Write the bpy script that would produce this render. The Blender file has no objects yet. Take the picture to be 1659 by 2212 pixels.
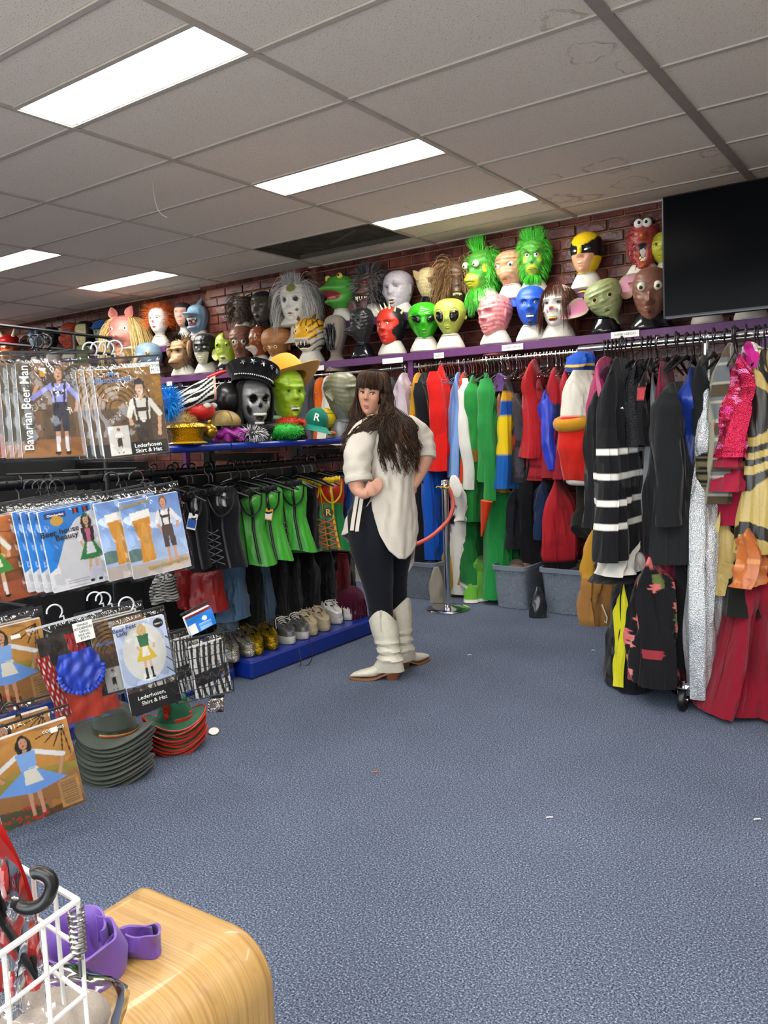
import bpy, math, random
import numpy as np
from mathutils import Vector, Matrix, Euler

SC = bpy.context.scene
COL = SC.collection
PI = math.pi
random.seed(7)

# ---------------------------------------------------------------- camera
EYE = np.array([0.0, 0.0, 1.30])
FPX, YAW, PITCH, ROLL = 1724.5, 0.62083, -0.103295, -0.034851
_f = np.array([-math.sin(YAW) * math.cos(PITCH), math.cos(YAW) * math.cos(PITCH), math.sin(PITCH)])
_r = np.array([math.cos(YAW), math.sin(YAW), 0.0])
_u = np.cross(_r, _f)
_r, _u = math.cos(ROLL) * _r + math.sin(ROLL) * _u, -math.sin(ROLL) * _r + math.cos(ROLL) * _u
cam_data = bpy.data.cameras.new('camera')
cam_data.sensor_fit = 'HORIZONTAL'
cam_data.sensor_width = 36.0
cam_data.lens = FPX / 1659.0 * 36.0
cam_data.clip_start = 0.05
cam = bpy.data.objects.new('camera', cam_data)
COL.objects.link(cam)
cam.matrix_world = Matrix(((_r[0], _u[0], -_f[0], EYE[0]), (_r[1], _u[1], -_f[1], EYE[1]), (_r[2], _u[2], -_f[2], EYE[2]), (0, 0, 0, 1)))
SC.camera = cam

# ---------------------------------------------------------------- light and exposure
SC.view_settings.view_transform = 'Standard'
SC.view_settings.look = 'None'
SC.view_settings.gamma = 1.0
SC.view_settings.use_curve_mapping = False
SC.view_settings.exposure = 0.82
LAMP_POWER = 17.0          # emission of every ceiling panel
world = bpy.data.worlds.new('world')
SC.world = world
world.use_nodes = True
world.node_tree.nodes['Background'].inputs[0].default_value = (0.9, 0.95, 1.0, 1)
world.node_tree.nodes['Background'].inputs[1].default_value = 4.5
try:
    SC.cycles.use_denoising = True
    SC.cycles.denoiser = 'OPENIMAGEDENOISE'
    SC.cycles.max_bounces = 8
    SC.cycles.transparent_max_bounces = 24
    SC.cycles.sample_clamp_indirect = 6.0
    SC.cycles.caustics_reflective = False
    SC.cycles.caustics_refractive = False
except Exception:
    pass

# ---------------------------------------------------------------- pixel helpers (reference frame 1659 x 2212): where a sight line meets a real plane
def ray(px, py):
    return _f + _r * (px - 829.5) / FPX - _u * (py - 1106.0) / FPX
def onx(px, py, X): d = ray(px, py); return EYE + d * (X / d[0])
def ony(px, py, Y): d = ray(px, py); return EYE + d * (Y / d[1])
def onz(px, py, Z=0.0): d = ray(px, py); return EYE + d * ((Z - EYE[2]) / d[2])
def ond(px, py, D): return EYE + ray(px, py) * D
def depth(P): return float((np.asarray(P, float) - EYE) @ _f)
def ppm(P): return FPX / depth(P)
def az_of(P):
    """heading (angle about z) that makes a thing whose front is local -Y look at the camera from P"""
    return math.atan2(P[1] - EYE[1], P[0] - EYE[0]) - PI / 2

# ---------------------------------------------------------------- colours and materials
def lin(c):
    if isinstance(c, str):
        c = c.lstrip('#'); c = [int(c[i:i + 2], 16) / 255 for i in (0, 2, 4)]
    return tuple((x / 12.92 if x <= 0.04045 else ((x + 0.055) / 1.055) ** 2.4) for x in c[:3])
_M = {}
def nd(nt, t, **kw):
    n = nt.nodes.new(t)
    for k, v in kw.items():
        if k.startswith('i_'):
            n.inputs[k[2:].replace('_', ' ')].default_value = v
        else:
            setattr(n, k, v)
    return n
def base_mat(name):
    m = bpy.data.materials.new(name); m.use_nodes = True
    nt = m.node_tree
    return m, nt, nt.nodes['Principled BSDF']
def bump(nt, b, scale, strength, detail=2.0, dist=0.002, kind='NOISE'):
    tc = nd(nt, 'ShaderNodeTexCoord')
    if kind == 'NOISE':
        t = nd(nt, 'ShaderNodeTexNoise'); t.inputs['Scale'].default_value = scale; t.inputs['Detail'].default_value = detail
        out = t.outputs['Fac']
    else:
        t = nd(nt, 'ShaderNodeTexVoronoi'); t.inputs['Scale'].default_value = scale; out = t.outputs['Distance']
    nt.links.new(tc.outputs['Object'], t.inputs['Vector'])
    bp = nd(nt, 'ShaderNodeBump'); bp.inputs['Strength'].default_value = strength; bp.inputs['Distance'].default_value = dist
    nt.links.new(out, bp.inputs['Height']); nt.links.new(bp.outputs['Normal'], b.inputs['Normal'])
    return t
def M(c=None, rough=0.6, metal=0.0, nz=0.0, sc=60.0, bs=0.0, sheen=0.0, coat=0.0, spec=0.5, alpha=1.0, trans=0.0, kind='NOISE', var=0.06, fold=0.0):
    """procedural material; c None reads the mesh's own colour attribute"""
    key = (c if not isinstance(c, list) else tuple(c), rough, metal, nz, sc, bs, sheen, coat, spec, alpha, trans, kind, var, fold)
    if key in _M: return _M[key]
    m, nt, b = base_mat('surface_%d' % len(_M))
    b.inputs['Roughness'].default_value = rough
    b.inputs['Metallic'].default_value = metal
    b.inputs['Sheen Weight'].default_value = sheen
    b.inputs['Coat Weight'].default_value = coat
    b.inputs['Coat Roughness'].default_value = 0.12
    b.inputs['Specular IOR Level'].default_value = spec
    b.inputs['Alpha'].default_value = alpha
    b.inputs['Transmission Weight'].default_value = trans
    if c is None:
        a = nd(nt, 'ShaderNodeAttribute'); a.attribute_name = 'Col'; src = a.outputs['Color']
    else:
        a = nd(nt, 'ShaderNodeRGB'); a.outputs[0].default_value = (*lin(c), 1); src = a.outputs[0]
    tc = nd(nt, 'ShaderNodeTexCoord')
    n = nd(nt, 'ShaderNodeTexNoise'); n.inputs['Scale'].default_value = sc; n.inputs['Detail'].default_value = 3.0
    nt.links.new(tc.outputs['Object'], n.inputs['Vector'])
    mr = nd(nt, 'ShaderNodeMapRange'); mr.inputs['From Min'].default_value = 0.3; mr.inputs['From Max'].default_value = 0.7
    mr.inputs['To Min'].default_value = 1 - max(nz, var); mr.inputs['To Max'].default_value = 1 + max(nz, var)
    nt.links.new(n.outputs['Fac'], mr.inputs['Value'])
    mx = nd(nt, 'ShaderNodeVectorMath', operation='SCALE')
    nt.links.new(src, mx.inputs[0]); nt.links.new(mr.outputs[0], mx.inputs['Scale'])
    nt.links.new(mx.outputs[0], b.inputs['Base Color'])
    if bs > 0: bump(nt, b, sc, bs, kind=kind)
    if fold > 0:                                    # soft hanging creases, long in z
        mp = nd(nt, 'ShaderNodeMapping'); mp.inputs['Scale'].default_value = (8, 8, 1.5); nt.links.new(tc.outputs['Object'], mp.inputs['Vector'])
        fn = nd(nt, 'ShaderNodeTexNoise'); fn.inputs['Scale'].default_value = 1.6; fn.inputs['Detail'].default_value = 1.6; fn.inputs['Distortion'].default_value = 0.7
        nt.links.new(mp.outputs[0], fn.inputs['Vector'])
        fb = nd(nt, 'ShaderNodeBump'); fb.inputs['Strength'].default_value = fold; fb.inputs['Distance'].default_value = 0.05; nt.links.new(fn.outputs['Fac'], fb.inputs['Height'])
        if b.inputs['Normal'].is_linked: nt.links.new(fb.outputs['Normal'], b.inputs['Normal'].links[0].from_node.inputs['Normal'])
        else: nt.links.new(fb.outputs['Normal'], b.inputs['Normal'])
    _M[key] = m
    return m
def cloth(c=None): return M(c, rough=0.92, sc=420, bs=0.25, sheen=0.12, spec=0.15, nz=0.10, fold=0.45)
def satin(c=None): return M(c, rough=0.34, sc=120, bs=0.05, sheen=0.1, spec=0.5, fold=0.45)
def latex(c=None): return M(c, rough=0.42, sc=70, bs=0.22, spec=0.5, nz=0.09)
def gloss(c=None): return M(c, rough=0.18, sc=30, spec=0.5, var=0.02)
def paint(c=None): return M(c, rough=0.45, sc=25, bs=0.06, nz=0.05)
def hairm(c=None): return M(c, rough=0.6, sc=200, nz=0.25, spec=0.2)
def chrome(): return M('#d8d8da', rough=0.12, metal=1.0, var=0.01)
def sequin(c=None): return M(c, rough=0.22, metal=0.75, sc=260, bs=0.9, kind='VORONOI', nz=0.45)
def emit_mat(power, c=(1, 0.97, 0.9)):
    m, nt, b = base_mat('lamp_diffuser')
    b.inputs['Emission Color'].default_value = (*c, 1); b.inputs['Emission Strength'].default_value = power
    b.inputs['Base Color'].default_value = (0.9, 0.9, 0.9, 1)
    return m
def film_mat():
    if 'film' in _M: return _M['film']
    m = bpy.data.materials.new('clear_film'); m.use_nodes = True
    nt = m.node_tree; nt.nodes.remove(nt.nodes['Principled BSDF'])
    out = nt.nodes['Material Output']
    tr = nd(nt, 'ShaderNodeBsdfTransparent'); tr.inputs[0].default_value = (0.93, 0.935, 0.94, 1)
    gl = nd(nt, 'ShaderNodeBsdfGlossy'); gl.inputs['Roughness'].default_value = 0.09
    tc = nd(nt, 'ShaderNodeTexCoord'); n = nd(nt, 'ShaderNodeTexNoise'); n.inputs['Scale'].default_value = 14; n.inputs['Detail'].default_value = 2; n.inputs['Distortion'].default_value = 1.2
    bp = nd(nt, 'ShaderNodeBump'); bp.inputs['Strength'].default_value = 0.12; bp.inputs['Distance'].default_value = 0.01
    nt.links.new(tc.outputs['Object'], n.inputs['Vector']); nt.links.new(n.outputs['Fac'], bp.inputs['Height']); nt.links.new(bp.outputs['Normal'], gl.inputs['Normal'])
    fr = nd(nt, 'ShaderNodeFresnel'); fr.inputs['IOR'].default_value = 1.38
    ad = nd(nt, 'ShaderNodeMath', operation='ADD'); ad.inputs[1].default_value = 0.035; ad.use_clamp = True
    nt.links.new(fr.outputs[0], ad.inputs[0])
    mx = nd(nt, 'ShaderNodeMixShader'); nt.links.new(ad.outputs[0], mx.inputs[0]); nt.links.new(tr.outputs[0], mx.inputs[1]); nt.links.new(gl.outputs[0], mx.inputs[2])
    nt.links.new(mx.outputs[0], out.inputs['Surface'])
    _M['film'] = m
    return m

# ---------------------------------------------------------------- mesh building
class MB:
    """collects shapes with a colour per vertex, then links them as ONE mesh object"""
    def __init__(s, col='#808080'):
        s.v = []; s.c = []; s.f = []; s.n = 0; s.col = lin(col)
    def color(s, c): s.col = lin(c); return s
    def raw(s, V, F, c=None):
        V = np.asarray(V, float).reshape(-1, 3)
        s.v.append(V)
        if c is None: c = np.tile(s.col, (len(V), 1))
        else:
            c = np.asarray(c, float)
            if c.ndim == 1: c = np.tile(c, (len(V), 1))
        s.c.append(c)
        o = s.n
        s.f += [tuple(i + o for i in q) for q in F]
        s.n += len(V)
        return s
    def grid(s, P, cu=False, cv=False, c=None, cap0=False, cap1=False):
        """P: (nu, nv, 3); cv closes around v"""
        P = np.asarray(P, float); nu, nv = P.shape[:2]
        F = []
        for i in range(nu if cu else nu - 1):
            a = i * nv; b = ((i + 1) % nu) * nv
            for j in range(nv if cv else nv - 1):
                k = (j + 1) % nv
                F.append((a + j, b + j, b + k, a + k))
        if cap0: F.append(tuple(range(nv)))
        if cap1: F.append(tuple(range((nu - 1) * nv, nu * nv))[::-1])
        if c is not None: c = np.asarray(c, float).reshape(-1, 3)
        return s.raw(P.reshape(-1, 3), F, c)
    def tube(s, pts, r, n=8, cap=True, flat=1.0, closed=False):
        pts = np.asarray(pts, float); m = len(pts)
        r = np.broadcast_to(np.asarray(r, float), (m,))
        T = np.gradient(pts, axis=0) if not closed else np.roll(pts, -1, 0) - np.roll(pts, 1, 0)
        T /= np.linalg.norm(T, axis=1, keepdims=True) + 1e-9
        up = np.array([0, 0, 1.0])
        if abs(T[0] @ up) > 0.9: up = np.array([1.0, 0, 0])
        N = np.cross(T[0], up); N /= np.linalg.norm(N)
        th = np.arange(n) / n * 2 * PI
        G = np.empty((m, n, 3))
        for i in range(m):
            N = N - T[i] * (N @ T[i]); N /= np.linalg.norm(N) + 1e-9
            B = np.cross(T[i], N)
            G[i] = pts[i] + r[i] * (np.outer(np.cos(th), N) + flat * np.outer(np.sin(th), B))
        return s.grid(G, cu=closed, cv=True, cap0=cap and not closed, cap1=cap and not closed)
    def bar(s, a, b, r, n=8): return s.tube([a, b], r, n)
    def box(s, c, d, rot=None, bev=0.0):
        c = np.asarray(c, float); h = np.asarray(d, float) / 2
        if bev <= 0:
            V = np.array([[x, y, z] for x in (-1, 1) for y in (-1, 1) for z in (-1, 1)]) * h
            F = [(0, 1, 3, 2), (4, 6, 7, 5), (0, 4, 5, 1), (2, 3, 7, 6), (0, 2, 6, 4), (1, 5, 7, 3)]
        else:
            b = min(bev, h.min() * 0.9)
            V = []; idx = {}
            for x in (-1, 1):
                for y in (-1, 1):
                    for z in (-1, 1):
                        for ax in range(3):
                            p = np.array([x, y, z]) * h; q = p.copy()
                            for k in range(3):
                                if k != ax: q[k] -= b * np.sign(q[k])
                            idx[(x, y, z, ax)] = len(V); V.append(q)
            V = np.array(V); F = []
            sg = (-1, 1)
            for ax in range(3):
                o = [k for k in range(3) if k != ax]
                for e in sg:
                    q = []
                    for a, b_ in ((-1, -1), (1, -1), (1, 1), (-1, 1)):
                        t = [0, 0, 0]; t[ax] = e; t[o[0]] = a; t[o[1]] = b_
                        q.append(idx[(*t, ax)])
                    F.append(tuple(q))
                for a in sg:
                    for b_ in sg:
                        q = []
                        t = [0, 0, 0]; t[o[0]] = a; t[o[1]] = b_
                        t[ax] = -1; q.append(idx[(*t, o[0])]); q.append(idx[(*t, o[1])])
                        t[ax] = 1; q.append(idx[(*t, o[1])]); q.append(idx[(*t, o[0])])
                        F.append(tuple(q))
            for x in sg:
                for y in sg:
                    for z in sg: F.append(tuple(idx[(x, y, z, a)] for a in range(3)))
        if rot is not None:
            V = V @ np.array(Euler(rot).to_matrix()).T if len(np.shape(rot)) == 1 else V @ np.asarray(rot).T
        return s.raw(V + c, F)
    def ell(s, c, r, nu=10, nv=14, rot=None, zmin=-1.0):
        r = np.broadcast_to(np.asarray(r, float), (3,))
        el = np.linspace(PI / 2, math.asin(zmin), nu); az = np.arange(nv) / nv * 2 * PI
        E, A = np.meshgrid(el, az, indexing='ij')
        P = np.stack([np.cos(E) * np.cos(A) * r[0], np.cos(E) * np.sin(A) * r[1], np.sin(E) * r[2]], -1)
        if rot is not None: P = P @ np.array(Euler(rot).to_matrix() if len(np.shape(rot)) == 1 else rot).T
        return s.grid(P + np.asarray(c, float), cv=True, cap1=zmin > -1)
    def cone(s, a, b, r0, r1=0.0005, n=7, bend=None):
        a = np.asarray(a, float); b = np.asarray(b, float)
        if bend is None: return s.tube([a, b], [r0, r1], n)
        t = np.linspace(0, 1, 6)[:, None]
        P = a + (b - a) * t + np.asarray(bend) * np.sin(t * PI)
        return s.tube(P, r0 + (r1 - r0) * t[:, 0], n)
    def lathe(s, prof, n=24, sx=1.0, sy=1.0, c=(0, 0, 0), cap=True):
        th = np.arange(n) / n * 2 * PI
        P = np.array([[[r * math.cos(t) * sx + c[0], r * math.sin(t) * sy + c[1], z + c[2]] for t in th] for r, z in prof])
        return s.grid(P, cv=True, cap0=cap, cap1=cap)
    def build(s, name, mat, parent=None, smooth=True, stuff=False, label=None):
        me = bpy.data.meshes.new(name)
        V = np.concatenate(s.v); C = np.concatenate(s.c)
        me.from_pydata(V.tolist(), [], s.f)
        at = me.color_attributes.new('Col', 'FLOAT_COLOR', 'POINT')
        buf = np.ones((len(V), 4), np.float32); buf[:, :3] = C
        at.data.foreach_set('color', buf.ravel())
        if smooth:
            me.polygons.foreach_set('use_smooth', [True] * len(me.polygons))
            try: me.set_sharp_from_angle(angle=math.radians(48))
            except Exception: pass
        me.materials.append(mat)
        me.update()
        o = bpy.data.objects.new(name, me); COL.objects.link(o)
        if parent is not None: o.parent = parent
        if stuff: o['kind'] = 'stuff'
        if label: o['label'] = label
        return o

def tag(o, label, cat, group=None):
    o['label'] = label; o['category'] = cat
    if group: o['group'] = group
    return o
def thing(name, label, cat, loc=(0, 0, 0), rz=0.0, group=None, rot=None):
    o = bpy.data.objects.new(name, None); COL.objects.link(o)
    o.empty_display_size = 0.05
    o.location = [float(x) for x in loc]
    o.rotation_euler = rot if rot is not None else (0, 0, rz)
    return tag(o, label, cat, group)
def struct(o): o['kind'] = 'structure'; return o
def copy_tree(o, parent=None):
    c = o.copy(); COL.objects.link(c)
    if parent is not None: c.parent = parent
    for ch in list(o.children): copy_tree(ch, c)
    return c
def inst(src, parent, loc, rz=0.0, scale=None, rot=None):
    c = src.copy(); COL.objects.link(c); c.parent = parent; c.location = loc
    c.rotation_euler = rot if rot is not None else (0, 0, rz)
    if scale is not None: c.scale = scale
    return c
def text(body, size, mat, parent, loc, rot=(PI / 2, 0, 0), name='lettering', align='CENTER', ext=0.0004, shear=0.0, bold=0.0, sx=1.0):
    cu = bpy.data.curves.new(name, 'FONT'); cu.body = body; cu.size = size; cu.align_x = align; cu.align_y = 'CENTER'
    cu.extrude = ext; cu.shear = shear; cu.offset = bold; cu.resolution_u = 3
    cu.materials.append(mat)
    t = bpy.data.objects.new(name, cu); COL.objects.link(t)
    me = bpy.data.meshes.new_from_object(t.evaluated_get(bpy.context.evaluated_depsgraph_get()))
    COL.objects.unlink(t); bpy.data.objects.remove(t); bpy.data.curves.remove(cu)
    o = bpy.data.objects.new(name, me); COL.objects.link(o); o.parent = parent; o.location = loc; o.rotation_euler = rot
    o.scale = (sx, 1, 1)
    return o
def sstep(a, b, x):
    t = np.clip((np.asarray(x, float) - a) / (b - a), 0, 1); return t * t * (3 - 2 * t)
# ================================================================ ROOM SHELL
CEIL = 2.792
GX, GY = -3.491, 2.430            # ceiling grid origin: 1.2 m along x, 0.6 m along y
def carpet_mat():
    m, nt, b = base_mat('carpet_pile')
    b.inputs['Roughness'].default_value = 0.95; b.inputs['Specular IOR Level'].default_value = 0.1
    tc = nd(nt, 'ShaderNodeTexCoord')
    n1 = nd(nt, 'ShaderNodeTexNoise'); n1.inputs['Scale'].default_value = 190; n1.inputs['Detail'].default_value = 3.0; n1.inputs['Roughness'].default_value = 0.7
    n2 = nd(nt, 'ShaderNodeTexNoise'); n2.inputs['Scale'].default_value = 1.6; n2.inputs['Detail'].default_value = 4
    nt.links.new(tc.outputs['Object'], n1.inputs['Vector']); nt.links.new(tc.outputs['Object'], n2.inputs['Vector'])
    r = nd(nt, 'ShaderNodeValToRGB'); e = r.color_ramp.elements
    e[0].position = 0.36; e[0].color = (*lin('#222836'), 1); e[1].position = 0.66; e[1].color = (*lin('#a0a7b6'), 1)
    k = e.new(0.46); k.color = (*lin('#4c5567'), 1)
    k = e.new(0.56); k.color = (*lin('#5f687c'), 1)
    nt.links.new(n1.outputs['Fac'], r.inputs[0])
    mr = nd(nt, 'ShaderNodeMapRange'); mr.inputs['To Min'].default_value = 0.86; mr.inputs['To Max'].default_value = 1.1
    mr.inputs['From Min'].default_value = 0.3; mr.inputs['From Max'].default_value = 0.7
    nt.links.new(n2.outputs['Fac'], mr.inputs[0])
    mx = nd(nt, 'ShaderNodeVectorMath', operation='SCALE'); nt.links.new(r.outputs[0], mx.inputs[0]); nt.links.new(mr.outputs[0], mx.inputs['Scale'])
    nt.links.new(mx.outputs[0], b.inputs['Base Color'])
    bp = nd(nt, 'ShaderNodeBump'); bp.inputs['Strength'].default_value = 0.7; bp.inputs['Distance'].default_value = 0.004
    nt.links.new(n1.outputs['Fac'], bp.inputs['Height']); nt.links.new(bp.outputs['Normal'], b.inputs['Normal'])
    return m
def tile_mat():
    m, nt, b = base_mat('mineral_tile')
    b.inputs['Roughness'].default_value = 0.95; b.inputs['Specular IOR Level'].default_value = 0.1
    tc = nd(nt, 'ShaderNodeTexCoord'); n = nd(nt, 'ShaderNodeTexNoise'); n.inputs['Scale'].default_value = 150; n.inputs['Detail'].default_value = 2
    ge = nd(nt, 'ShaderNodeNewGeometry')
    nt.links.new(ge.outputs['Position'], n.inputs['Vector'])
    r = nd(nt, 'ShaderNodeValToRGB'); e = r.color_ramp.elements
    e[0].position = 0.30; e[0].color = (*lin('#b8aa9c'), 1); e[1].position = 0.40; e[1].color = (*lin('#e8dac9'), 1)
    nt.links.new(n.outputs['Fac'], r.inputs[0]); nt.links.new(r.outputs[0], b.inputs['Base Color'])
    bp = nd(nt, 'ShaderNodeBump'); bp.inputs['Strength'].default_value = 0.35; bp.inputs['Distance'].default_value = 0.003
    nt.links.new(n.outputs['Fac'], bp.inputs['Height']); nt.links.new(bp.outputs['Normal'], b.inputs['Normal'])
    return m
fl = MB(); fl.box((-4.6, 2.2, -0.05), (13.4, 7.6, 0.1))
struct(fl.build('floor', carpet_mat(), smooth=False))
wm = M('#b9b2a8', rough=0.9, sc=8)
for nm, c, d in (('wall_right', (2.05, 2.2, 1.45), (0.1, 7.6, 2.9)), ('wall_left', (-11.25, 2.2, 1.45), (0.1, 7.6, 2.9))):
    w = MB(); w.box(c, d); struct(w.build(nm, wm, smooth=False))

w = MB()
for c, d in (((-7.85, -1.55, 1.45), (6.7, 0.1, 2.9)), ((1.7, -1.55, 1.45), (.6, 0.1, 2.9)), ((-1.55, -1.55, .2), (5.9, 0.1, .4)), ((-1.55, -1.55, 2.65), (5.9, 0.1, .5))): w.box(c, d)
struct(w.build('wall_front', wm, smooth=False))
w = MB()
for x in (-4.48, -2.5, -.6, 1.38): w.box((x, -1.55, 1.4), (.05, .06, 2.0))
for z in (.42, 2.38): w.box((-1.55, -1.55, z), (5.9, .06, .05))
win = struct(w.build('added_window_1', M('#2a2c30', rough=.4), smooth=False))  # unseen glazed opening, added so daylight lifts the ceiling and upright faces
w = MB(); w.box((-1.55, -1.56, 1.4), (5.86, .006, 1.95)); w.build('pane', film_mat(), win, smooth=False)
# ceiling: hanging grid, one object per tile
ce = MB(); ce.box((-4.6, 2.2, 3.05), (13.4, 7.6, 0.06))
ceiling = struct(ce.build('ceiling', M('#3a352f', rough=0.95), smooth=False))
TM = tile_mat()
tb = MB(); tb.box((0, 0, 0), (1.176, 0.576, 0.014), bev=0.004); tile0 = tb.build('ceiling_tile', TM, ceiling, smooth=False)
hb = MB(); hb.box((0, 0, 0), (1.176, 0.276, 0.014), bev=0.004); half0 = hb.build('ceiling_tile', TM, ceiling, smooth=False)
lights_at = {}
LAMPS = [(0, -1, 1), (0, 2, 0), (0, 4, 0), (-3, 4, 0), (-3, 2, 0), (-3, 0, 0), (-3, -2, 0), (0, -3, 0), (3, -1, 0), (3, 2, 0), (3, -4, 0), (0, -5, 0), (-5, 2, 0), (-6, 4, 0), (-6, 1, 0), (2, -2, 0), (2, -5, 0), (3, -6, 0)]  # last three are unseen extras, added to brighten upright faces
for i, j, k in LAMPS: lights_at[(i, j)] = k
VENT = (-1, 4)
STAINED = []
first = [True, True]
for i in range(-6, 5):
    for j in range(-6, 6):
        cx, cy = GX + 1.2 * i + 0.6, GY + 0.6 * j + 0.3
        if cy < -1.45 or (i, j) == VENT: continue
        yy = 0.6 if j < 5 else 0.6
        if (i, j) in lights_at:
            k = lights_at[(i, j)]
            loc = (cx, cy + (0.15 if k == 0 else -0.15), CEIL + 0.007)
            if first[1]: half0.location = loc; first[1] = False
            else: inst(half0, ceiling, loc)
            continue
        loc = (cx, cy, CEIL + 0.007)
        if first[0]: tile0.location = loc; first[0] = False
        else: inst(tile0, ceiling, loc)
tee = M('#b9aea1', rough=0.5, sc=12)
teeb = M('#978d83', rough=0.5, sc=12)
mt = MB(); mt.box((0, 2.15, 0), (0.026, 7.4, 0.012)); main0 = mt.build('main_tee', tee, ceiling, smooth=False)
main0.location = (GX - 6 * 1.2, 0, CEIL - 0.003)
for i in range(-5, 5):
    o = inst(main0, ceiling, (GX + 1.2 * i, 0, CEIL - 0.003), scale=(1.9 if i == 2 else 1.0, 1, 1))
    if i == 2: o.material_slots[0].link = 'OBJECT'; o.material_slots[0].material = teeb
ct = MB(); ct.box((0, 0, 0), (1.174, 0.024, 0.010)); cross0 = ct.build('cross_tee', tee, ceiling, smooth=False)
firstc = True
for i in range(-6, 5):
    for j in range(-6, 6):
        ys = [GY + 0.6 * j]
        if (i, j) in lights_at: ys.append(GY + 0.6 * j + 0.3)
        for y in ys:
            if y < -1.45: continue
            loc = (GX + 1.2 * i + 0.6, y, CEIL - 0.002)
            if firstc: cross0.location = loc; firstc = False
            else: inst(cross0, ceiling, loc)
ledge = MB(); ledge.box((-4.6, 5.735, CEIL - 0.004), (13.0, 0.02, 0.012)); ledge.build('wall_angle', tee, ceiling, smooth=False)
# dark return-air opening with its sagging filter
v = thing('return_air_vent', 'dark open return air panel let into the ceiling grid near the brick wall', 'vent', (GX - 0.6, GY + 2.7, CEIL))
vb = MB(); vb.box((0, 0, 0.035), (1.17, 0.57, 0.006)); vb.build('filter', M('#3d372e', rough=0.9, sc=9, nz=0.5), v, smooth=False)
vb = MB()
for s in (-1, 1):
    vb.box((0, s * 0.282, 0.02), (1.17, 0.012, 0.05)); vb.box((s * 0.582, 0, 0.02), (0.012, 0.57, 0.05))
vb.build('frame', M('#4a443b', rough=0.6), v, smooth=False)
vb = MB(); vb.box((0.1, 0.02, 0.028), (0.5, 0.03, 0.004), rot=(0, 0, -0.5)); vb.build('tape', M('#5a5346', rough=0.8), v, smooth=False)
# water stains: thin discoloured rings in the tiles' paint
stain_m, snt, sb = base_mat('water_stain')
sb.inputs['Base Color'].default_value = (*lin('#8a7444'), 1); sb.inputs['Roughness'].default_value = 0.95
tcs = nd(snt, 'ShaderNodeTexCoord'); ns = nd(snt, 'ShaderNodeTexNoise'); ns.inputs['Scale'].default_value = 18; ns.inputs['Detail'].default_value = 4
snt.links.new(tcs.outputs['Object'], ns.inputs['Vector'])
mrs = nd(snt, 'ShaderNodeMapRange'); mrs.inputs['From Min'].default_value = 0.35; mrs.inputs['From Max'].default_value = 0.75; mrs.inputs['To Max'].default_value = 0.38
snt.links.new(ns.outputs['Fac'], mrs.inputs[0]); snt.links.new(mrs.outputs[0], sb.inputs['Alpha'])
for k, (px, py, r, th) in enumerate([(1213, 43, .085, .3), (1273, 112, .10, .16), (1368, 140, .075, .12), (1180, 388, .10, .12), (1312, 359, .14, .2), (1367, 394, .12, .14), (1212, 430, .13, .5), (1272, 426, .09, .45), (1536, 331, .07, .3), (912, 447, .1, .1), (1560, 366, .07, .4), (1635, 368, .06, .5), (330, 640, .2, .12), (400, 620, .15, .12)]):
    p = onz(px, py, CEIL)
    sm = MB(); n = 40; t = np.arange(n) / n * 2 * PI
    rr = r * (1 + 0.13 * np.sin(3 * t + k) + 0.08 * np.sin(7 * t + 2 * k))
    g = np.stack([np.stack([q * rr * np.cos(t), q * rr * np.sin(t), np.full(n, 0.0)], -1) for q in (1.0, 1 - th)])
    sm.grid(g, cv=True)
    o = sm.build('water_stain', stain_m, ceiling); o.location = (p[0], p[1], CEIL - 0.0012)
# ceiling lamps
DIFF = emit_mat(LAMP_POWER)
fm = M('#e8e6e2', rough=0.4)
lab = ['bright panel lamp overhead at the near end, largest of the lit panels', 'lit panel lamp above the person, second from the camera in its line', 'lit panel lamp nearest the brick wall, beside the dark vent',
       'small lit panel lamp far down the room above the pig mask', 'lit panel lamp cut by the picture edge beyond the packaged costumes'] + ['unseen panel lamp in the ceiling outside the picture'] * 20
for n, (i, j, k) in enumerate(LAMPS):
    y = GY + 0.6 * j + (0.15 if k == 0 else 0.45)
    L = thing('panel_lamp', lab[n], 'ceiling light', (GX + 1.2 * i + 0.6, y, CEIL), group='ceiling panel lamps')
    b = MB(); b.box((0, 0, 0.002), (1.16, 0.262, 0.006)); b.build('diffuser', DIFF, L, smooth=False)
    b = MB()
    for s in (-1, 1):
        b.box((0, s * 0.136, 0.004), (1.185, 0.012, 0.012)); b.box((s * 0.586, 0, 0.004), (0.012, 0.262, 0.012))
    b.build('frame', fm, L, smooth=False)
# a cobweb thread of tape hanging from the ceiling
p = onz(330, 395, CEIL); q = ond(362, 470, depth(p) - 0.05)
b = MB(); t = np.linspace(0, 1, 10)[:, None]; b.tube(p + (q - p) * t + np.array([-0.03, 0, -0.04]) * np.sin(t * PI), 0.0016, 5)
tag(b.build('hanging_thread', M('#cfc6ba', rough=0.5)), 'pale thread dangling from a ceiling tile joint', 'thread')

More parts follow.
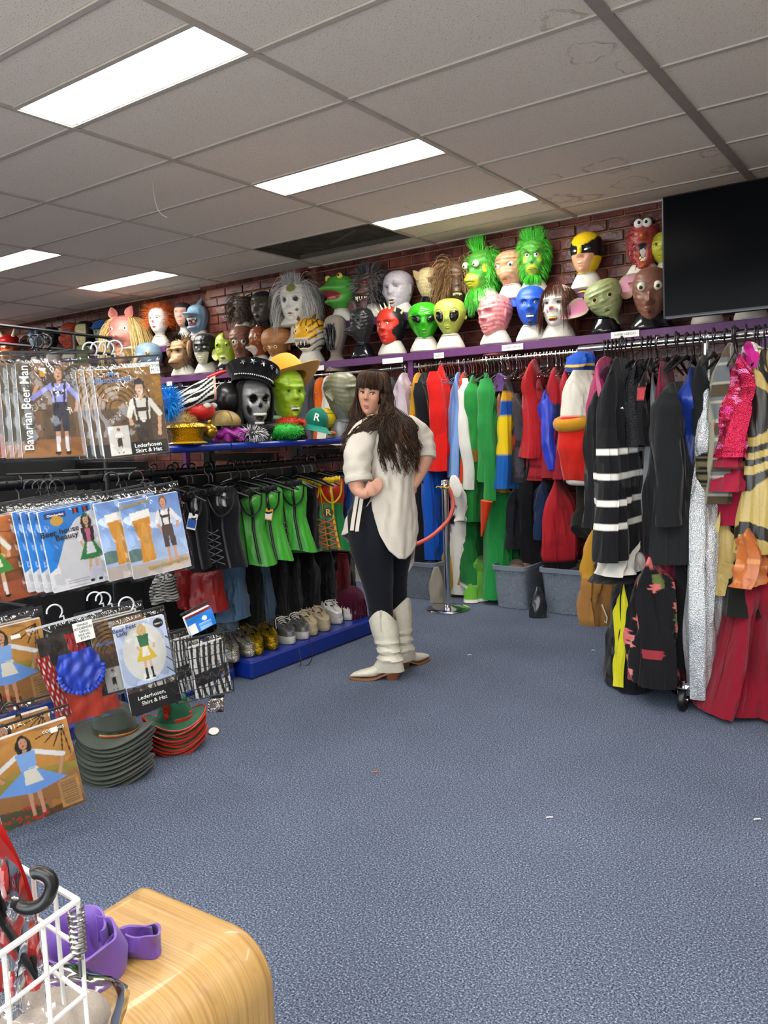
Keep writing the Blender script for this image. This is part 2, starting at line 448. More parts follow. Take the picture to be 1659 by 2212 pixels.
# brick wall with individual bricks
WY = 5.80
def brick_mat():
    m, nt, b = base_mat('painted_brick')
    b.inputs['Roughness'].default_value = 0.33
    oi = nd(nt, 'ShaderNodeObjectInfo'); ge = nd(nt, 'ShaderNodeNewGeometry')
    n = nd(nt, 'ShaderNodeTexNoise'); n.inputs['Scale'].default_value = 9; n.inputs['Detail'].default_value = 6
    nt.links.new(ge.outputs['Position'], n.inputs['Vector'])
    r = nd(nt, 'ShaderNodeValToRGB'); e = r.color_ramp.elements
    e[0].position = 0.3; e[0].color = (*lin('#3f1d1b'), 1); e[1].position = 0.72; e[1].color = (*lin('#7d4338'), 1)
    k = e.new(0.5); k.color = (*lin('#5c2c28'), 1)
    wn = nd(nt, 'ShaderNodeTexWhiteNoise', noise_dimensions='3D')
    sn = nd(nt, 'ShaderNodeVectorMath', operation='SNAP'); sn.inputs[1].default_value = (0.24, 5.0, 0.086); nt.links.new(ge.outputs['Position'], sn.inputs[0])
    nt.links.new(sn.outputs[0], wn.inputs['Vector'])
    ad = nd(nt, 'ShaderNodeMath', operation='MULTIPLY_ADD'); ad.inputs[1].default_value = 0.35; nt.links.new(wn.outputs['Value'], ad.inputs[0]);
    sb_ = nd(nt, 'ShaderNodeMath', operation='SUBTRACT'); sb_.inputs[1].default_value = 0.17; nt.links.new(n.outputs['Fac'], sb_.inputs[0]); nt.links.new(sb_.outputs[0], ad.inputs[2])
    nt.links.new(ad.outputs[0], r.inputs[0]); nt.links.new(r.outputs[0], b.inputs['Base Color'])
    n2 = nd(nt, 'ShaderNodeTexNoise'); n2.inputs['Scale'].default_value = 34; n2.inputs['Detail'].default_value = 4; nt.links.new(ge.outputs['Position'], n2.inputs['Vector'])
    bp = nd(nt, 'ShaderNodeBump'); bp.inputs['Strength'].default_value = 0.8; bp.inputs['Distance'].default_value = 0.006
    nt.links.new(n2.outputs['Fac'], bp.inputs['Height']); nt.links.new(bp.outputs['Normal'], b.inputs['Normal'])
    return m
BM = brick_mat()
wb = MB(); wb.box((-4.6, WY + 0.115, 1.45), (13.4, 0.2, 2.9)); wb.box((-5.58, WY - 0.02, 1.45), (1.26, 0.1, 2.9))
wall_back = struct(wb.build('wall_back', M('#8a6a4c', rough=0.95, sc=50, bs=0.5), smooth=False))
b0 = MB(); b0.box((0, 0, 0), (0.229, 0.05, 0.074), bev=0.005); brick0 = b0.build('brick', BM, wall_back, smooth=False)
cand = []
rest = MB()
PX0, PX1 = -6.21, -4.95
for row in range(0, 33):
    z = 0.043 + row * 0.086
    if z > CEIL + 0.04: break
    x = 2.0 - (row % 2) * 0.12
    while x > -11.2:
        pier = PX0 < x < PX1
        y = WY - 0.07 if pier else WY + 0.02
        P = np.array([x, y, z])
        vis = z > 1.72 and -10.5 < x < -0.5
        d = float((P - EYE) @ _f)
        cand.append((d if vis else d + 100, x, y + random.uniform(-.004, .004), z, vis))
        x -= 0.24
cand.sort()
for n, (d, x, y, z, vis) in enumerate(cand):
    rz = random.uniform(-.006, .006)
    if n < 300:
        if n == 0: brick0.location = (x, y, z)
        else: inst(brick0, wall_back, (x, y, z), rz)
    else:
        rest.box((x, y, z), (0.229, 0.05, 0.074), bev=0.005)
for z in np.arange(1.76, CEIL, 0.086):
    for xx in (PX0 - 0.0, PX1 + 0.0): rest.box((xx, WY - 0.015, z), (0.05, 0.1, 0.074), bev=0.005)
rest.build('brick_course', BM, wall_back, smooth=False, stuff=True)

# purple shelving along the brick wall
PM = M('#5d2f63', rough=0.5, sc=14, bs=0.1, nz=0.12)
SHF, SHU = 5.37, 5.55
def shelf(z, x0, x1, label, SHF=5.37):
    t = thing('mask_shelf', label, 'shelf', ((x0 + x1) / 2, (SHF + WY) / 2, z))
    b = MB(); b.box((0, -0.005, -0.012), (x1 - x0, WY - SHF - 0.02, 0.022), bev=0.003); b.build('shelf_board', PM, t, smooth=False)
    b = MB(); b.box((0, -(WY - SHF) / 2 + 0.005, -0.03), (x1 - x0, 0.02, 0.06), bev=0.003); b.build('front_rail', PM, t, smooth=False)
    return t
ZL, ZU = ony(1100, 741, 5.37)[2], ony(1060, 652, 5.55)[2]
low = shelf(ZL, -10.8, 0.6, 'long purple painted lower shelf carrying a row of masks above the hanging costumes')
for x in (-3.55, -2.06, -0.95, -4.75, -6.3, -7.8):
    b = MB(); b.box((0, 0, 0), (0.05, 0.06, 1.84), bev=0.003); o = b.build('post', PM, low, smooth=False)
    o.location = (x - low.location[0], SHF - 0.01 - low.location[1] + 0.06, 0.92 - ZL)
    b = MB(); b.box((0, 0, 0), (0.05, 0.03, 0.28), bev=0.003); o = b.build('shelf_bracket', PM, low, smooth=False)
    o.location = (x - low.location[0], 0.13, 0.142)
shelf(ZU, -10.8, -0.5, 'long purple painted upper shelf close under the ceiling', SHF=SHU)
# little printed shelf tickets
wt = M('#eeeeea', rough=0.5); bk = M('#2a2a30', rough=0.5)
for px, py, w, s, lb in ((848, 779, .20, 'ANIMALS & ALIENS', 'white shelf ticket under the red and black horned mask'), (948, 768, .09, 'ALIENS', 'small white shelf ticket under the two green alien masks'), (1107, 750, .17, 'SUPER HEROES', 'white shelf ticket below the pink raw-flesh mask'),
                 (1350, 722, .19, 'SUPER HEROES', 'white shelf ticket below the pink eared goblin mask'), (690, 795, .1, 'CATS', 'white shelf ticket below the tiger mask'), (366, 829, .08, 'BIRDS', 'white shelf ticket beside the pigeon mask stand')):
    p = ony(px, py, SHF - 0.018)
    t = thing('shelf_ticket', lb, 'label', p)
    b = MB(); b.box((0, 0, 0), (w, 0.002, 0.042)); b.build('card', wt, t, smooth=False)
    if 'HEROES' in s or s in ('ALIENS',): text(s, 0.022, bk, t, (0, -0.0012, 0), ext=0.0002)
    else:
        for q in range(9):
            pass
# chrome wall rails under the shelf
RY = 5.38; RZ = ony(1100, 774, RY)[2]
for x0, x1, lb in ((-3.50, -2.10, 'chrome hanging rail under the purple shelf holding the red and green costumes'), (-4.7, -3.6, 'chrome hanging rail under the purple shelf behind the person'), (-2.02, 0.4, 'chrome hanging rail under the purple shelf behind the wheeled rack'), (-8.4, -4.8, 'chrome hanging rail under the purple shelf beyond the hat display')):
    t = thing('hanging_rail', lb, 'rail', ((x0 + x1) / 2, RY, RZ))
    b = MB(); b.bar((-(x1 - x0) / 2, 0, 0), ((x1 - x0) / 2, 0, 0), 0.0125, 10); b.build('tube', chrome(), t)
    for s in (-1, 1):
        b = MB(); b.box((s * ((x1 - x0) / 2 - 0.01), 0.09, 0.012), (0.02, 0.2, 0.03)); b.build('bracket', chrome(), t, smooth=False)
# wall television
TVY = 5.02
p0, p1 = ony(1433, 428, TVY), ony(1449, 690, TVY)
tv = thing('television', 'large black flat television hung above the wheeled clothes rack', 'television', (p0[0] + 0.62, TVY, (p0[2] + p1[2]) / 2), rot=(0.05, 0, 0.0))
hh = p0[2] - p1[2]
b = MB(); b.box((0, 0, 0), (1.24, 0.05, hh), bev=0.008); b.build('casing', M('#15161a', rough=0.4), tv, smooth=False)
b = MB(); b.box((0, -0.026, 0.006), (1.215, 0.004, hh - 0.03)); b.build('screen', M('#07080b', rough=0.16, spec=0.04, var=0.01), tv, smooth=False)
b = MB(); b.box((0, -0.0275, -hh / 2 + 0.008), (1.2, 0.003, 0.008)); b.build('bottom_trim', M('#3a3c42', rough=0.3), tv, smooth=False)
b = MB(); b.box((0, 0.3, 0.0), (0.12, 0.6, 0.1)); b.box((0, 0.05, 0), (0.5, 0.06, 0.4)); b.build('wall_arm', M('#1b1b1d', rough=0.5), tv, smooth=False)
# ================================================================ MASKS ON MANNEQUIN HEADS
HEAD = [(1.0, .02, .02, .02), (.985, .14, .15, .15), (.95, .23, .25, .25), (.88, .31, .34, .35), (.78, .36, .40, .43), (.65, .385, .43, .46), (.52, .375, .43, .44), (.40, .35, .42, .39),
        (.28, .315, .41, .32), (.16, .265, .39, .25), (.07, .20, .35, .21), (.0, .165, .24, .20), (-.10, .165, .17, .21), (-.25, .18, .19, .23)]
COLLAR = HEAD + [(-.36, .26, .25, .27), (-.44, .36, .32, .30)]
LONGF = [(1.0, .02, .02, .02), (.985, .13, .14, .14), (.95, .21, .23, .23), (.88, .28, .31, .32), (.75, .33, .37, .40), (.6, .34, .39, .42), (.45, .32, .38, .38), (.3, .28, .37, .33), (.15, .23, .35, .27), (.05, .18, .31, .22), (-.02, .15, .22, .19), (-.15, .17, .18, .2)]
EGG = [(1.0, .02, .02, .02), (.985, .17, .17, .17), (.95, .27, .28, .28), (.88, .37, .39, .40), (.76, .43, .46, .48), (.62, .45, .47, .49), (.48, .42, .45, .44), (.34, .35, .40, .36), (.22, .28, .35, .29), (.10, .20, .29, .22), (.02, .14, .20, .17), (-.05, .12, .14, .15), (-.2, .13, .14, .15)]
ROUND = [(1.0, .02, .02, .02), (.98, .18, .18, .18), (.92, .32, .33, .33), (.8, .43, .45, .45), (.62, .49, .5, .5), (.45, .48, .5, .48), (.3, .43, .46, .42), (.15, .34, .37, .33), (.05, .24, .27, .23), (-.03, .17, .18, .18), (-.12, .17, .17, .18)]
SHORT = HEAD[:-2] + [(-.03, .2, .22, .2)]
def human(nose=.10, brow=.03, sock=.035, lip=.025, chin=.03, cheek=.02, nz=.42):
    return [(0, nz, nose, .17, .05, 0), (0, nz + .12, nose * .45, .12, .09, 0), (.16, nz - .03, nose * .3, .1, .03, 1), (.38, .63, brow, .3, .035, 1), (.42, .54, -sock, .2, .05, 1),
            (0, .235, lip, .3, .02, 0), (0, .185, lip, .26, .02, 0), (0, .21, -lip * .9, .3, .012, 0), (0, .06, chin, .3, .05, 0), (.62, .38, cheek, .22, .08, 1)]
def muzzle(a, z=.3, w=.42, hz=.14): return [(0, z, a, w, hz, 0)]
class Face:
    def __init__(s, h, prof, bumps, wrinkle=0.0, seed=0):
        s.h = h; s.b = bumps; s.w = wrinkle; s.seed = seed
        p = np.array(sorted(prof)); s.zlo = p[0, 0]
        zz = np.linspace(p[0, 0], p[-1, 0], 400)
        s.zz = zz; s.r = []
        for k in (1, 2, 3):
            y = np.interp(zz, p[:, 0], p[:, k]); kern = np.ones(9) / 9
            ys = np.convolve(np.pad(y, 4, mode='edge'), kern, 'valid'); m = zz > .95; ys[m] = y[m]
            s.r.append(ys)
    def __call__(s, A, Z):
        A = np.asarray(A, float); Z = np.asarray(Z, float)
        A, Z = np.broadcast_arrays(A, Z)
        rx, rf, rb = (np.interp(Z, s.zz, q) for q in s.r)
        x = np.sin(A) * rx; y = -np.cos(A) * np.where(np.cos(A) > 0, rf, rb)
        d = np.zeros_like(x)
        for a, z, amp, sa, sz, sym in s.b:
            for sg in ((1, -1) if sym else (1,)):
                da = (A - sg * a + PI) % (2 * PI) - PI
                d = d + amp * np.exp(-(da / sa) ** 2 - ((Z - z) / sz) ** 2)
        if s.w:
            d = d + s.w * (np.sin(Z * 60 + 2.2 * np.sin(A * 3 + s.seed)) * .6 + np.sin(A * 17 + 5 * np.sin(Z * 9 + s.seed)) * .5) * (Z < .93)
        return np.stack([x + np.sin(A) * d, y - np.cos(A) * d, Z + 0 * x], -1) * s.h
    def normal(s, a, z):
        e = 1e-3; p = s(a, z); u = s(a + e, z) - p; v = s(a, z + e) - p
        n = np.cross(u, v); return n / (np.linalg.norm(n) + 1e-9)
def paint_on(C, A, Z, ops):
    for a, z, ra, rz, c, sym in ops:
        c = np.array(lin(c))
        for sg in ((1, -1) if sym else (1,)):
            da = (A - sg * a + PI) % (2 * PI) - PI
            q = (da / ra) ** 2 + ((Z - z) / rz) ** 2
            w = (1 - sstep(.8, 1.15, q))[..., None]
            C = C * (1 - w) + c * w
    return C
def hair_mb(mb, roots, dirs, length, cols, thick, grav=0.5, wob=0.1, seg=6, rnd=None, sides=3):
    rnd = rnd or random
    for p, d in zip(roots, dirs):
        L = length * rnd.uniform(.65, 1.2); d = np.asarray(d, float); d = d / np.linalg.norm(d)
        pts = [np.asarray(p, float)]; w = np.array([rnd.gauss(0, wob), rnd.gauss(0, wob), rnd.gauss(0, wob)])
        for k in range(seg):
            d = d + np.array([0, 0, -grav / seg * 2]) + w * math.sin(k * 1.3) ; d = d / np.linalg.norm(d)
            pts.append(pts[-1] + d * L / seg)
        mb.color(rnd.choice(cols)); n = len(pts)
        mb.tube(pts, thick * np.linspace(1, .25, n), sides, cap=False)
    return mb
def leaf(mb, base, tip, width, nrm, cup=0.3, n=9, m=7, thick=0.004, cin=None, cout=None, powr=.7):
    """cupped leaf-shaped ear from base to tip; nrm is the side that shows its inside"""
    base, tip, nrm = (np.asarray(q, float) for q in (base, tip, nrm)); ax = tip - base
    nrm = nrm / np.linalg.norm(nrm); side = np.cross(ax, nrm); side /= np.linalg.norm(side)
    t = np.linspace(0, 1, n); q = np.linspace(-1, 1, m)
    w = width * np.sin(PI * np.clip(t * .93 + .07, 0, 1) ** powr) ** .8
    P = base + t[:, None, None] * ax + (q[None, :, None] * w[:, None, None]) * side + nrm * (cup * width * (q[None, :, None] ** 2) * np.sin(PI * t)[:, None, None])
    c1 = np.array([lin(cin if abs(v) < .8 else cout) for v in q]); c1 = np.tile(c1, (n, 1))
    mb.grid(P + nrm * thick, c=c1); mb.grid((P - nrm * thick)[:, ::-1], c=np.tile(lin(cout), (n * m, 1)))
    for e in (0, -1):
        g = np.stack([(P + nrm * thick)[:, e], (P - nrm * thick)[:, e]], 1)
        mb.grid(g if e == 0 else g[:, ::-1], c=np.tile(lin(cout), (2 * n, 1)))
    return mb
WHITE_FOAM = '#cdc8bd'
def stand(loc, zb, htop, h, rz, colour, what, group=None):
    """mannequin head: base flare, neck and the head hidden under the mask"""
    t = thing('mannequin_head', ('white foam' if colour == 'w' else 'glossy black' if colour == 'k' else 'silver grey') + ' mannequin head ' + what, 'mannequin', (loc[0], loc[1], zb), rz)
    H = htop - zb
    hc = {'w': M(WHITE_FOAM, rough=0.75, sc=90, bs=0.12), 'k': M('#14151a', rough=0.15, sc=60, bs=0.03, coat=0.3), 's': M('#6f7274', rough=0.4, metal=0.4)}[colour]
    s = h
    b = MB(); b.lathe([(.36 * s, 0.001), (.40 * s, .012), (.395 * s, .03), (.33 * s, .07), (.255 * s, max(.11, H - 1.45 * s))], 24, 1, .9); b.build('base', hc, t)
    z0 = max(.11, H - 1.45 * s)
    b = MB(); b.lathe([(.255 * s, z0), (.2 * s, z0 + .06 * s), (.15 * s, H - 1.12 * s), (.145 * s, H - .92 * s), (.2 * s, H - .8 * s), (.27 * s, H - .62 * s), (.29 * s, H - .42 * s), (.25 * s, H - .22 * s), (.12 * s, H - .1 * s), (.01, H - .07 * s)], 22, 1, 1.05)
    b.build('head', hc, t)
    return t
class Mk: pass
def mask(name, label, px, py, hpx, turn=0.0, Y=None, P=None, base='#888888', mat=None, prof=HEAD, bumps=(), pnt=(), cf=None, wr=0.0, st='w', zb=None, roll=0.0, pitch=0.0, eyes=(), nu=72, nv=56, what=None, cat='mask', zlo=None, back=.0):
    if P is None: P = ony(px, py, Y)
    h = hpx / ppm(P); seed = (px * 7 + py) % 13
    rz = az_of(P) - turn
    t = thing(name, label, cat, P, rot=(pitch, roll, rz))
    S = Face(h, prof, list(bumps), wr, seed)
    Z = np.concatenate([1 - (1 - np.cos(np.linspace(0, PI / 2, nv // 3))) * .12, np.linspace(.88, S.zlo if zlo is None else zlo, nv)[1:]])
    A = np.arange(nu) / nu * 2 * PI - PI
    AA, ZZ = np.meshgrid(A, Z); AA = AA.copy()
    V = S(AA, ZZ); V[..., 2] -= .5 * h
    C = np.ones(V.shape) * np.array(lin(base))
    C = paint_on(C, AA, ZZ, pnt)
    if cf is not None: C = cf(C, AA, ZZ)
    b = MB(); b.grid(V, cv=True, c=C, cap0=True); b.build('face', mat or latex(), t)
    k = Mk(); k.t = t; k.S = S; k.h = h; k.P = P; k.rz = rz; k.mat = mat or latex()
    off = np.array([0, 0, -.5 * h]); k.at = lambda a, z, o=0.0: S(a, z) + off + S.normal(a, z) * o * h
    k.n = lambda a, z: S.normal(a, z)
    for e in eyes:
        a, z, r, white, iris, ir = e[:6]; ga, gz = (e[6], e[7]) if len(e) > 6 else (0, 0)
        for sg in (1, -1):
            c = k.at(sg * a, z, -.35 * r / 1.0)
            eb = MB(white); eb.ell(c, r * h, 8, 12); eo = eb.build('eye', gloss(), t)
            n = S.normal(sg * a * .6, z); d = np.array([n[0] * .5 + ga, n[1], n[2] * .4 + gz]); d /= np.linalg.norm(d)
            if iris:
                pb = MB(iris); pb.ell(c + d * r * h * .62, r * h * ir, 7, 10)
                pb.color('#050505'); pb.ell(c + d * r * h * (.62 + ir * .62), r * h * ir * .5, 6, 8); pb.build('pupil', gloss(), eo)
    if st:
        zz = zb
        if zz is None: zz = (ZU if P[2] > 2.2 and py < 0 else ZL)
        stand(P, zz, P[2] + .5 * h, h, rz, st, what or ('under the ' + label))
    return k
def teeth(k, z, a0, a1, n, L, r, up=False, col='#e8dfb8', name='teeth', out=.02, curve=0.0):
    b = MB(col)
    for i in range(n):
        f = i / (n - 1) if n > 1 else .5; a = a0 + (a1 - a0) * f
        zz = z + curve * (2 * f - 1) ** 2
        p = k.at(a, zz, out); q = p + np.array([0, 0, (L if up else -L) * k.h * (1 + .25 * math.sin(i * 2.1))])
        b.cone(p, q, r * k.h, r * k.h * .3, 6)
    return b.build(name, gloss(), k.t)
def block_teeth(k, z, a0, a1, n, L, col='#efe9d8', out=.015, name='teeth'):
    b = MB(col)
    for i in range(n):
        a = a0 + (a1 - a0) * (i + .5) / n; p = k.at(a, z, out); w = abs(a1 - a0) / n * .42 * k.h * .9
        b.box(p, (w * 1.0, .03 * k.h, L * k.h), rot=(0, 0, a), bev=.004)
    return b.build(name, gloss(), k.t)
def fur(k, a0, a1, z0, z1, n, L, cols, thick=.006, grav=.6, wob=.12, up=0.0, name='fur', seg=6, out=0.0, seed=1):
    n = int(n * 1.7); thick *= .62; rnd = random.Random(seed); R, D = [], []
    for _ in range(n):
        a = rnd.uniform(a0, a1); z = rnd.uniform(z0, z1); R.append(k.at(a, z, out)); d = np.array(k.n(a, z)); d[2] += up; D.append(d)
    b = MB(); hair_mb(b, R, D, L * k.h, cols, thick * k.h, grav, wob, seg, rnd)
    Rw = np.array(k.t.rotation_euler.to_matrix()); yw = 5.755 if not (PX0 - .1 < k.P[0] < PX1 + .1) else 5.665
    for i, v in enumerate(b.v):                       # hair that reaches the wall lies flat against it
        w = v @ Rw.T; w[:, 1] = np.minimum(w[:, 1], yw - k.P[1]); b.v[i] = w @ Rw
    return b.build(name, hairm(), k.t, stuff=True)
def ears(k, a, z, L, W, dx, dz, cin, cout, dy=0.1, cup=.35, face=(0, -1, 0.1), name='ear'):
    for sg in (1, -1):
        p = k.at(sg * a, z, -.02); tip = p + np.array([sg * dx, dy, dz]) * L * k.h
        b = MB(); leaf(b, p, tip, W * k.h, (sg * face[0], face[1], face[2]), cup, cin=cin, cout=cout, thick=.012 * k.h); b.build(name, k.mat, k.t)
def lump_ears(k, a, z, r, col, name='ear'):
    for sg in (1, -1):
        b = MB(col); b.ell(k.at(sg * a, z, .0), (r * .35 * k.h, r * .8 * k.h, r * 1.1 * k.h), 8, 12, rot=(0, 0, sg * .5)); b.build(name, k.mat, k.t)
def horns(k, L, r, bend=(0, 0, 0), col='#e6dcb4', items=(), name='horn'):
    for a, z in items:
        p = k.at(a, z, -.02); n = k.n(a, z); d = np.array([n[0], n[1], n[2] + .5]); d /= np.linalg.norm(d)
        b = MB(col); b.cone(p, p + d * L * k.h, r * k.h, .002, 8, bend=np.array(bend) * k.h); b.build(name, gloss(), k.t)
YU, YL = 5.63, 5.47
UZ = dict(Y=YU, zb=ZU); LZ = dict(Y=YL, zb=ZL)

# ---- upper shelf, from the television leftwards
k = mask('furry_mask', 'red furry monster mask with bulging eyes and gaping toothy mouth beside the television', 1390, 535, 108, .05, prof=[(z, a * .86, b_ * .9, c) for z, a, b_, c in LONGF], base='#9c3b38', wr=.006, what='under the red furry gaping mask', **UZ,
         bumps=[(0, .66, .13, .2, .07, 0), (0, .3, -.10, .42, .17, 0), (0, .07, .07, .45, .06, 0)], pnt=[(0, .32, .40, .24, '#c96b2a', 0), (0, .33, .32, .19, '#8f1f22', 0), (0, .47, .36, .07, '#1d0f10', 0), (0, .66, .2, .08, '#b8552a', 0), (0, .24, .2, .08, '#b4444a', 0)], st='w')
for sg in (1, -1):
    b = MB('#f2efe6'); b.ell(k.at(sg * .3, .9, .03), .095 * k.h, 8, 12); o = b.build('eye', gloss(), k.t)
    b = MB('#0a0a0a'); b.ell(k.at(sg * .26, .9, .03) + np.array([0, -.085 * k.h, 0]), .032 * k.h, 6, 8); b.build('pupil', gloss(), o)
teeth(k, .15, -.3, .3, 6, .05, .035, up=True, out=.06, curve=.06); fur(k, .5, 2 * PI - .5, .1, .9, 260, .10, ['#7c2c2c', '#b0504a', '#8f3836'], .012, .8); fur(k, -1.6, 1.6, .93, .99, 90, .09, ['#1b1616', '#2c2020'], .012, .2, name='brow_fur')
k = mask('goblin_mask', 'yellow green mask half hidden behind the television edge', 1440, 535, 70, .3, prof=ROUND, base='#a9ab2c', bumps=human(.06), pnt=[(.4, .55, .12, .05, '#1c1c10', 1)], what='half hidden behind the television', **UZ); ears(k, 1.4, .7, .35, .16, .8, .5, '#8a8d2a', '#a9ab2c')
k = mask('wrestler_mask', 'yellow wrestling mask with a black eye band on the upper shelf', 1268, 548, 90, .42, prof=COLLAR, base='#e6c019', mat=gloss(), bumps=human(.08, .045, .04, .02, .05), **UZ, what='under the yellow and black mask', st='w',
         cf=lambda C, A, Z: np.where(((Z < .43) & (Z > .02) & (np.abs(A) < .85 + .3 * (Z - .2)))[..., None], np.array(lin('#d39a78')), np.where(((Z > .40) & (Z < .62 + .22 * np.clip(np.abs(A) - .25, 0, 1)) & (np.abs(A) > .10 + .5 * np.clip(Z - .5, 0, 1)))[..., None] | ((np.abs(A) > .85) & (Z > .38) & (Z < .72 + 0 * A))[..., None], np.array(lin('#17181b')), C)))
for sg in (1, -1):
    b = MB('#ecece6'); b.ell(k.at(sg * .40, .53, -.005), (.07 * k.h, .03 * k.h, .03 * k.h), 6, 10, rot=(0, -sg * .3, sg * .4)); b.build('eye', gloss(), k.t)
k = mask('green_furry_mask', 'bright green furry monster mask facing forward with yellow chin and scowling eyes', 1153, 560, 88, .12, prof=LONGF, base='#4f9a35', wr=.008, **UZ, what='under the forward facing green furry mask', bumps=human(.05, .07, .03, .02, .02, .05) + [(0, .2, .10, .6, .12, 0)], pnt=[(0, .18, .5, .13, '#a3b031', 0), (.55, .45, .2, .1, '#8fae30', 1), (0, .19, .42, .012, '#2b4a1c', 0), (0, .34, .12, .04, '#1e3a16', 0)], eyes=[(.36, .54, .075, '#eef0df', '#3c3a10', .45)])
for sg in (1, -1):
    b = MB('#3b6e22'); P_ = [k.at(sg * a, z, .05) for a, z in ((.1, .58), (.3, .62), (.55, .69))]; b.tube(P_, [.02 * k.h, .03 * k.h, .012 * k.h], 6); b.build('brow', k.mat, k.t)
GR = ['#3bbf2c', '#52d13c', '#2c9a22', '#6fd858']
fur(k, .85, 2 * PI - .85, .1, .99, 560, .19, GR, .009, 1.0, seed=3); fur(k, -1.0, 1.0, .88, .99, 260, .27, GR, .008, .1, .22, up=.8, name='crest', seed=4); fur(k, -.9, .9, .0, .07, 130, .2, GR, .012, 1.1, name='beard', seed=5)
k = mask('wrinkled_mask', 'tan wrinkled old creature mask with wide blue eyes between two green furry masks', 1105, 582, 80, .55, prof=EGG, base='#bf8f6c', wr=.012, **UZ, what='under the tan wrinkled mask', bumps=human(.03, .05, .03, .03, .0, .03) + muzzle(.10, .3, .5, .1), pnt=[(0, .2, .4, .012, '#6d452f', 0), (.5, .72, .7, .02, '#8f6449', 1)], eyes=[(.5, .56, .095, '#d8d2b8', '#3a5a78', .5)])
b = MB('#b18463'); b.lathe([(.13 * k.h, 0), (.12 * k.h, -.2 * k.h), (.15 * k.h, -.32 * k.h)], 16, c=(0, 0, -.45 * k.h)); b.build('neck', latex(), k.t)
k = mask('green_furry_mask', 'bright green furry monster mask in side view with long beard', 1045, 590, 100, .75, prof=LONGF, base='#46902f', wr=.008, **UZ, what='under the side turned green furry mask', bumps=human(.04, .07, .03, .02, .02, .04) + [(0, .3, .16, .6, .15, 0)], pnt=[(0, .28, .6, .17, '#b4b52f', 0), (.9, .55, .16, .09, '#b9b62e', 1), (0, .27, .55, .012, '#41601c', 0)], eyes=[(.42, .62, .075, '#e6ead8', '#2a3a20', .45)])
fur(k, .9, 2 * PI - .9, .1, .97, 520, .18, GR, .009, 1.1, seed=6); fur(k, -.8, .8, .94, 1., 150, .30, GR, .008, .1, .22, up=.9, name='crest', seed=7); fur(k, -1.5, 1.5, -.02, .14, 300, .40, GR, .008, 1.4, name='beard', seed=8)
k = mask('ape_mask', 'brown long haired ape mask on the upper shelf beside the green furry one', 985, 612, 92, -.05, prof=LONGF, base='#5b432f', wr=.006, **UZ, what='under the brown long haired mask', st=None, bumps=human(.06, .05, .03, .02, .0) + muzzle(.10, .27, .4, .12), pnt=[(0, .36, .14, .05, '#15100d', 0), (0, .2, .3, .03, '#3a1d18', 0), (.36, .5, .1, .03, '#120d0a', 1)])
teeth(k, .2, -.25, .25, 6, .05, .02); fur(k, .3, 2 * PI - .3, .25, .98, 520, .62, ['#6b4d30', '#8b6b44', '#4a3524', '#a08055'], .012, 1.5, .06, seg=7, seed=9)
k = mask('goblin_mask', 'bone coloured goblin skull mask with black sockets on black neck', 925, 612, 66, -.5, prof=HEAD[:-2], base='#c3b183', wr=.006, **UZ, st='k', what='under the bone coloured goblin mask', bumps=human(.05, .05, .07, .03, .04), pnt=[(.4, .53, .16, .09, '#141110', 1), (0, .40, .1, .05, '#3a2a18', 0), (0, .15, .45, .13, '#1a1210', 0)])
ears(k, 1.45, .6, .4, .13, .5, .7, '#9a865c', '#b7a474'); teeth(k, .27, -.4, .4, 8, .08, .022); teeth(k, .05, -.4, .4, 8, .08, .022, up=True)
k = mask('ghoul_mask', 'pale grey bald ghoul mask snarling above the red and black horned mask', 861, 628, 84, .52, prof=COLLAR, base='#b3acb2', wr=.006, **UZ, what='under the pale grey bald mask', bumps=human(.07, .06, .05, .03, .04, .03), pnt=[(0, .17, .3, .05, '#4a3038', 0), (.4, .545, .14, .025, '#5e5058', 1), (.25, .62, .06, .08, '#8c838a', 1), (.3, .4, .04, .1, '#8c838a', 1)]); block_teeth(k, .17, -.25, .25, 6, .05, '#cbb98a', .0); lump_ears(k, 1.5, .5, .12, '#b3acb2')
k = mask('werewolf_mask', 'grey werewolf mask with bristling mane and snarling muzzle', 800, 622, 76, .75, prof=LONGF, base='#4a3a36', wr=.015, **UZ, what='under the grey werewolf mask', bumps=human(.03, .07, .05, .0, .0) + muzzle(.32, .3, .36, .11), pnt=[(0, .2, .5, .05, '#2a0f0e', 0), (0, .36, .16, .06, '#1d1514', 0), (.3, .4, .2, .1, '#6d4c46', 1)], eyes=[(.4, .6, .05, '#c8281e', '#3a0a08', .5)])
teeth(k, .22, -.5, .5, 9, .09, .02, out=.02); teeth(k, .13, -.4, .4, 7, .08, .02, up=True, out=.02); fur(k, .75, 2 * PI - .75, .05, .99, 620, .3, ['#55565a', '#77787a', '#3a3a3e', '#939393'], .011, .5, .1, seed=10); fur(k, -.7, .7, .86, .99, 110, .24, ['#55565a', '#77787a', '#3a3a3e'], .011, -.2, .1, up=.6, name='crest', seed=11); ears(k, 1.1, .88, .3, .1, .4, .9, '#3b2c2a', '#4c4c4e')
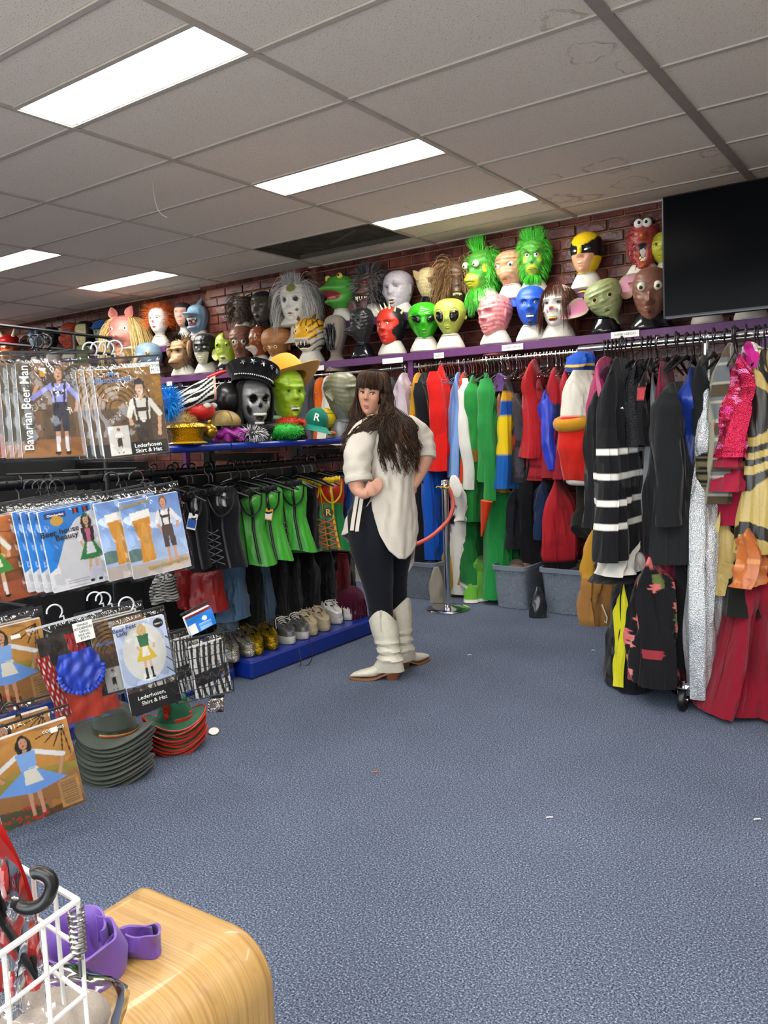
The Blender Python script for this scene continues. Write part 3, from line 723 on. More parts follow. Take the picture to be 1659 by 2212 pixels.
# frog
k = mask('frog_mask', 'green frog mask with wide open pink mouth beside the werewolf', 738, 632, 72, .85, prof=[(z, a * 1.02, b_ * 1.05, c) for z, a, b_, c in ROUND], base='#4c9a3c', **UZ, what='under the green frog mask', bumps=[(0, .55, .28, .7, .12, 0), (0, .18, .2, .7, .1, 0), (0, .36, -.12, .7, .09, 0), (.5, .92, .06, .25, .06, 1)], pnt=[(0, .36, .85, .13, '#8f2f36', 0), (0, .3, .5, .05, '#d98a8c', 0), (1.5, .75, .2, .05, '#3a7a2c', 1), (2.2, .6, .2, .06, '#3a7a2c', 1), (1.2, .6, .12, .04, '#3a7a2c', 1)])
for sg in (1, -1):
    b = MB('#dccb55'); b.ell(k.at(sg * .75, .90, .03), .095 * k.h, 8, 12); o = b.build('eye', gloss(), k.t); b = MB('#0c0c0c'); b.ell(k.at(sg * .73, .90, .04) + np.array([sg * .04, -.08, .01]) * k.h, .035 * k.h, 6, 8); b.build('pupil', gloss(), o)

k = mask('ghoul_mask', 'white faced ghoul mask with long wild grey hair at the brick pier', 641, 655, 92, .42, prof=COLLAR, base='#d3cfc6', wr=.005, **dict(UZ, Y=5.50), what='under the white haired ghoul mask', bumps=human(.08, .05, .05, .03, .04), pnt=[(.42, .54, .2, .055, '#1a1716', 1), (0, .2, .26, .035, '#8c3a34', 0), (.1, .8, .35, .1, '#7e7c3e', 0), (.5, .3, .12, .03, '#3c3834', 0)])
teeth(k, .22, -.2, .2, 5, .04, .018); fur(k, .8, 2 * PI - .8, .35, .99, 560, .62, ['#c9c7c4', '#e2e0dc', '#a5a29e', '#8d8a86'], .009, 1.6, .10, -.5, seg=7, seed=12); fur(k, -.7, .7, .86, .99, 110, .24, ['#c9c7c4', '#a5a29e'], .009, .0, .2, up=.5, name='fringe', seed=13)
k = mask('skull_mask', 'small dark skeletal mask with yellow teeth tucked behind the white haired ghoul', 606, 655, 50, .0, prof=HEAD[:-2], base='#5c5a48', wr=.01, **dict(UZ, Y=5.54), what='under the small skeletal mask', bumps=human(.03, .05, .06), pnt=[(.4, .55, .18, .08, '#15130f', 1), (0, .17, .5, .09, '#14120c', 0)]); block_teeth(k, .21, -.5, .5, 8, .06, '#b8ab45'); block_teeth(k, .12, -.5, .5, 8, .06, '#b8ab45')
k = mask('zombie_mask', 'dark brown solemn zombie mask with black painted hair', 570, 665, 70, .6, prof=COLLAR, base='#42382e', wr=.004, **dict(UZ, Y=5.54), what='under the dark brown zombie mask', st='k', bumps=human(.09, .05, .04, .03, .04), pnt=[(.42, .55, .1, .025, '#8d7d68', 1), (0, .2, .22, .02, '#2a1a16', 0)], cf=lambda C, A, Z: np.where((Z > .80 - .32 * sstep(.8, 1.6, np.abs(A)))[..., None], np.array(lin('#17161a')), C)); lump_ears(k, 1.5, .5, .12, '#42382e')
k = mask('shaggy_mask', 'dark brown shaggy haired mask over white neck beside the solemn zombie', 524, 672, 62, .5, prof=LONGF, base='#5a4c42', wr=.012, **dict(UZ, Y=5.54), what='under the shaggy brown mask', bumps=human(.05, .05, .05) + muzzle(.1), pnt=[(.4, .55, .15, .05, '#1a1512', 1)]); fur(k, .4, 2 * PI - .4, .3, .99, 330, .5, ['#3f332b', '#57483c', '#2c241e'], .012, 1.3, .06, seed=14)
# shark hat on a mannequin
P = ony(425, 683, YU)
k = mask('shark_hat', 'light blue shark hat biting over a foam head with open dark red mouth', 428, 690, 62, .6, prof=[(z, a * 1.05, b_ * 1.15, c * 1.05) for z, a, b_, c in LONGF], base='#7d9fb8', mat=satin(), **UZ, st='w', what='inside the light blue shark hat', bumps=[(0, .62, .38, .5, .07, 0), (0, .16, .2, .5, .1, 0), (0, .4, -.2, .55, .1, 0)], pnt=[(0, .38, .75, .17, '#5a141c', 0)]); teeth(k, .52, -.5, .5, 8, .07, .03, col='#e8e8e4')
b = MB('#6f91aa'); b.cone((0, .05 * k.h, .42 * k.h), (0, .3 * k.h, .75 * k.h), .13 * k.h, .01, 8); b.build('fin', satin(), k.t)
k = mask('hooded_mask', 'dark hooded pale face mask half hidden behind the shark hat', 396, 680, 52, .4, prof=HEAD[:-2], base='#242326', **UZ, what='behind the shark hat', bumps=human(.05), cf=lambda C, A, Z: np.where(((np.abs(A) < .7) & (Z < .75))[..., None], np.array(lin('#b98d7c')), C))
k = mask('clown_mask', 'white clown mask with fluffy orange hair on the upper shelf', 344, 692, 56, .55, prof=HEAD[:-1], base='#e4e0d8', **UZ, what='under the orange haired clown mask', bumps=human(.08, .05, .03, .03, .05, .03), pnt=[(0, .21, .3, .03, '#b0322f', 0), (0, .42, .12, .04, '#b8453c', 0), (.42, .545, .1, .03, '#2c2a26', 1)])
fur(k, .95, 2 * PI - .95, .3, .98, 620, .36, ['#c2571c', '#d97428', '#a84312'], .008, .25, .3, seed=15); fur(k, -.8, .8, .9, 1, 60, .2, ['#c2571c', '#d97428'], .008, -.2, .3, up=.5, name='crest', seed=16)
# pig
k = mask('pig_mask', 'pink pig mask with long wavy blonde hair', 274, 722, 80, .5, prof=ROUND, base='#d98d82', **dict(UZ, Y=5.55), what='under the blonde pig mask', bumps=[(0, .38, .24, .32, .12, 0), (.4, .6, -.03, .15, .05, 1), (0, .14, .04, .5, .06, 0)], pnt=[(.10, .38, .05, .03, '#7a3c38', 1), (0, .2, .35, .02, '#8a3a40', 0)], eyes=[(.42, .6, .06, '#ece8e0', '#3b3a60', .5)])
ears(k, .75, .93, .3, .13, .35, 1.0, '#c9706a', '#d98d82'); fur(k, .65, 2 * PI - .65, .45, .97, 420, .85, ['#d8bd7c', '#e6cf96', '#bfa05c'], .014, 1.5, .14, -.9, seg=9, seed=17)
k = mask('capped_zombie_mask', 'grey green zombie mask wearing a blue cap left of the pig', 224, 722, 52, .5, prof=HEAD, base='#7e8a7a', wr=.008, **UZ, what='under the blue capped zombie mask', bumps=human(.08, .05, .06), pnt=[(.4, .54, .13, .04, '#23261f', 1), (0, .2, .25, .02, '#43332c', 0)])
b = MB('#1f4c8e'); b.ell((0, 0, .22 * k.h), (.45 * k.h, .5 * k.h, .36 * k.h), 8, 18, zmin=-.1); b.box((0, -.52 * k.h, .2 * k.h), (.5 * k.h, .3 * k.h, .04 * k.h), bev=.006); b.build('cap', cloth(), k.t)
k = mask('hooded_mask', 'black hooded mask with pale yellow face beside the blue cap', 186, 722, 56, .7, prof=HEAD, base='#121214', **UZ, what='under the black hooded mask', bumps=human(.08), cf=lambda C, A, Z: np.where(((np.abs(A) < .75) & (Z < .85))[..., None], np.array(lin('#c9bf8e')), C), pnt=[(0, .2, .25, .03, '#8c2a26', 0), (.4, .54, .12, .03, '#1c1a16', 1)])
k = mask('devil_mask', 'orange red scaly mask in profile at the far end of the upper shelf', 153, 725, 56, .85, prof=LONGF, base='#a8432c', wr=.01, **UZ, what='under the orange red scaly mask', bumps=human(.07) + muzzle(.2), eyes=[(.45, .58, .09, '#6d8f9a', '#16303a', .5)])
k = mask('dark_mask', 'black mask with small horns at the far left end of the upper shelf', 112, 728, 44, .4, prof=HEAD, base='#1d1a1a', **UZ, what='under the black horned mask', bumps=human(.08)); horns(k, .25, .05, items=((.6, .92), (-.6, .92)), col='#3a3332')
k = mask('pirate_mask', 'small blue and white mask seen through the black rail', 78, 732, 40, .3, prof=HEAD, base='#8aa4bd', **UZ, what='under the small blue and white mask', bumps=human(.08), cf=lambda C, A, Z: np.where((Z > .7)[..., None], np.array(lin('#2c4f86')), C))
k = mask('devil_mask', 'red horned devil mask with orange chin at the left picture edge', 22, 750, 56, .3, prof=COLLAR, base='#9b3a22', mat=gloss(), **UZ, what='under the red horned devil mask', bumps=human(.1, .06), cf=lambda C, A, Z: np.where((Z > .6)[..., None], np.array(lin('#a3161a')), C)); horns(k, .4, .08, items=((.8, .9), (-.8, .9)), col='#d9cfae')

# ---- lower shelf, from the television leftwards
k = mask('goblin_mask', 'brown long faced goblin mask with staring eyes on glossy black stand under the television', 1407, 638, 118, .08, prof=[(z, a * (1 if z > .5 else .8 + .4 * max(z, 0)), b_, c) for z, a, b_, c in LONGF], base='#7a5140', wr=.006, st='k', **LZ, what='under the brown long faced goblin mask', bumps=human(.15, .035, .02, .05, .03, .02, .34) + [(0, .16, .06, .25, .05, 0)], pnt=[(0, .15, .16, .02, '#3a211c', 0)], eyes=[(.42, .60, .085, '#e6dfc8', '#3e4a33', .5)]); ears(k, 1.5, .55, .34, .17, .75, .5, '#8a5e50', '#6d4838', dy=.5)
k = mask('pink_eared_mask', 'pale green goblin mask with huge pink lined ears tilted on black stand', 1308, 648, 86, .18, prof=[(z, a * 1.1, b_, c) for z, a, b_, c in EGG], base='#97a06c', wr=.008, st='k', **LZ, what='under the pale green pink eared mask', roll=-.32, bumps=human(.05, .04, .03, .03, .02, .03), pnt=[(0, .18, .25, .014, '#4e5638', 0), (0, .72, .6, .012, '#7d8757', 0)], eyes=[(.44, .52, .08, '#d9cf8a', '#2a1a10', .62)])
for sg, c in ((1, '#c9839a'), (-1, '#b86a86')):
    b = MB(); p = k.at(sg * 1.35, .58, -.02); leaf(b, p, p + np.array([sg * .72, -.05, .04 if sg > 0 else -.12]) * k.h, .24 * k.h, (0, -1, .1), .25, cin=c, cout='#97a06c', thick=.012, powr=.55); b.build('ear', k.mat, k.t)
b = MB('#10121a'); b.lathe([(.17 * k.h, -.35 * k.h), (.16 * k.h, -.7 * k.h), (.22 * k.h, -.95 * k.h)], 18); 
k = mask('clown_mask', 'white grinning clown mask with tangled brown hair beside the blue mask', 1206, 662, 92, .35, prof=HEAD, base='#ddd8cf', st='w', **LZ, what='under the brown haired clown mask', bumps=human(.09, .06, .04, .03, .06, .05), pnt=[(0, .18, .42, .055, '#8f1f22', 0), (0, .42, .13, .045, '#b23a36', 0), (.42, .55, .16, .03, '#2b2420', 1), (.36, .36, .05, .05, '#a23a36', 1)])
block_teeth(k, .19, -.3, .3, 7, .05, '#d9c66a', .02); fur(k, .55, 2 * PI - .55, .35, .99, 520, .55, ['#4d2a1e', '#6b3d2a', '#3a1e16'], .012, 1.9, .10, -1.1, seg=8, seed=18); fur(k, -.7, .7, .88, .99, 120, .3, ['#4d2a1e', '#6b3d2a'], .012, 1.6, .1, -.7, name='fringe', seed=19)
k = mask('genie_mask', 'bright blue smiling mask with black goatee under the green furry one', 1148, 662, 86, .1, prof=COLLAR, base='#2356c4', st='w', **LZ, what='under the bright blue mask', bumps=human(.09, .04, .04, .03, .05, .03), pnt=[(0, .22, .34, .05, '#11235c', 0), (0, .05, .22, .07, '#23262e', 0), (0, .305, .3, .018, '#1a2440', 0), (.4, .62, .2, .014, '#14245a', 1)], eyes=[(.38, .545, .045, '#dfe4ee', '#1a2a5a', .5)]); block_teeth(k, .225, -.28, .28, 6, .05, '#f0f0ec'); ears(k, 1.5, .55, .28, .1, .5, .6, '#1c47a6', '#2356c4')
k = mask('burned_mask', 'pink raw flesh mask with peeling skin over its shoulders', 1070, 682, 90, .75, prof=COLLAR, base='#d98a8a', wr=.012, st='w', **LZ, what='under the pink raw flesh mask', bumps=human(.09, .04, .05, .03, .05, .02), cf=lambda C, A, Z: C * (1 - (.55 * (np.sin(A * 9 + 6 * np.sin(Z * 13 + A)) + np.sin(Z * 17 + 5 * np.sin(A * 6 + Z * 9)) > .9))[..., None] * np.array([.25, .8, .75]))); lump_ears(k, 1.5, .5, .12, '#d98a8a')
k = mask('alien_mask', 'pale yellow green alien mask with big black oval eyes', 972, 686, 80, .22, prof=EGG, base='#a9b54c', st='w', **LZ, what='under the pale yellow green alien mask', bumps=human(.025, .02, .02, .015, .02, .0), pnt=[(0, .17, .2, .016, '#5d6426', 0)])
AL = k
for sg in (1, -1):
    b = MB('#0b0c0a'); b.ell(k.at(sg * .5, .5, .0), (.125 * k.h, .06 * k.h, .165 * k.h), 9, 14, rot=(0, sg * .35, sg * .5)); b.build('eye', gloss(), k.t)
    b = MB('#c4ce66'); b.tube([k.at(sg * .5 + .36 * math.cos(t), .5 + .2 * math.sin(t) , .01) for t in np.linspace(0, 2 * PI, 20)[:-1]], .014 * k.h, 6, closed=True); b.build('eye_rim', latex(), k.t)
ears(k, 1.55, .45, .16, .07, .5, .3, '#8c963c', '#a9b54c')
k = mask('alien_mask', 'glossy emerald green alien mask with slanted black eyes', 917, 695, 82, .05, prof=[(z, a, b_, c) for z, a, b_, c in EGG] + [(-.3, .22, .22, .22), (-.4, .36, .34, .32)], base='#35a51d', mat=gloss(), st='w', **LZ, what='under the emerald green alien mask', bumps=human(.03, .03, .02, .02, .03, .03), pnt=[(0, .2, .18, .016, '#7a2a22', 0), (.5, .53, .36, .17, '#1f7a12', 1)])
for sg in (1, -1):
    b = MB('#0a0c0a'); b.ell(k.at(sg * .5, .53, .0), (.15 * k.h, .05 * k.h, .085 * k.h), 9, 14, rot=(0, -sg * .55, sg * .5)); b.build('eye', gloss(), k.t)
k = mask('devil_mask', 'red and black devil mask with short bone horns', 846, 705, 82, .62, prof=COLLAR, base='#17171a', st='w', **LZ, what='under the red and black horned mask', bumps=human(.09, .05, .04, .03, .04, .03), cf=lambda C, A, Z: np.where(((np.abs(A) < .95 + .25 * np.sin(Z * 14)) & (Z > .02) & (Z < .97))[..., None], np.array(lin('#c2311f')), C), pnt=[(.35, .54, .17, .05, '#150f10', 1), (0, .2, .25, .03, '#1b1212', 0), (.2, .74, .05, .09, '#150f10', 1), (.55, .3, .07, .12, '#150f10', 1)], eyes=[(.36, .54, .045, '#d8d2b0', '#7a5a10', .5)])
horns(k, .16, .04, items=((.0, .95), (.5, .93), (-.5, .93), (.95, .86), (-.95, .86), (1.5, .8), (-1.5, .8))); lump_ears(k, 1.5, .5, .1, '#17171a')
k = mask('rat_mask', 'black rat mask with long snout and round ears on black stand', 782, 700, 72, .72, prof=LONGF + [(-.3, .26, .28, .28)], base='#232325', wr=.01, mat=satin(), st='k', **LZ, what='under the black rat mask', bumps=[(0, .25, .42, .38, .13, 0), (0, .62, .05, .4, .05, 0), (.4, .6, -.03, .18, .05, 1)], pnt=[(0, .3, .14, .06, '#3b2c2e', 0)], eyes=[(.45, .6, .05, '#0a0a0a', '#050505', .4)]); ears(k, 1.0, .95, .32, .17, .5, .9, '#5a2c30', '#1d1d1f')
k = mask('cage_mask', 'hooded executioner mask with black mesh face and ragged taupe cloth', 725, 720, 78, .45, prof=[(z, a * .95, b_, c) for z, a, b_, c in LONGF] + [(-.3, .3, .32, .32), (-.55, .34, .36, .36)], base='#857a70', mat=cloth(), st=None, **LZ, bumps=[(0, .4, -.08, .45, .3, 0)], pnt=[(0, .38, .62, .34, '#111114', 0)])
b = MB('#222228')
for a in (-.4, -.13, .13, .4): b.tube([k.at(a, z, .06) for z in np.linspace(.05, .72, 8)], .022 * k.h, 6)
for z in (.15, .3, .45, .6): b.tube([k.at(a, z, .06) for a in np.linspace(-.5, .5, 8)], .022 * k.h, 6)
b.build('mesh_grille', gloss(), k.t)
k = mask('tiger_mask', 'yellow and white striped tiger mask roaring on white foam stand', 671, 725, 76, .6, prof=ROUND, base='#dfa61c', st='w', **LZ, what='under the roaring tiger mask', bumps=[(0, .36, .22, .42, .1, 0), (0, .1, .1, .45, .07, 0), (.4, .6, -.03, .15, .05, 1), (0, .2, -.08, .42, .07, 0)],
         cf=lambda C, A, Z: np.where(((np.sin(Z * 34 + 5 * np.cos(A * 2.0)) > .72) & (np.abs(A) > .45) | (np.sin(np.abs(A) * 16 + 2) > .6) & (Z > .72))[..., None], np.array(lin('#1a130c')), np.where(((Z < .38) | (np.abs(A) > 1.0) & (Z < .6))[..., None], np.array(lin('#dcd6c4')), C)), eyes=[(.4, .6, .055, '#e8dc7a', '#161208', .5)])
b = MB('#30100e'); b.ell(k.at(0, .2, -.04), (.22 * k.h, .14 * k.h, .13 * k.h), 8, 14); b.build('mouth', gloss(), k.t); teeth(k, .29, -.45, .45, 6, .1, .022, out=.0); teeth(k, .1, -.4, .4, 6, .08, .022, up=True, out=.0); ears(k, .95, .92, .2, .1, .5, .8, '#3a2a14', '#dfa61c')
k = mask('bald_mask', 'brown bald egg headed mask with tiny eyes and droopy nose', 600, 742, 70, .45, prof=[(z, a * (1.15 if z > .4 else 1), b_ * (1.1 if z > .4 else 1), c * 1.1) for z, a, b_, c in EGG], base='#a76f40', st='w', **LZ, what='under the brown bald mask', bumps=[(0, .24, .2, .16, .1, 0), (.35, .4, -.02, .1, .03, 1)], eyes=[(.3, .36, .06, '#e8dfc8', '#4a2a14', .5)]); lump_ears(k, 1.5, .4, .13, '#a76f40')
k = mask('fox_mask', 'rust and white fox mask with dark wig between two brown masks', 562, 738, 66, .7, prof=LONGF, base='#8a4626', wr=.006, st='w', **LZ, what='under the rust and white fox mask', bumps=muzzle(.34, .28, .34, .13) + human(.03), pnt=[(0, .2, .55, .16, '#d8cdbb', 0), (.3, .62, .1, .12, '#d8cdbb', 1), (0, .33, .12, .05, '#1a1210', 0)], eyes=[(.4, .58, .06, '#d89a1e', '#1a1006', .5)]); fur(k, .8, 2 * PI - .8, .5, .99, 220, .35, ['#2c1610', '#4a2618'], .012, 1.0, .1, seed=21)
k = mask('goblin_mask', 'brown wrinkled mask with bulging eyes and long hooked nose', 524, 742, 76, .3, prof=[(z, a * (1.12 if z > .5 else .9), b_, c) for z, a, b_, c in LONGF], base='#7b4f3d', wr=.008, st='w', **LZ, what='under the brown hook nosed mask', bumps=human(.22, .04, .02, .03, .02, .02, .3), eyes=[(.42, .52, .095, '#d9d2b0', '#31462e', .5)]); ears(k, 1.5, .7, .3, .14, .6, .6, '#8a5e4c', '#6f4636')
k = mask('fish_mask', 'lime green fish man mask with pale fins and open lips', 490, 755, 72, .35, prof=LONGF, base='#9db32c', st='k', **LZ, what='under the lime green fish mask', wr=.006, bumps=human(.03, .04, .02, .06, .0), pnt=[(0, .22, .5, .1, '#cfd09a', 0), (0, .215, .3, .02, '#2f3a16', 0), (0, .05, .8, .1, '#cfd0a6', 0)], eyes=[(.45, .6, .07, '#a8b04a', '#15160a', .55)]); ears(k, 1.4, .35, .3, .18, .7, -.1, '#cfd08e', '#a9b84e', name='fin')
k = mask('cowl_mask', 'plain black half mask over a foam face on the lower shelf', 445, 755, 70, .45, prof=COLLAR, base='#101114', mat=satin(), st='w', **LZ, what='under the plain black half mask', bumps=human(.08, .05, .03, .02, .03), cf=lambda C, A, Z: np.where(((np.abs(A) < .7) & (Z < .40) & (Z > -.02))[..., None], np.array(lin('#c9c2a6')), C), eyes=[(.38, .54, .05, '#d8d8d4', None, .5)])
k = mask('chimpanzee_mask', 'brown faced chimpanzee mask with black fur and large ears', 396, 765, 74, .75, prof=LONGF, base='#a07b52', wr=.006, st='w', **LZ, what='under the chimpanzee mask', bumps=human(.02, .07, .05, .0, .0) + muzzle(.22, .24, .5, .15), pnt=[(0, .2, .55, .014, '#4c3322', 0), (.1, .38, .05, .03, '#3a281a', 1)], eyes=[(.38, .58, .05, '#3a2a18', '#0c0804', .5)]); fur(k, .8, 2 * PI - .8, .0, .99, 460, .2, ['#15130f', '#26221c'], .013, .6, .1, seed=22); fur(k, -.8, .8, .85, .99, 110, .14, ['#15130f', '#26221c'], .012, .0, .1, up=.4, name='crest', seed=23); lump_ears(k, 1.35, .6, .24, '#b08a60')
# pigeon
k = mask('pigeon_mask', 'blue grey pigeon mask with orange eye on a white foam stand', 322, 770, 60, .85, prof=ROUND + [(-.35, .24, .26, .26), (-.5, .36, .36, .34)], base='#6e8799', st='w', **LZ, what='under the pigeon mask', bumps=[(0, .45, .1, .35, .1, 0)], eyes=[(.75, .58, .08, '#d8b05a', '#120d08', .5)])
b = MB('#c7a27c'); b.cone(k.at(0, .42, -.05), k.at(0, .33, .42), .1 * k.h, .02 * k.h, 8); b.build('beak', gloss(), k.t)
k = mask('blonde_mask', 'tan faced mask with blonde curls low behind the black rail', 262, 765, 46, .4, prof=HEAD, base='#b98a60', st='w', **LZ, what='under the blonde curled mask', bumps=human(.08)); fur(k, .6, 2 * PI - .6, .4, .99, 200, .4, ['#cdb06a', '#b8964e'], .014, .9, .25, seed=24)
k = mask('reptile_mask', 'olive reptile mask low behind the black hanger hooks', 178, 768, 44, .5, prof=LONGF, base='#66703c', wr=.01, st='w', **LZ, what='under the olive reptile mask', bumps=muzzle(.25), eyes=[(.45, .6, .07, '#c9b25a', '#0c0a06', .5)])
k = mask('orange_mask', 'orange brown mask at the left picture edge on the lower shelf', 18, 778, 48, .5, prof=HEAD, base='#b8743a', wr=.008, st='w', **LZ, what='under the orange brown mask', bumps=human(.1))
for px, lb in ((1528, 'bare white mannequin head base seen below the television left half'), (1622, 'bare white mannequin head base seen below the television right end')):
    P = ony(px, 690, YL); s_ = stand((P[0], P[1], 0), ZL, ZL + .34, .25, 0, 'w', 'x'); s_['label'] = lb
# ================================================================ HANGING CLOTHES
def smooth_prof(pts, t):
    p = np.array(pts); return np.interp(t, p[:, 0], p[:, 1])
WARM = None
BOD = [(0, .35), (.015, .6), (.05, .93), (.10, 1.0), (.3, .92), (.6, .92), (1, .96)]
COAT = [(0, .3), (.02, .6), (.06, .95), (.12, 1.0), (.4, .9), (1, 1.05)]
DRESS = [(0, .45), (.03, .6), (.1, .7), (.3, .62), (.45, .72), (1, 1.25)]
PANTS = [(0, .8), (.1, .85), (.5, .8), (1, .7)]
STRIP = [(0, .8), (.05, 1), (.5, 1), (1, 1)]
CORSET = [(0, .86), (.04, 1.0), (.25, .98), (.5, .80), (.75, .86), (1, 1.0)]
def hanger_mesh(black):
    """one hanger, hook over the rail at the origin, arms below"""
    b = MB('#0d0d0e' if black else '#b9bcc0'); t = np.linspace(-.3 * PI, PI, 10)
    r = .004 if black else .0022
    hook = [(0.022 * math.cos(q) * 1, 0, .022 * math.sin(q) - .006) for q in t][::1]
    hook = [(x, 0, z) for x, _, z in hook] + [(-.020, 0, -.03), (0, 0, -.055), (0, 0, -.10)]
    b.tube(hook, r, 6)
    return b, r
HANG = {}
def make_hanger(kind, P, rz, label, group, w=.2, drop=.10):
    key = (kind, round(w, 2))
    if key not in HANG:
        t = thing('hanger', label, 'hanger', P, rz, group)
        mt = M('#0e0e10', rough=.3) if kind == 'black' else chrome() if kind == 'wire' else M('#dfe2e6', rough=.25, alpha=.6)
        b, r = hanger_mesh(kind == 'black'); b.build('hook', mt if kind == 'black' else chrome(), t)
        b = MB()
        if kind == 'black':
            b.tube([(-w, 0, -.165), (-w * .5, 0, -.125), (0, 0, -.095), (w * .5, 0, -.125), (w, 0, -.165)], [.004, .006, .009, .006, .004], 8, flat=1.3)
        else:
            b.tube([(-w, 0, -.17), (0, 0, -.095), (w, 0, -.17)], .0022, 5); b.tube([(-w, 0, -.17), (w, 0, -.17)], .0022, 5)
        b.build('arms', mt, t); HANG[key] = t
        return t
    c = copy_tree(HANG[key]); c.location = [float(x) for x in P]; c.rotation_euler = (0, 0, rz); c['label'] = label; c['group'] = group
    return c
def cband(bands):
    """colour bands by height: [(t_end, colour), ...]"""
    def f(T, X):
        C = np.zeros(T.shape + (3,)); lo = -1
        for te, c in bands:
            m = (T > lo) & (T <= te); C[m] = lin(c); lo = te
        C[T > lo] = lin(bands[-1][1]); return C
    return f
class Gm: pass
def garment(name, label, cat, box, plane, rz=None, hw=None, th=.045, prof=BOD, col='#333333', cf=None, mat=None, fk=3.0, fa=.024, bumps=(), hem=.01, sleeves=(), hang=None, nt=34, nx=40, off=(0, 0), spread_th=1.6, tag_group=None, hw_max=.30, part='fabric', lean=0.0, zrail=None, wr=.008):
    x0, x1, y0, y1 = box; xc, yc = (x0 + x1) / 2, (y0 + y1) / 2
    P = ony(xc, yc, plane[1]) if plane[0] == 'y' else onx(xc, yc, plane[1])
    k = ppm(P); span = (x1 - x0) / k
    view = math.atan2(P[1] - EYE[1], P[0] - EYE[0])          # heading of the sight line
    if rz is None:                                            # turn on the rail until it shows the seen width
        hw = hw or .24
        s = min(max((span - 1.0 * th) / (2 * hw), .12), .8)
        rz = view - math.asin(s)
        rz = max(min(rz, math.radians(112)), math.radians(30))
    elif hw is None:
        hw = max(.05, span / 2 / max(.3, abs(math.sin(view - rz))))
    A = ony(xc, y0, P[1]) if plane[0] == 'y' else onx(xc, y0, P[0]); B_ = ony(xc, y1, P[1]) if plane[0] == 'y' else onx(xc, y1, P[0])
    zt, zb = A[2], max(B_[2], .015); L = zt - zb
    t = thing(name, label, cat, (P[0] + off[0], P[1] + off[1], zt), rz, tag_group)
    rnd = random.Random(int(x0 * 31 + y0 * 7 + y1)); ph = [rnd.uniform(0, 6.3) for _ in range(5)]
    T = np.concatenate([[0, .008, .02, .04, .07], np.linspace(.1, 1, nt)]); n = nx
    TH = np.arange(n) / n * 2 * PI
    TT, AA = np.meshgrid(T, TH, indexing='ij')
    w = smooth_prof(prof, TT) * hw
    cx = np.sign(np.cos(AA)) * np.abs(np.cos(AA)) ** .8; sy = np.sign(np.sin(AA)) * np.abs(np.sin(AA)) ** .75
    thk = .75 * th * (0.22 + .78 * sstep(0, .22, TT)) * (1 + (spread_th - 1) * TT)
    X = w * cx; U = cx
    grow = sstep(.03, .35, TT)
    Yv = thk * sy + fa * grow * (np.sin(fk * U * PI * .5 + ph[0] + 1.2 * np.sin(TT * 3 + ph[3])) + .55 * np.sin(fk * 2.3 * U + ph[1] + TT * 2)) + .42 * fa * grow * (np.sin(fk * 4.1 * AA + ph[2]) + .8 * np.abs(np.sin(fk * 2.7 * AA + ph[3] + 2 * TT)) - .4) * np.sign(sy)
    cr_ = 1 - np.abs(np.sin(fk * 3.3 * U + 1.6 * np.sin(TT * 3 + ph[2]) + ph[0])); Yv = Yv - .5 * fa * grow * cr_ ** 3 * np.sign(sy)
    Yv = Yv + wr * grow * (np.sin(9 * U + 7 * TT + ph[4]) + np.sin(-15 * U + 10 * TT + ph[0]) + .9 * np.sin(23 * U + 3 * np.sin(TT * 8 + ph[1]))) * (1 - U ** 4)
    for bx, bt, amp, sx, st in bumps: Yv = Yv - amp * np.exp(-((U - bx) / sx) ** 2 - ((TT - bt) / st) ** 2) * (sy < .2)
    X = X + .008 * np.sin(TT * 4 + ph[4]) * grow + lean * TT * L
    Zv = -TT * L + hem * grow * np.sin(3 * U + ph[1]) * TT
    Zv = Zv - .0
    V = np.stack([X, Yv, Zv], -1)
    C = cf(TT, U) if cf is not None else np.ones(V.shape) * np.array(lin(col))
    b = MB(); b.grid(V, cv=True, c=C, cap0=True, cap1=True)
    mt = mat or cloth(); b.build(part, mt, t)
    for side, zl, r0, r1, sc, cuff, sw in sleeves:
        m = 30; q = np.linspace(0, 1, m); Ls = zl * L
        pts = np.stack([side * (hw * .86 + .03 * np.sin(q * PI * .8) + sw * q), -.012 - .03 * q + .008 * np.sin(q * 9 + ph[2]), -L * .045 - .02 - q * Ls], -1)
        rr = (r0 + (r1 - r0) * q) * (1 + .05 * np.sin(q * 11 + ph[0]) + .025 * np.sin(q * 27 + ph[2])) * (.55 + .45 * sstep(0, .12, q))
        b = MB(sc); b.tube(pts, rr, 14, flat=.72)
        vv = b.v[-1].reshape(m, 14, 3); vv += (vv - pts[:, None, :]) * (.10 * np.sin(np.arange(14) / 14 * 4 * PI * 2 + 2.0 * np.sin(q * 4 + ph[1])[:, None]))[..., None]
        cc = b.c[-1].reshape(m, 14, 3)
        if cuff: cc[q > cuff[0]] = lin(cuff[1])
        b.build('sleeve', mt, t)
    if hang:
        zr = zrail if zrail is not None else zt + .15
        make_hanger(hang[0], (P[0] + off[0], P[1] + off[1], zr), rz, hang[1], hang[2])
    g = Gm(); g.t = t; g.P = P; g.k = k; g.L = L; g.hw = hw; g.zt = zt; g.rz = rz; g.th = th
    g.front = lambda u, tt, o=0.0: np.array([u * hw * float(smooth_prof(prof, tt)), -th * (1 + (spread_th - 1) * tt) - fa * .5 - o, -tt * L])
    return g
WH = ('wire', 'wire hanger on the chrome wall rail', 'wire hangers on the wall rail')
BH = ('black', 'black plastic hanger on the wheeled rack rail', 'black hangers on the wheeled rack')
LH = ('black', 'black plastic hanger on the dark rail of the near display', 'black hangers on the near display')
W_ = dict(plane=('y', RY), hang=WH, zrail=RZ + .012)
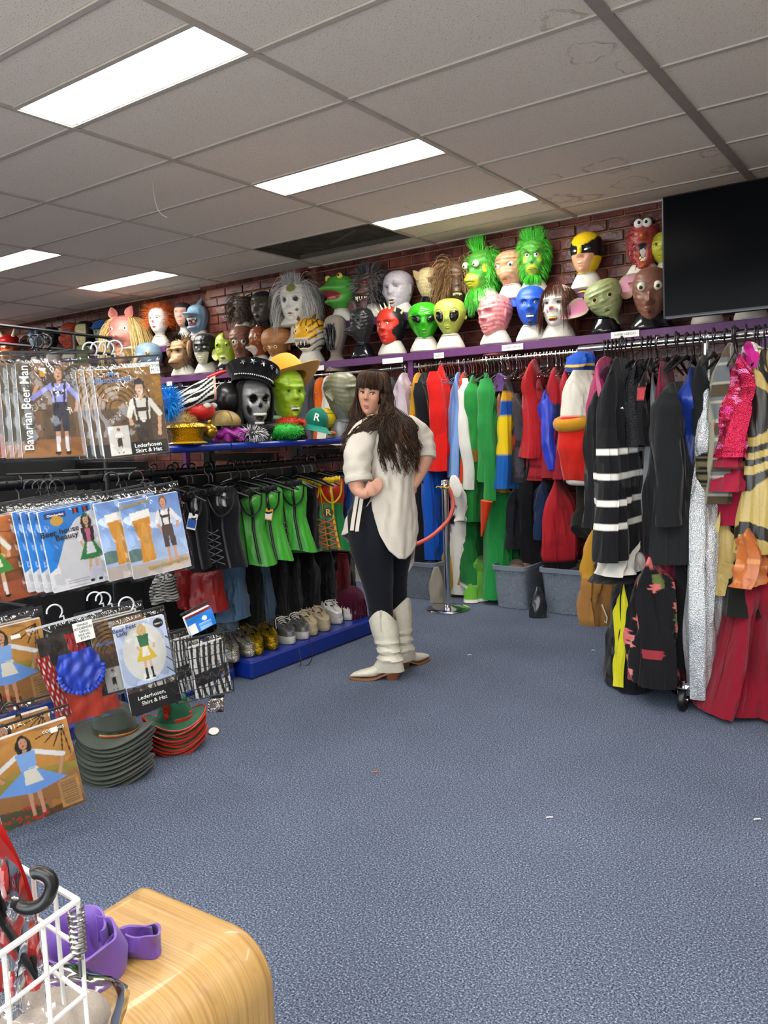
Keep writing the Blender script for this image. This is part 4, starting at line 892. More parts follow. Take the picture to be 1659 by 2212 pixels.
def G(label, name, cat, x0, x1, y0, y1, **kw):
    d = dict(W_); d.update(kw); return garment(name, label, cat, (x0, x1, y0, y1), **d)
def floral(base, cols, n, seed, r=.1, aspect=1.0):
    rnd = np.random.RandomState(seed); ctr = [(rnd.rand(), rnd.uniform(-1, 1), rnd.uniform(.6, 1.3) * r, cols[rnd.randint(len(cols))]) for _ in range(n)]
    def f(T, U):
        C = np.ones(T.shape + (3,)) * np.array(lin(base))
        for t0, u0, rr, c in ctr:
            d2 = ((T - t0) * aspect) ** 2 + ((U - u0) * .62) ** 2; a = np.arctan2(T - t0, (U - u0) * .35)
            C[d2 < (rr * (1 + .2 * np.sin(5 * a))) ** 2] = lin(c)
        return C
    return f
# ---- wall rail, from the person rightwards
G('pale lilac sparkly hooded costume just behind the dark haired head', 'hooded_costume', 'costume', 860, 898, 806, 1000, cf=floral('#b9a9b5', ['#d8cfd8', '#8d7f90', '#a58fa4'], 160, 3, .03), th=.09, mat=satin())
G('mustard yellow hooded costume beside the pale lilac one', 'hooded_costume', 'costume', 893, 926, 806, 1010, col='#c58f1c', th=.07)
G('plain black coat hanging left of the bright red jacket', 'black_coat', 'coat', 897, 955, 805, 1215, col='#17181d', th=.07, prof=COAT, sleeves=[(-1, .5, .055, .05, '#15161b', None, 0)])
G('bright blue overall trousers hanging below the red jacket', 'blue_overalls', 'trousers', 915, 985, 985, 1202, col='#1257c2', th=.07, prof=PANTS, off=(0, -.06), hang=None, fa=.012)
G('bright red fleece jacket with high hood beside the black coat', 'red_jacket', 'jacket', 928, 992, 790, 1015, col='#d01a17', th=.085, prof=[(0, .12), (.1, .3), (.25, .62), (.45, .95), (1, 1.1)], sleeves=[(-1, .78, .06, .07, '#d6201b', None, -.06)], off=(0, -.03), zrail=RZ + .012)
G('orange satchel strip sewn at the left of the red jacket', 'orange_strap', 'strap', 918, 934, 893, 925, col='#e08a1a', th=.02, hw=.05, off=(0, -.2), hang=None)
G('light blue striped shirt between the red jacket and the white spotted costume', 'striped_shirt', 'shirt', 985, 1005, 805, 1030, cf=lambda T, U: np.where((np.sin(U * 40) > .3)[..., None], np.array(lin('#5b7fc0')), np.array(lin('#7fa3dd'))), th=.05)
G('white cow spotted onesie with long trailing legs beside the striped shirt', 'spotted_onesie', 'costume', 985, 1020, 1000, 1292, cf=floral('#d9d6d0', ['#1a191a'], 9, 5, .05, .8), th=.06, prof=PANTS, hang=None, lean=-.03)
G('orange red gown with a white front panel and white gloves', 'red_gown', 'costume', 990, 1024, 805, 1040, col='#d23a22', th=.06, sleeves=[(-1, .98, .05, .045, '#dedbd6', None, .02)])
G('bright green hooded onesie with a puffed sleeve and brown cuff', 'green_onesie', 'costume', 1013, 1040, 812, 1120, col='#27843a', th=.075, sleeves=[(-1, .52, .065, .045, '#2a8a3d', (.86, '#8a6526'), -.02)], zrail=RZ + .012)
G('dark green tunic with a white fur hem above the lime trousers', 'green_tunic', 'costume', 1000, 1038, 1095, 1255, cf=cband([(.96, '#1f6b34'), (1, '#d8d8d4')]), th=.07, prof=DRESS, hang=None)
G('lime green trousers with white trim touching the carpet', 'lime_trousers', 'trousers', 1022, 1066, 1200, 1312, cf=cband([(.94, '#5fa037'), (1, '#d5d8cc')]), th=.07, prof=DRESS, hang=None, off=(0, -.05))
G('tall grass green robe with a long hanging hand shaped sleeve', 'green_robe', 'costume', 1050, 1122, 990, 1275, col='#1f7f3c', th=.10, prof=DRESS, hang=None, fk=5, fa=.02, off=(0, -.02))
G('grass green fleece hooded top over the tall green robe', 'green_hoodie', 'costume', 1040, 1080, 806, 1035, col='#2f9147', th=.085, prof=[(0, .15), (.12, .4), (.3, .8), (.5, 1), (1, .95)], sleeves=[(-1, 1.1, .07, .045, '#2c8c43', None, 0)], off=(0, -.05), zrail=RZ + .012)
G('white glove dangling in front of the green tunic', 'white_glove', 'glove', 1018, 1038, 1040, 1118, col='#d6d3cd', th=.03, hw=.07, hang=None, off=(0, -.2))
G('small lime green shirt tail showing between white costumes', 'lime_shirt', 'shirt', 1003, 1020, 1045, 1088, col='#7cc534', th=.03, hw=.1, hang=None)
b = MB('#cf3d18'); p = ony(1052, 1100, RY - .3); t = thing('carrot_prop', 'orange red felt carrot prop hanging in front of the green robe', 'prop', p)
b.cone((0, 0, .06), (-.05, 0, -.2), .045, .006, 10); b.build('carrot', cloth(), t)
G('brown leather look vest with gold stud beside the green top', 'brown_vest', 'vest', 1072, 1102, 845, 1020, cf=cband([(.35, '#8d4c33'), (1, '#4e3027')]), th=.06, mat=satin())
G('plum purple shirt peeking above the brown leather look vest', 'purple_shirt', 'shirt', 1076, 1094, 808, 850, col='#6e4a86', th=.04)
G('mustard and brown trousers below the brown vest', 'mustard_trousers', 'trousers', 1078, 1100, 1020, 1056, col='#a9762a', th=.04, hang=None)
G('yellow and blue colour blocked tunic in wide bands', 'banded_tunic', 'costume', 1092, 1124, 822, 1052, cf=cband([(.12, '#1a1a1c'), (.2, '#d9a81f'), (.34, '#1a4fa5'), (.68, '#e0c21b'), (1, '#155aa8')]), th=.06, off=(0, -.06))
G('grey and orange flame patterned costume beside the banded tunic', 'flame_costume', 'costume', 1104, 1134, 850, 1040, cf=floral('#45434b', ['#d24a1c', '#b23a1a', '#2a2a30'], 20, 8, .07), th=.06)
G('dark trousers with yellow and orange seam under the flame costume', 'dark_trousers', 'trousers', 1106, 1136, 1040, 1175, cf=lambda T, U: np.where((np.abs(U + .2) < .12)[..., None], np.array(lin('#b3501c')), np.array(lin('#1a1c24'))), th=.05, hang=None)
G('long black trousers hanging under the crimson robe', 'black_trousers', 'trousers', 1133, 1172, 985, 1212, col='#131317', th=.07, prof=PANTS, hang=None)
g = G('crimson robe with high collar in a clear plastic cover', 'crimson_robe', 'costume', 1138, 1182, 778, 985, col='#a81f26', th=.075, prof=COAT, off=(0, -.02), zrail=RZ + .012)
b = MB(); gg = np.array([[[x, -.11 - .02 * math.sin(5 * x + z * 9), z] for x in np.linspace(-.3, .02, 10)] for z in np.linspace(-.02, -.62, 16)]); b.grid(gg); b.build('plastic_cover', film_mat(), g.t)
G('dark red quilted sleeve costume left of the blue sleeves', 'quilted_costume', 'costume', 1155, 1186, 815, 1036, cf=lambda T, U: np.where((np.sin(T * 60) > .7)[..., None], np.array(lin('#6d1620')), np.array(lin('#a02430'))), th=.055)
G('royal blue shiny sleeved costume in the red group', 'blue_costume', 'costume', 1170, 1200, 840, 1005, col='#2438b0', mat=satin(), th=.05, sleeves=[(-1, .95, .045, .04, '#2a3fc2', None, 0)])
G('red muscle suit with navy panels, first of the red and navy suits', 'muscle_suit', 'costume', 1186, 1218, 795, 1030, cf=cband([(.32, '#a8252f'), (.55, '#26375e'), (1, '#8c2530')]), th=.075, bumps=[(-.3, .2, .03, .3, .08)])
G('red muscle suit with dark webbing and blue sides behind the plush costume', 'muscle_suit', 'costume', 1212, 1246, 795, 1032, cf=cband([(.38, '#b02733'), (.7, '#1f2f55'), (1, '#8f2230')]), th=.07)
G('blue and red suit half hidden behind the plush costume sleeve', 'blue_suit', 'costume', 1232, 1262, 830, 1040, cf=cband([(.3, '#a32a30'), (.8, '#1b4b96'), (1, '#1a1c22')]), th=.06)
G('baggy red trousers with black leather look boot tops', 'red_trousers', 'trousers', 1187, 1244, 1030, 1285, cf=cband([(.66, '#a11d27'), (1, '#131214')]), th=.10, prof=[(0, .6), (.25, .9), (.5, 1.05), (.66, 1), (.67, .9), (1, .85)], hang=None, off=(0, -.05), fk=4)
G('navy trousers behind the baggy red trousers', 'navy_trousers', 'trousers', 1168, 1192, 1030, 1160, col='#18284a', th=.05, hang=None)
G('pale blue cap shaped hood with gold edging hanging at the rail end', 'blue_hood', 'hood', 1246, 1290, 757, 805, cf=cband([(.7, '#1f4fae'), (.8, '#c9a94a'), (1, '#20366e')]), th=.06, hw=.13, hang=None, off=(0, -.1), prof=[(0, .2), (.5, .8), (1, 1.2)])
# big plush costume with sash, cuff and stuffed boot
g = G('plush red costume with white fur front, ochre sash and stuffed black boot', 'plush_costume', 'costume', 1228, 1308, 800, 1035, cf=lambda T, U: np.where(((T < .42) & (U < .25 - T))[..., None], np.array(lin('#d8d2c6')), np.array(lin('#c8241a'))), th=.14, prof=[(0, .6), (.1, .85), (.35, 1.0), (.7, 1.1), (.9, .85), (1, .7)], spread_th=1.2, plane=('y', 4.95), hang=None, fa=.008, hw=.2, rz=math.radians(70))
b = MB('#b98420'); q = np.linspace(0, 2 * PI, 30)[:-1]; b.tube([(g.hw * 1.04 * math.cos(a), -.15 * math.sin(a), -g.L * (.44 - .06 * math.cos(a))) for a in q], .035, 10, closed=True, flat=1.2); b.build('sash', cloth(), g.t)
b = MB('#dcd6cc'); b.tube([(.11 * math.cos(a), -.10 * math.sin(a), -g.L * 1.0) for a in q], .035, 10, closed=True); b.build('fur_cuff', cloth(), g.t)
b = MB('#15140f'); b.tube([(0, 0, -g.L), (0, 0, -g.L - .1), (-.01, -.01, -g.L - .2), (-.05, -.02, -g.L - .28), (-.10, -.03, -g.L - .33)], [.075, .07, .075, .095, .07], 14); b.build('boot', cloth(), g.t)
# ---- garments on the rail behind the hat display, seen over and under it
for x0, x1, y0, y1, c, lb in ((668, 690, 812, 960, '#4a4d52', 'grey jacket on the far rail above the hat display'), (688, 712, 816, 960, '#d5641c', 'orange costume on the far rail behind the goblin head'), (640, 672, 812, 960, '#6d706f', 'mid grey shirt on the far rail left of the orange costume'), (704, 730, 812, 960, '#d9d4c9', 'white and orange robe on the far rail behind the goblin head'),
                              (612, 642, 818, 960, '#27314f', 'navy shirt on the far rail behind the green faced mask'), (560, 600, 822, 965, '#3b3b3f', 'charcoal coat on the far rail behind the skull mask'), (480, 520, 830, 965, '#191a1e', 'black coat on the far rail behind the black ball'), (430, 470, 832, 965, '#23304e', 'dark blue jacket on the far rail behind the striped stocking'), (380, 420, 835, 965, '#15161a', 'black gown on the far rail behind the blue feathers'), (835, 862, 815, 960, '#2b2b30', 'dark jacket on the far rail beside the dark hair')):
    G(lb, 'far_garment', 'clothing', x0, x1, y0, y1, col=c, th=.07, hw=.2)
# ---- storage tubs on the floor below the wall rail
def tub(x0, x1, yt, yb, Y, label, d=.42, what=None):
    a, c = ony(x0, yb, Y), ony(x1, yb, Y); w = c[0] - a[0]; h = ony(x0, yt, Y)[2] - max(0, a[2]); h = max(h, .2)
    t = thing('storage_tub', label, 'tub', ((a[0] + c[0]) / 2, Y + d / 2, 0)); mt = M('#8b95a3', rough=.35, alpha=.5, nz=.05)
    def ring(s, z, e): return [(s * (w / 2 - e) * sx if False else (w / 2 - e) * s * sx, (d / 2 - e) * s * sy, z) for sx, sy in ((-1, -1), (1, -1), (1, 1), (-1, 1))]
    def rr(s, z, n=5, r=.05):
        o = []
        for qx, qy, a0 in ((1, 1, 0), (-1, 1, PI / 2), (-1, -1, PI), (1, -1, 1.5 * PI)):
            for k in range(n): o.append((qx * (w / 2 * s - r) + r * math.cos(a0 + k / (n - 1) * PI / 2), qy * (d / 2 * s - r) + r * math.sin(a0 + k / (n - 1) * PI / 2), z))
        return o
    b = MB(); b.grid(np.array([rr(.86, .004), rr(.87, .02), rr(.97, h * .9), rr(.99, h)]), cv=True, cap0=True); b.grid(np.array([rr(.975, h), rr(.955, h * .9), rr(.85, .012)]), cv=True); b.build('body', mt, t)
    b = MB(); b.grid(np.array([rr(1.0, h - .03), rr(1.05, h - .025), rr(1.05, h + .004), rr(.98, h + .006)]), cv=True); b.build('rim', M('#77818f', rough=.35, alpha=.85), t)
    b = MB()
    rnd = random.Random(int(x0))
    for k in range(7): b.color(rnd.choice(['#3a2f28', '#1c1c20', '#6a5a48', '#2a3040', '#4d4038'])); b.ell((rnd.uniform(-.2, .2) * w, rnd.uniform(-.15, .15) * d, h * rnd.uniform(.55, .88)), (.13 * w + .03, .08, .06), 8, 12, rot=(rnd.uniform(-.4, .4), rnd.uniform(-.4, .4), rnd.uniform(0, 3)))
    b.color('#2a2622'); b.box((0, 0, h * .3), (w * .70, d * .70, h * .5), bev=.03)
    b.build('folded_clothes', cloth(), t, stuff=True)
tub(850, 940, 1212, 1300, 5.02, 'grey translucent storage tub behind the white shirt tail'); tub(1062, 1136, 1222, 1312, 5.02, 'grey translucent storage tub behind the green robe'); tub(1165, 1276, 1222, 1318, 5.02, 'grey translucent storage tub under the baggy red trousers')
def bag(x0, x1, y0, y1, Y, c, mt, label, name, dark=None):
    P = ony((x0 + x1) / 2, (y0 + y1) / 2, Y); k = ppm(P); w, h = (x1 - x0) / k / 2, (y1 - y0) / k / 2; P[2] = h + .003
    t = thing(name, label, 'bag', P, az_of(P)); A = np.arange(24) / 24 * 2 * PI; rows = np.linspace(0, 1, 14); rnd = random.Random(int(x0)); ph = rnd.uniform(0, 6)
    G_ = np.array([[[w * (.35 + .75 * math.sin(min(1, r * 1.15) * PI * .62)) * math.cos(a) * (1 + .10 * math.sin(5 * a + 7 * r + ph)), .6 * w * math.sin(a) * (.4 + r) * (1 + .12 * math.sin(3 * a + 9 * r)), h - 2 * h * r] for a in A] for r in rows])
    b = MB(c); b.grid(G_, cv=True, cap0=True, cap1=True); b.build('bag_body', mt, t); return t
bag(928, 958, 1215, 1292, 4.98, '#8f887c', cloth(), 'beige cloth bag slumped beside the storage tub', 'cloth_bag')
bag(1144, 1178, 1255, 1322, 4.9, '#25262a', gloss(), 'crumpled black shiny plastic bag hanging before the tub', 'plastic_bag')
G('ochre yellow trouser legs behind the chrome post', 'ochre_trousers', 'trousers', 955, 1000, 1175, 1292, col='#b98426', th=.06, prof=PANTS, hang=None, off=(0, -.02))
G('orange yellow boot leg behind the white spotted onesie', 'ochre_trousers', 'trousers', 1000, 1016, 1230, 1290, col='#b47f24', th=.05, prof=PANTS, hang=None)

# ---- wheeled rack on the right
RKY = 3.85; RKZ = ony(1600, 722, RKY)[2]
rk = thing('wheeled_rack', 'chrome wheeled clothes rack packed with dresses at the right', 'clothes rack', (-.93, RKY, 0))
RX = 2.15
b = MB(); b.bar((-.60, 0, RKZ), (RX + .25, 0, RKZ), .0145, 12); b.build('rail', chrome(), rk)
for x in (0, RX - .25):
    b = MB(); b.bar((x, 0, .1), (x, 0, RKZ), .0145, 12); b.build('upright', chrome(), rk)
    b = MB(); b.bar((x, -.27, .115), (x, .27, .115), .016, 12); b.build('foot_bar', chrome(), rk)
    b = MB(); b.ell((x, 0, RKZ), .022, 8, 12); b.build('joint', chrome(), rk)
    for s in (-1, 1):
        c = np.array([x - .02, s * .27, .052])
        b = MB('#0c0c0d'); th_ = np.arange(24) / 24 * 2 * PI
        b.grid(np.array([[[c[0] + w_, c[1] + r_ * math.cos(a), c[2] + r_ * math.sin(a)] for a in th_] for w_, r_ in ((-.014, .03), (-.014, .048), (-.008, .052), (.008, .052), (.014, .048), (.014, .03))]), cv=True, cap0=True, cap1=True); w_o = b.build('castor_wheel', M('#0c0c0d', rough=.4), rk)
        b = MB(); b.box(c + np.array([-.018, .0, .018]), (.003, .035, .07), rot=(.25, 0, 0)); b.box(c + np.array([.018, .0, .018]), (.003, .035, .07), rot=(.25, 0, 0)); b.box(c + np.array([0, 0, .055]), (.04, .045, .004)); b.bar(c + np.array([-.022, 0, 0]), c + np.array([.022, 0, 0]), .008, 8); b.bar(c + np.array([0, 0, .055]), c + np.array([0, 0, .085]), .008, 8); b.build('castor_fork', chrome(), w_o)
for y in (-.16, .16):
    b = MB(); b.bar((0, y, .12), (RX - .25, y, .12), .011, 10); b.build('bottom_bar', chrome(), rk)
R_ = dict(plane=('y', RKY), hang=BH, zrail=RKZ + .014)
def R(label, name, cat, x0, x1, y0, y1, **kw):
    d = dict(R_); d.update(kw); return garment(name, label, cat, (x0, x1, y0, y1), **d)
R('mustard suede costume leg with a wide tan cuff and white lace', 'mustard_costume', 'costume', 1270, 1318, 1120, 1340, cf=cband([(.55, '#b3832a'), (1, '#8f6433')]), th=.06, prof=[(0, .7), (.5, .75), (.56, .8), (.6, 1.0), (.95, 1.2), (1, 1.1)], hang=None, plane=('y', 4.1), hw=.12)
b = MB('#d8d2c4'); P = ony(1302, 1325, 4.02); t = thing('white_lace', 'white lace tie dangling from the tan cuff', 'tie', P); b.tube([(-.02, 0, .05), (0, 0, -.03), (.02, 0, -.05), (.025, 0, -.02), (.0, -.01, .05)], .004, 6); b.build('cord', cloth(), t)
R('magenta satin gown behind the white ruffled blouse', 'magenta_gown', 'dress', 1280, 1350, 772, 1105, col='#a8295c', mat=satin(), th=.05, lean=-.04)
R('dark plum velvet dress at the left end of the wheeled rack', 'plum_dress', 'dress', 1306, 1340, 790, 900, col='#40182a', th=.05)
R('black belted coat in front of the magenta gown', 'belted_coat', 'coat', 1278, 1335, 820, 1135, col='#17171a', th=.07, prof=COAT, lean=-.03)
R('white ruffled blouse with frilled front edge', 'ruffled_blouse', 'blouse', 1312, 1366, 790, 960, col='#dad5cb', th=.05, fk=2, fa=.03, hem=.03, prof=[(0, .3), (.1, .6), (.2, .9), (.35, .65), (.5, 1.05), (.65, .7), (.8, 1.0), (1, .3)])
R('black underskirt showing below the white pleats', 'black_underskirt', 'skirt', 1305, 1400, 1190, 1240, col='#131316', th=.1, prof=DRESS, hang=None)
R('white pleated petticoat under the black dress', 'white_petticoat', 'skirt', 1310, 1408, 1120, 1222, cf=lambda T, U: np.where((np.sin(U * 26) > .75)[..., None], np.array(lin('#a8a49c')), np.array(lin('#d4d0c6'))), th=.09, prof=DRESS, fk=14, fa=.012, hang=None, nx=72)
R('black tiered dress with four white ribbon bands', 'ribbon_dress', 'dress', 1325, 1412, 775, 1185, cf=cband([(.455, '#151518'), (.485, '#dedad2'), (.575, '#151518'), (.605, '#dedad2'), (.70, '#151518'), (.73, '#dedad2'), (.815, '#151518'), (.842, '#dedad2'), (1, '#151518')]), th=.07, prof=[(0, .4), (.03, .6), (.1, .75), (.35, .7), (.6, .95), (1, 1.3)], nt=120, off=(-.02, -.1))
R('black sequined bodice beside the ruffled blouse', 'sequin_bodice', 'top', 1366, 1408, 778, 960, col='#1b1b1f', mat=sequin(), th=.05)
R('black long dress whose hem reaches the carpet left of the yellow strip', 'black_dress', 'dress', 1338, 1384, 1225, 1478, col='#121214', th=.07, prof=STRIP, hang=None, hw=.2)
R('bright yellow satin skirt strip hanging between black dresses', 'yellow_skirt', 'skirt', 1348, 1386, 1235, 1456, col='#c4bf12', mat=satin(), th=.03, prof=[(0, .8), (1, 1.0)], hw=.10, hang=None, off=(.02, -.12), lean=.03)
R('black lace dress right of the yellow skirt strip', 'black_dress', 'dress', 1378, 1412, 1220, 1440, col='#0f0f12', th=.06, prof=STRIP, hang=None, off=(.02, .10))
R('black dress with large coral peony print', 'floral_dress', 'dress', 1398, 1488, 1180, 1445, cf=floral('#141316', ['#b5444a', '#d9817c', '#8f2f38', '#c86a66', '#5d6a3a'], 44, 4, .052, 1.0), th=.09, prof=STRIP, nt=170, nx=170, hang=None, fk=4, off=(0, -.12))
R('light grey suit trousers hanging beside the ribbon dress', 'grey_trousers', 'trousers', 1402, 1432, 808, 1132, col='#8e9092', th=.035, prof=PANTS, hw=.18)
R('maroon ribbed knit dress behind the black blazer', 'ribbed_dress', 'dress', 1414, 1466, 785, 1290, cf=lambda T, U: np.where((np.sin(U * 44) > .2)[..., None], np.array(lin('#561226')), np.array(lin('#7a1f38'))), th=.05, prof=STRIP, nx=80)
R('black patterned top with coral flowers between grey trousers and maroon dress', 'patterned_shirt', 'shirt', 1398, 1414, 800, 960, cf=floral('#17161a', ['#b5444a', '#d9817c'], 14, 9, .07), th=.03)
R('long black wool blazer in the middle of the wheeled rack', 'black_blazer', 'jacket', 1414, 1508, 828, 1192, col='#1c1d1f', th=.085, prof=COAT, sleeves=[(-1, .72, .065, .055, '#191a1c', None, .02)], off=(.02, -.08))
R('black long skirt trailing under the black blazer', 'black_skirt', 'skirt', 1456, 1500, 1180, 1420, col='#101012', th=.07, prof=STRIP, hang=None)
R('royal blue satin dress right of the black blazer', 'blue_dress', 'dress', 1472, 1522, 795, 1130, col='#14338c', mat=satin(), th=.06, prof=[(0, .4), (.1, .8), (.2, 1), (.4, .6), (1, .5)], fk=4, fa=.025)
R('black jacket with gold brocade lapels', 'brocade_jacket', 'jacket', 1505, 1540, 770, 1105, cf=lambda T, U: np.where(((T > .5) & (np.sin(U * 17 + 6 * np.sin(T * 40)) > .2))[..., None], np.array(lin('#6b6246')), np.array(lin('#191a1c'))), th=.055, nt=90)
R('dark red sequined gown hanging to the castor', 'sequin_gown', 'dress', 1478, 1530, 920, 1492, cf=floral('#2a0d14', ['#6d1a2a', '#a2343a', '#16090d'], 300, 6, .014, .6), mat=sequin(), th=.035, prof=STRIP, hw=.12, hang=None, nt=120, lean=-.06)
R('silver metallic dress with a pointed overlay', 'silver_dress', 'dress', 1500, 1576, 780, 1472, col='#b9bbbd', mat=M(None, rough=.34, metal=.6, sc=240, bs=.9, nz=.5, kind='VORONOI', fold=.7), th=.055, prof=[(0, .3), (.1, .55), (.25, .65), (.31, .5), (.45, .8), (.75, 1.05), (1, .95)], nt=50, nx=60, hw=.22, off=(.02, -.08))  # speckled colour stands in for the sparkle of the cloth
R('grey brown plaid shirt near the right end of the rail', 'plaid_shirt', 'shirt', 1560, 1612, 745, 1075, cf=lambda T, U: np.where((np.sin(T * 55) > .9)[..., None] | (np.sin(U * 15) > .92)[..., None], np.array(lin('#a09a84')), np.where(((np.sin(T * 27) > .3) ^ (np.sin(U * 9) > .3))[..., None], np.array(lin('#4a4030')), np.array(lin('#63676a')))), th=.06, nt=120, nx=80, off=(0, -.05))
R('red tiered ruffle dress left of the pink sequins', 'ruffle_dress', 'dress', 1568, 1622, 780, 1120, col='#8c1430', th=.06, prof=[(0, .4), (.25, .6), (.37, .8), (.38, .6), (.5, .95), (.51, .65), (.64, 1.05), (.65, .7), (.78, 1.15), (.79, .6), (1, .5)], nt=90, fk=7, fa=.014, off=(0, -.10))
R('hot pink and red sequined costume beside the ruffles', 'sequin_costume', 'costume', 1600, 1640, 770, 985, cf=floral('#b01c40', ['#e0408c', '#f07ab0', '#8c1030'], 260, 12, .035), mat=sequin(), th=.06, nt=80, nx=60, off=(0, -.10))
R('magenta and white striped top under the rail at the right', 'striped_shirt', 'shirt', 1622, 1640, 742, 800, cf=lambda T, U: np.where((np.sin(U * 12) > .2)[..., None], np.array(lin('#b5227c')), np.array(lin('#e0d8dc'))), th=.03)
def tiger(T, U):
    return np.where((np.sin(40 * T + 9 * U + 3.5 * np.sin(5 * U + 9 * T) + 2 * np.sin(17 * T - 4 * U)) > .2)[..., None], np.array(lin('#15120c')), np.array(lin('#b59d55')))
R('black and gold tiger striped dress at the right picture edge', 'tiger_dress', 'dress', 1592, 1690, 760, 1176, cf=tiger, mat=satin(), th=.08, prof=[(0, .4), (.1, .7), (.5, .85), (1, 1.0)], nt=170, nx=170, off=(.02, -.02))
R('black pleated skirt below the tiger dress', 'pleated_skirt', 'skirt', 1578, 1645, 1150, 1305, col='#131512', th=.08, prof=DRESS, hang=None)
R('orange spotted satin scarf hanging over the black skirt', 'spotted_scarf', 'scarf', 1610, 1652, 1125, 1240, cf=floral('#b5622a', ['#d08850'], 40, 14, .04), mat=satin(), th=.04, hw=.12, hang=None, off=(.02, -.2), fk=4)
R('long dark red skirt sweeping the carpet at the right', 'red_skirt', 'skirt', 1572, 1730, 1215, 1545, col='#7d1326', th=.14, prof=[(0, .35), (.3, .6), (1, 1.0)], fk=7, fa=.03, hw=.30, nx=80, hang=None, off=(.03, -.10), rz=math.radians(35))
R('gold chain trimmed black panel beside the silver dress', 'chain_panel', 'top', 1568, 1584, 1090, 1265, cf=lambda T, U: np.where((U < -.3)[..., None], np.array(lin('#b8a060')), np.array(lin('#17150f'))), th=.02, hw=.08, hang=None, mat=satin(), off=(0, -.15))
R('white fur scrap at the hem of the long red skirt', 'white_slipper', 'shoe', 1640, 1690, 1520, 1555, col='#c9c4ba', th=.06, hw=.1, hang=None, off=(0, -.1))
for i, c in enumerate(('#5a1a2c', '#17181c', '#2a3f6a', '#8a7a4a', '#1f1f24', '#7a2030', '#3a3a40')):   # the rack goes on beyond the picture
    R('costume on the wheeled rack beyond the right picture edge, %s from the tiger dress' % ('first', 'second', 'third', 'fourth', 'fifth', 'sixth', 'seventh')[i], 'hanging_costume', 'costume', 1760 + i * 75, 1830 + i * 75, 770, 1250 + 30 * (i % 3), col=c, th=.06, hw=.23)
# spare hangers crowding both rails
rnd = random.Random(5)
for i in range(34):
    x = -1.40 + i * .050 + rnd.uniform(-.012, .012)
    make_hanger('black' if i % 5 else 'wire', (x, RKY, RKZ + .014), math.radians(90 + rnd.uniform(-14, 14)), BH[1] if i % 5 else 'thin wire hanger between black ones on the wheeled rack', BH[2] if i % 5 else 'wire hangers on the wheeled rack', w=.19)
for i in range(56):
    x = -3.45 + i * .0245 + rnd.uniform(-.008, .008)
    make_hanger('wire', (x, RY, RZ + .012), math.radians(90 + rnd.uniform(-10, 10)), WH[1], WH[2])
for i in range(26):
    make_hanger('wire' if i % 3 else 'black', (-6.9 + i * .085, RY, RZ + .012), math.radians(90), 'hanger on the far wall rail beyond the hat display', 'hangers on the far wall rail')
# ================================================================ THE PERSON
def fuse(mb, voxel, name, mat, parent, colf=None, smooth_it=3, label=None):
    """joins overlapping limbs into ONE continuous skin"""
    o = mb.build('skin_source', mat, None)
    m = o.modifiers.new('r', 'REMESH'); m.mode = 'VOXEL'; m.voxel_size = voxel
    if smooth_it:
        m = o.modifiers.new('s', 'SMOOTH'); m.factor = .5; m.iterations = smooth_it
    me = bpy.data.meshes.new_from_object(o.evaluated_get(bpy.context.evaluated_depsgraph_get()))
    bpy.data.objects.remove(o)
    n = len(me.vertices); V = np.empty(n * 3, np.float32); me.vertices.foreach_get('co', V); V = V.reshape(n, 3)
    for a in list(me.color_attributes): me.color_attributes.remove(a)
    at = me.color_attributes.new('Col', 'FLOAT_COLOR', 'POINT'); buf = np.ones((n, 4), np.float32)
    buf[:, :3] = colf(V.astype(float)) if colf else mb.c[0][0]
    at.data.foreach_set('color', buf.ravel())
    me.polygons.foreach_set('use_smooth', [True] * len(me.polygons))
    me.materials.clear(); me.materials.append(mat)
    r = bpy.data.objects.new(name, me); COL.objects.link(r); r.parent = parent
    if label: r['label'] = label
    return r
ROOT = onz(848, 1466); ROOT[2] = 0; D0 = depth(ROOT)
person = thing('person', 'person with long dark hair in white tunic, black leggings and white boots, hands on hips', 'person', ROOT)
_rt = ROOT.copy()
def pp(px, py, dd=0.0): return ond(px, py, D0 + dd) - _rt
MPX = D0 / FPX                                     # metres per pixel at the figure
def limb(mb, pts, n=16, flat=1.0, sub=5, cap=True):
    """pts: (px, py, dd, radius in m); smoothed tapering limb"""
    P = np.array([pp(a, b_, c) for a, b_, c, _ in pts]); R = np.array([q[3] for q in pts]); k = np.arange(len(pts)); t = np.linspace(0, len(pts) - 1, (len(pts) - 1) * sub + 1)
    def cr(V):
        V = np.asarray(V, float); o = []
        for x in t:
            i = min(int(x), len(V) - 2); f_ = x - i; p0 = V[max(i - 1, 0)]; p1 = V[i]; p2 = V[i + 1]; p3 = V[min(i + 2, len(V) - 1)]
            o.append(.5 * (2 * p1 + (p2 - p0) * f_ + (2 * p0 - 5 * p1 + 4 * p2 - p3) * f_ ** 2 + (3 * p1 - p0 - 3 * p2 + p3) * f_ ** 3))
        return np.array(o)
    mb.tube(cr(P), np.maximum(cr(R), .004), n, cap=cap, flat=flat); return cr(P)
SKIN = '#c08d74'
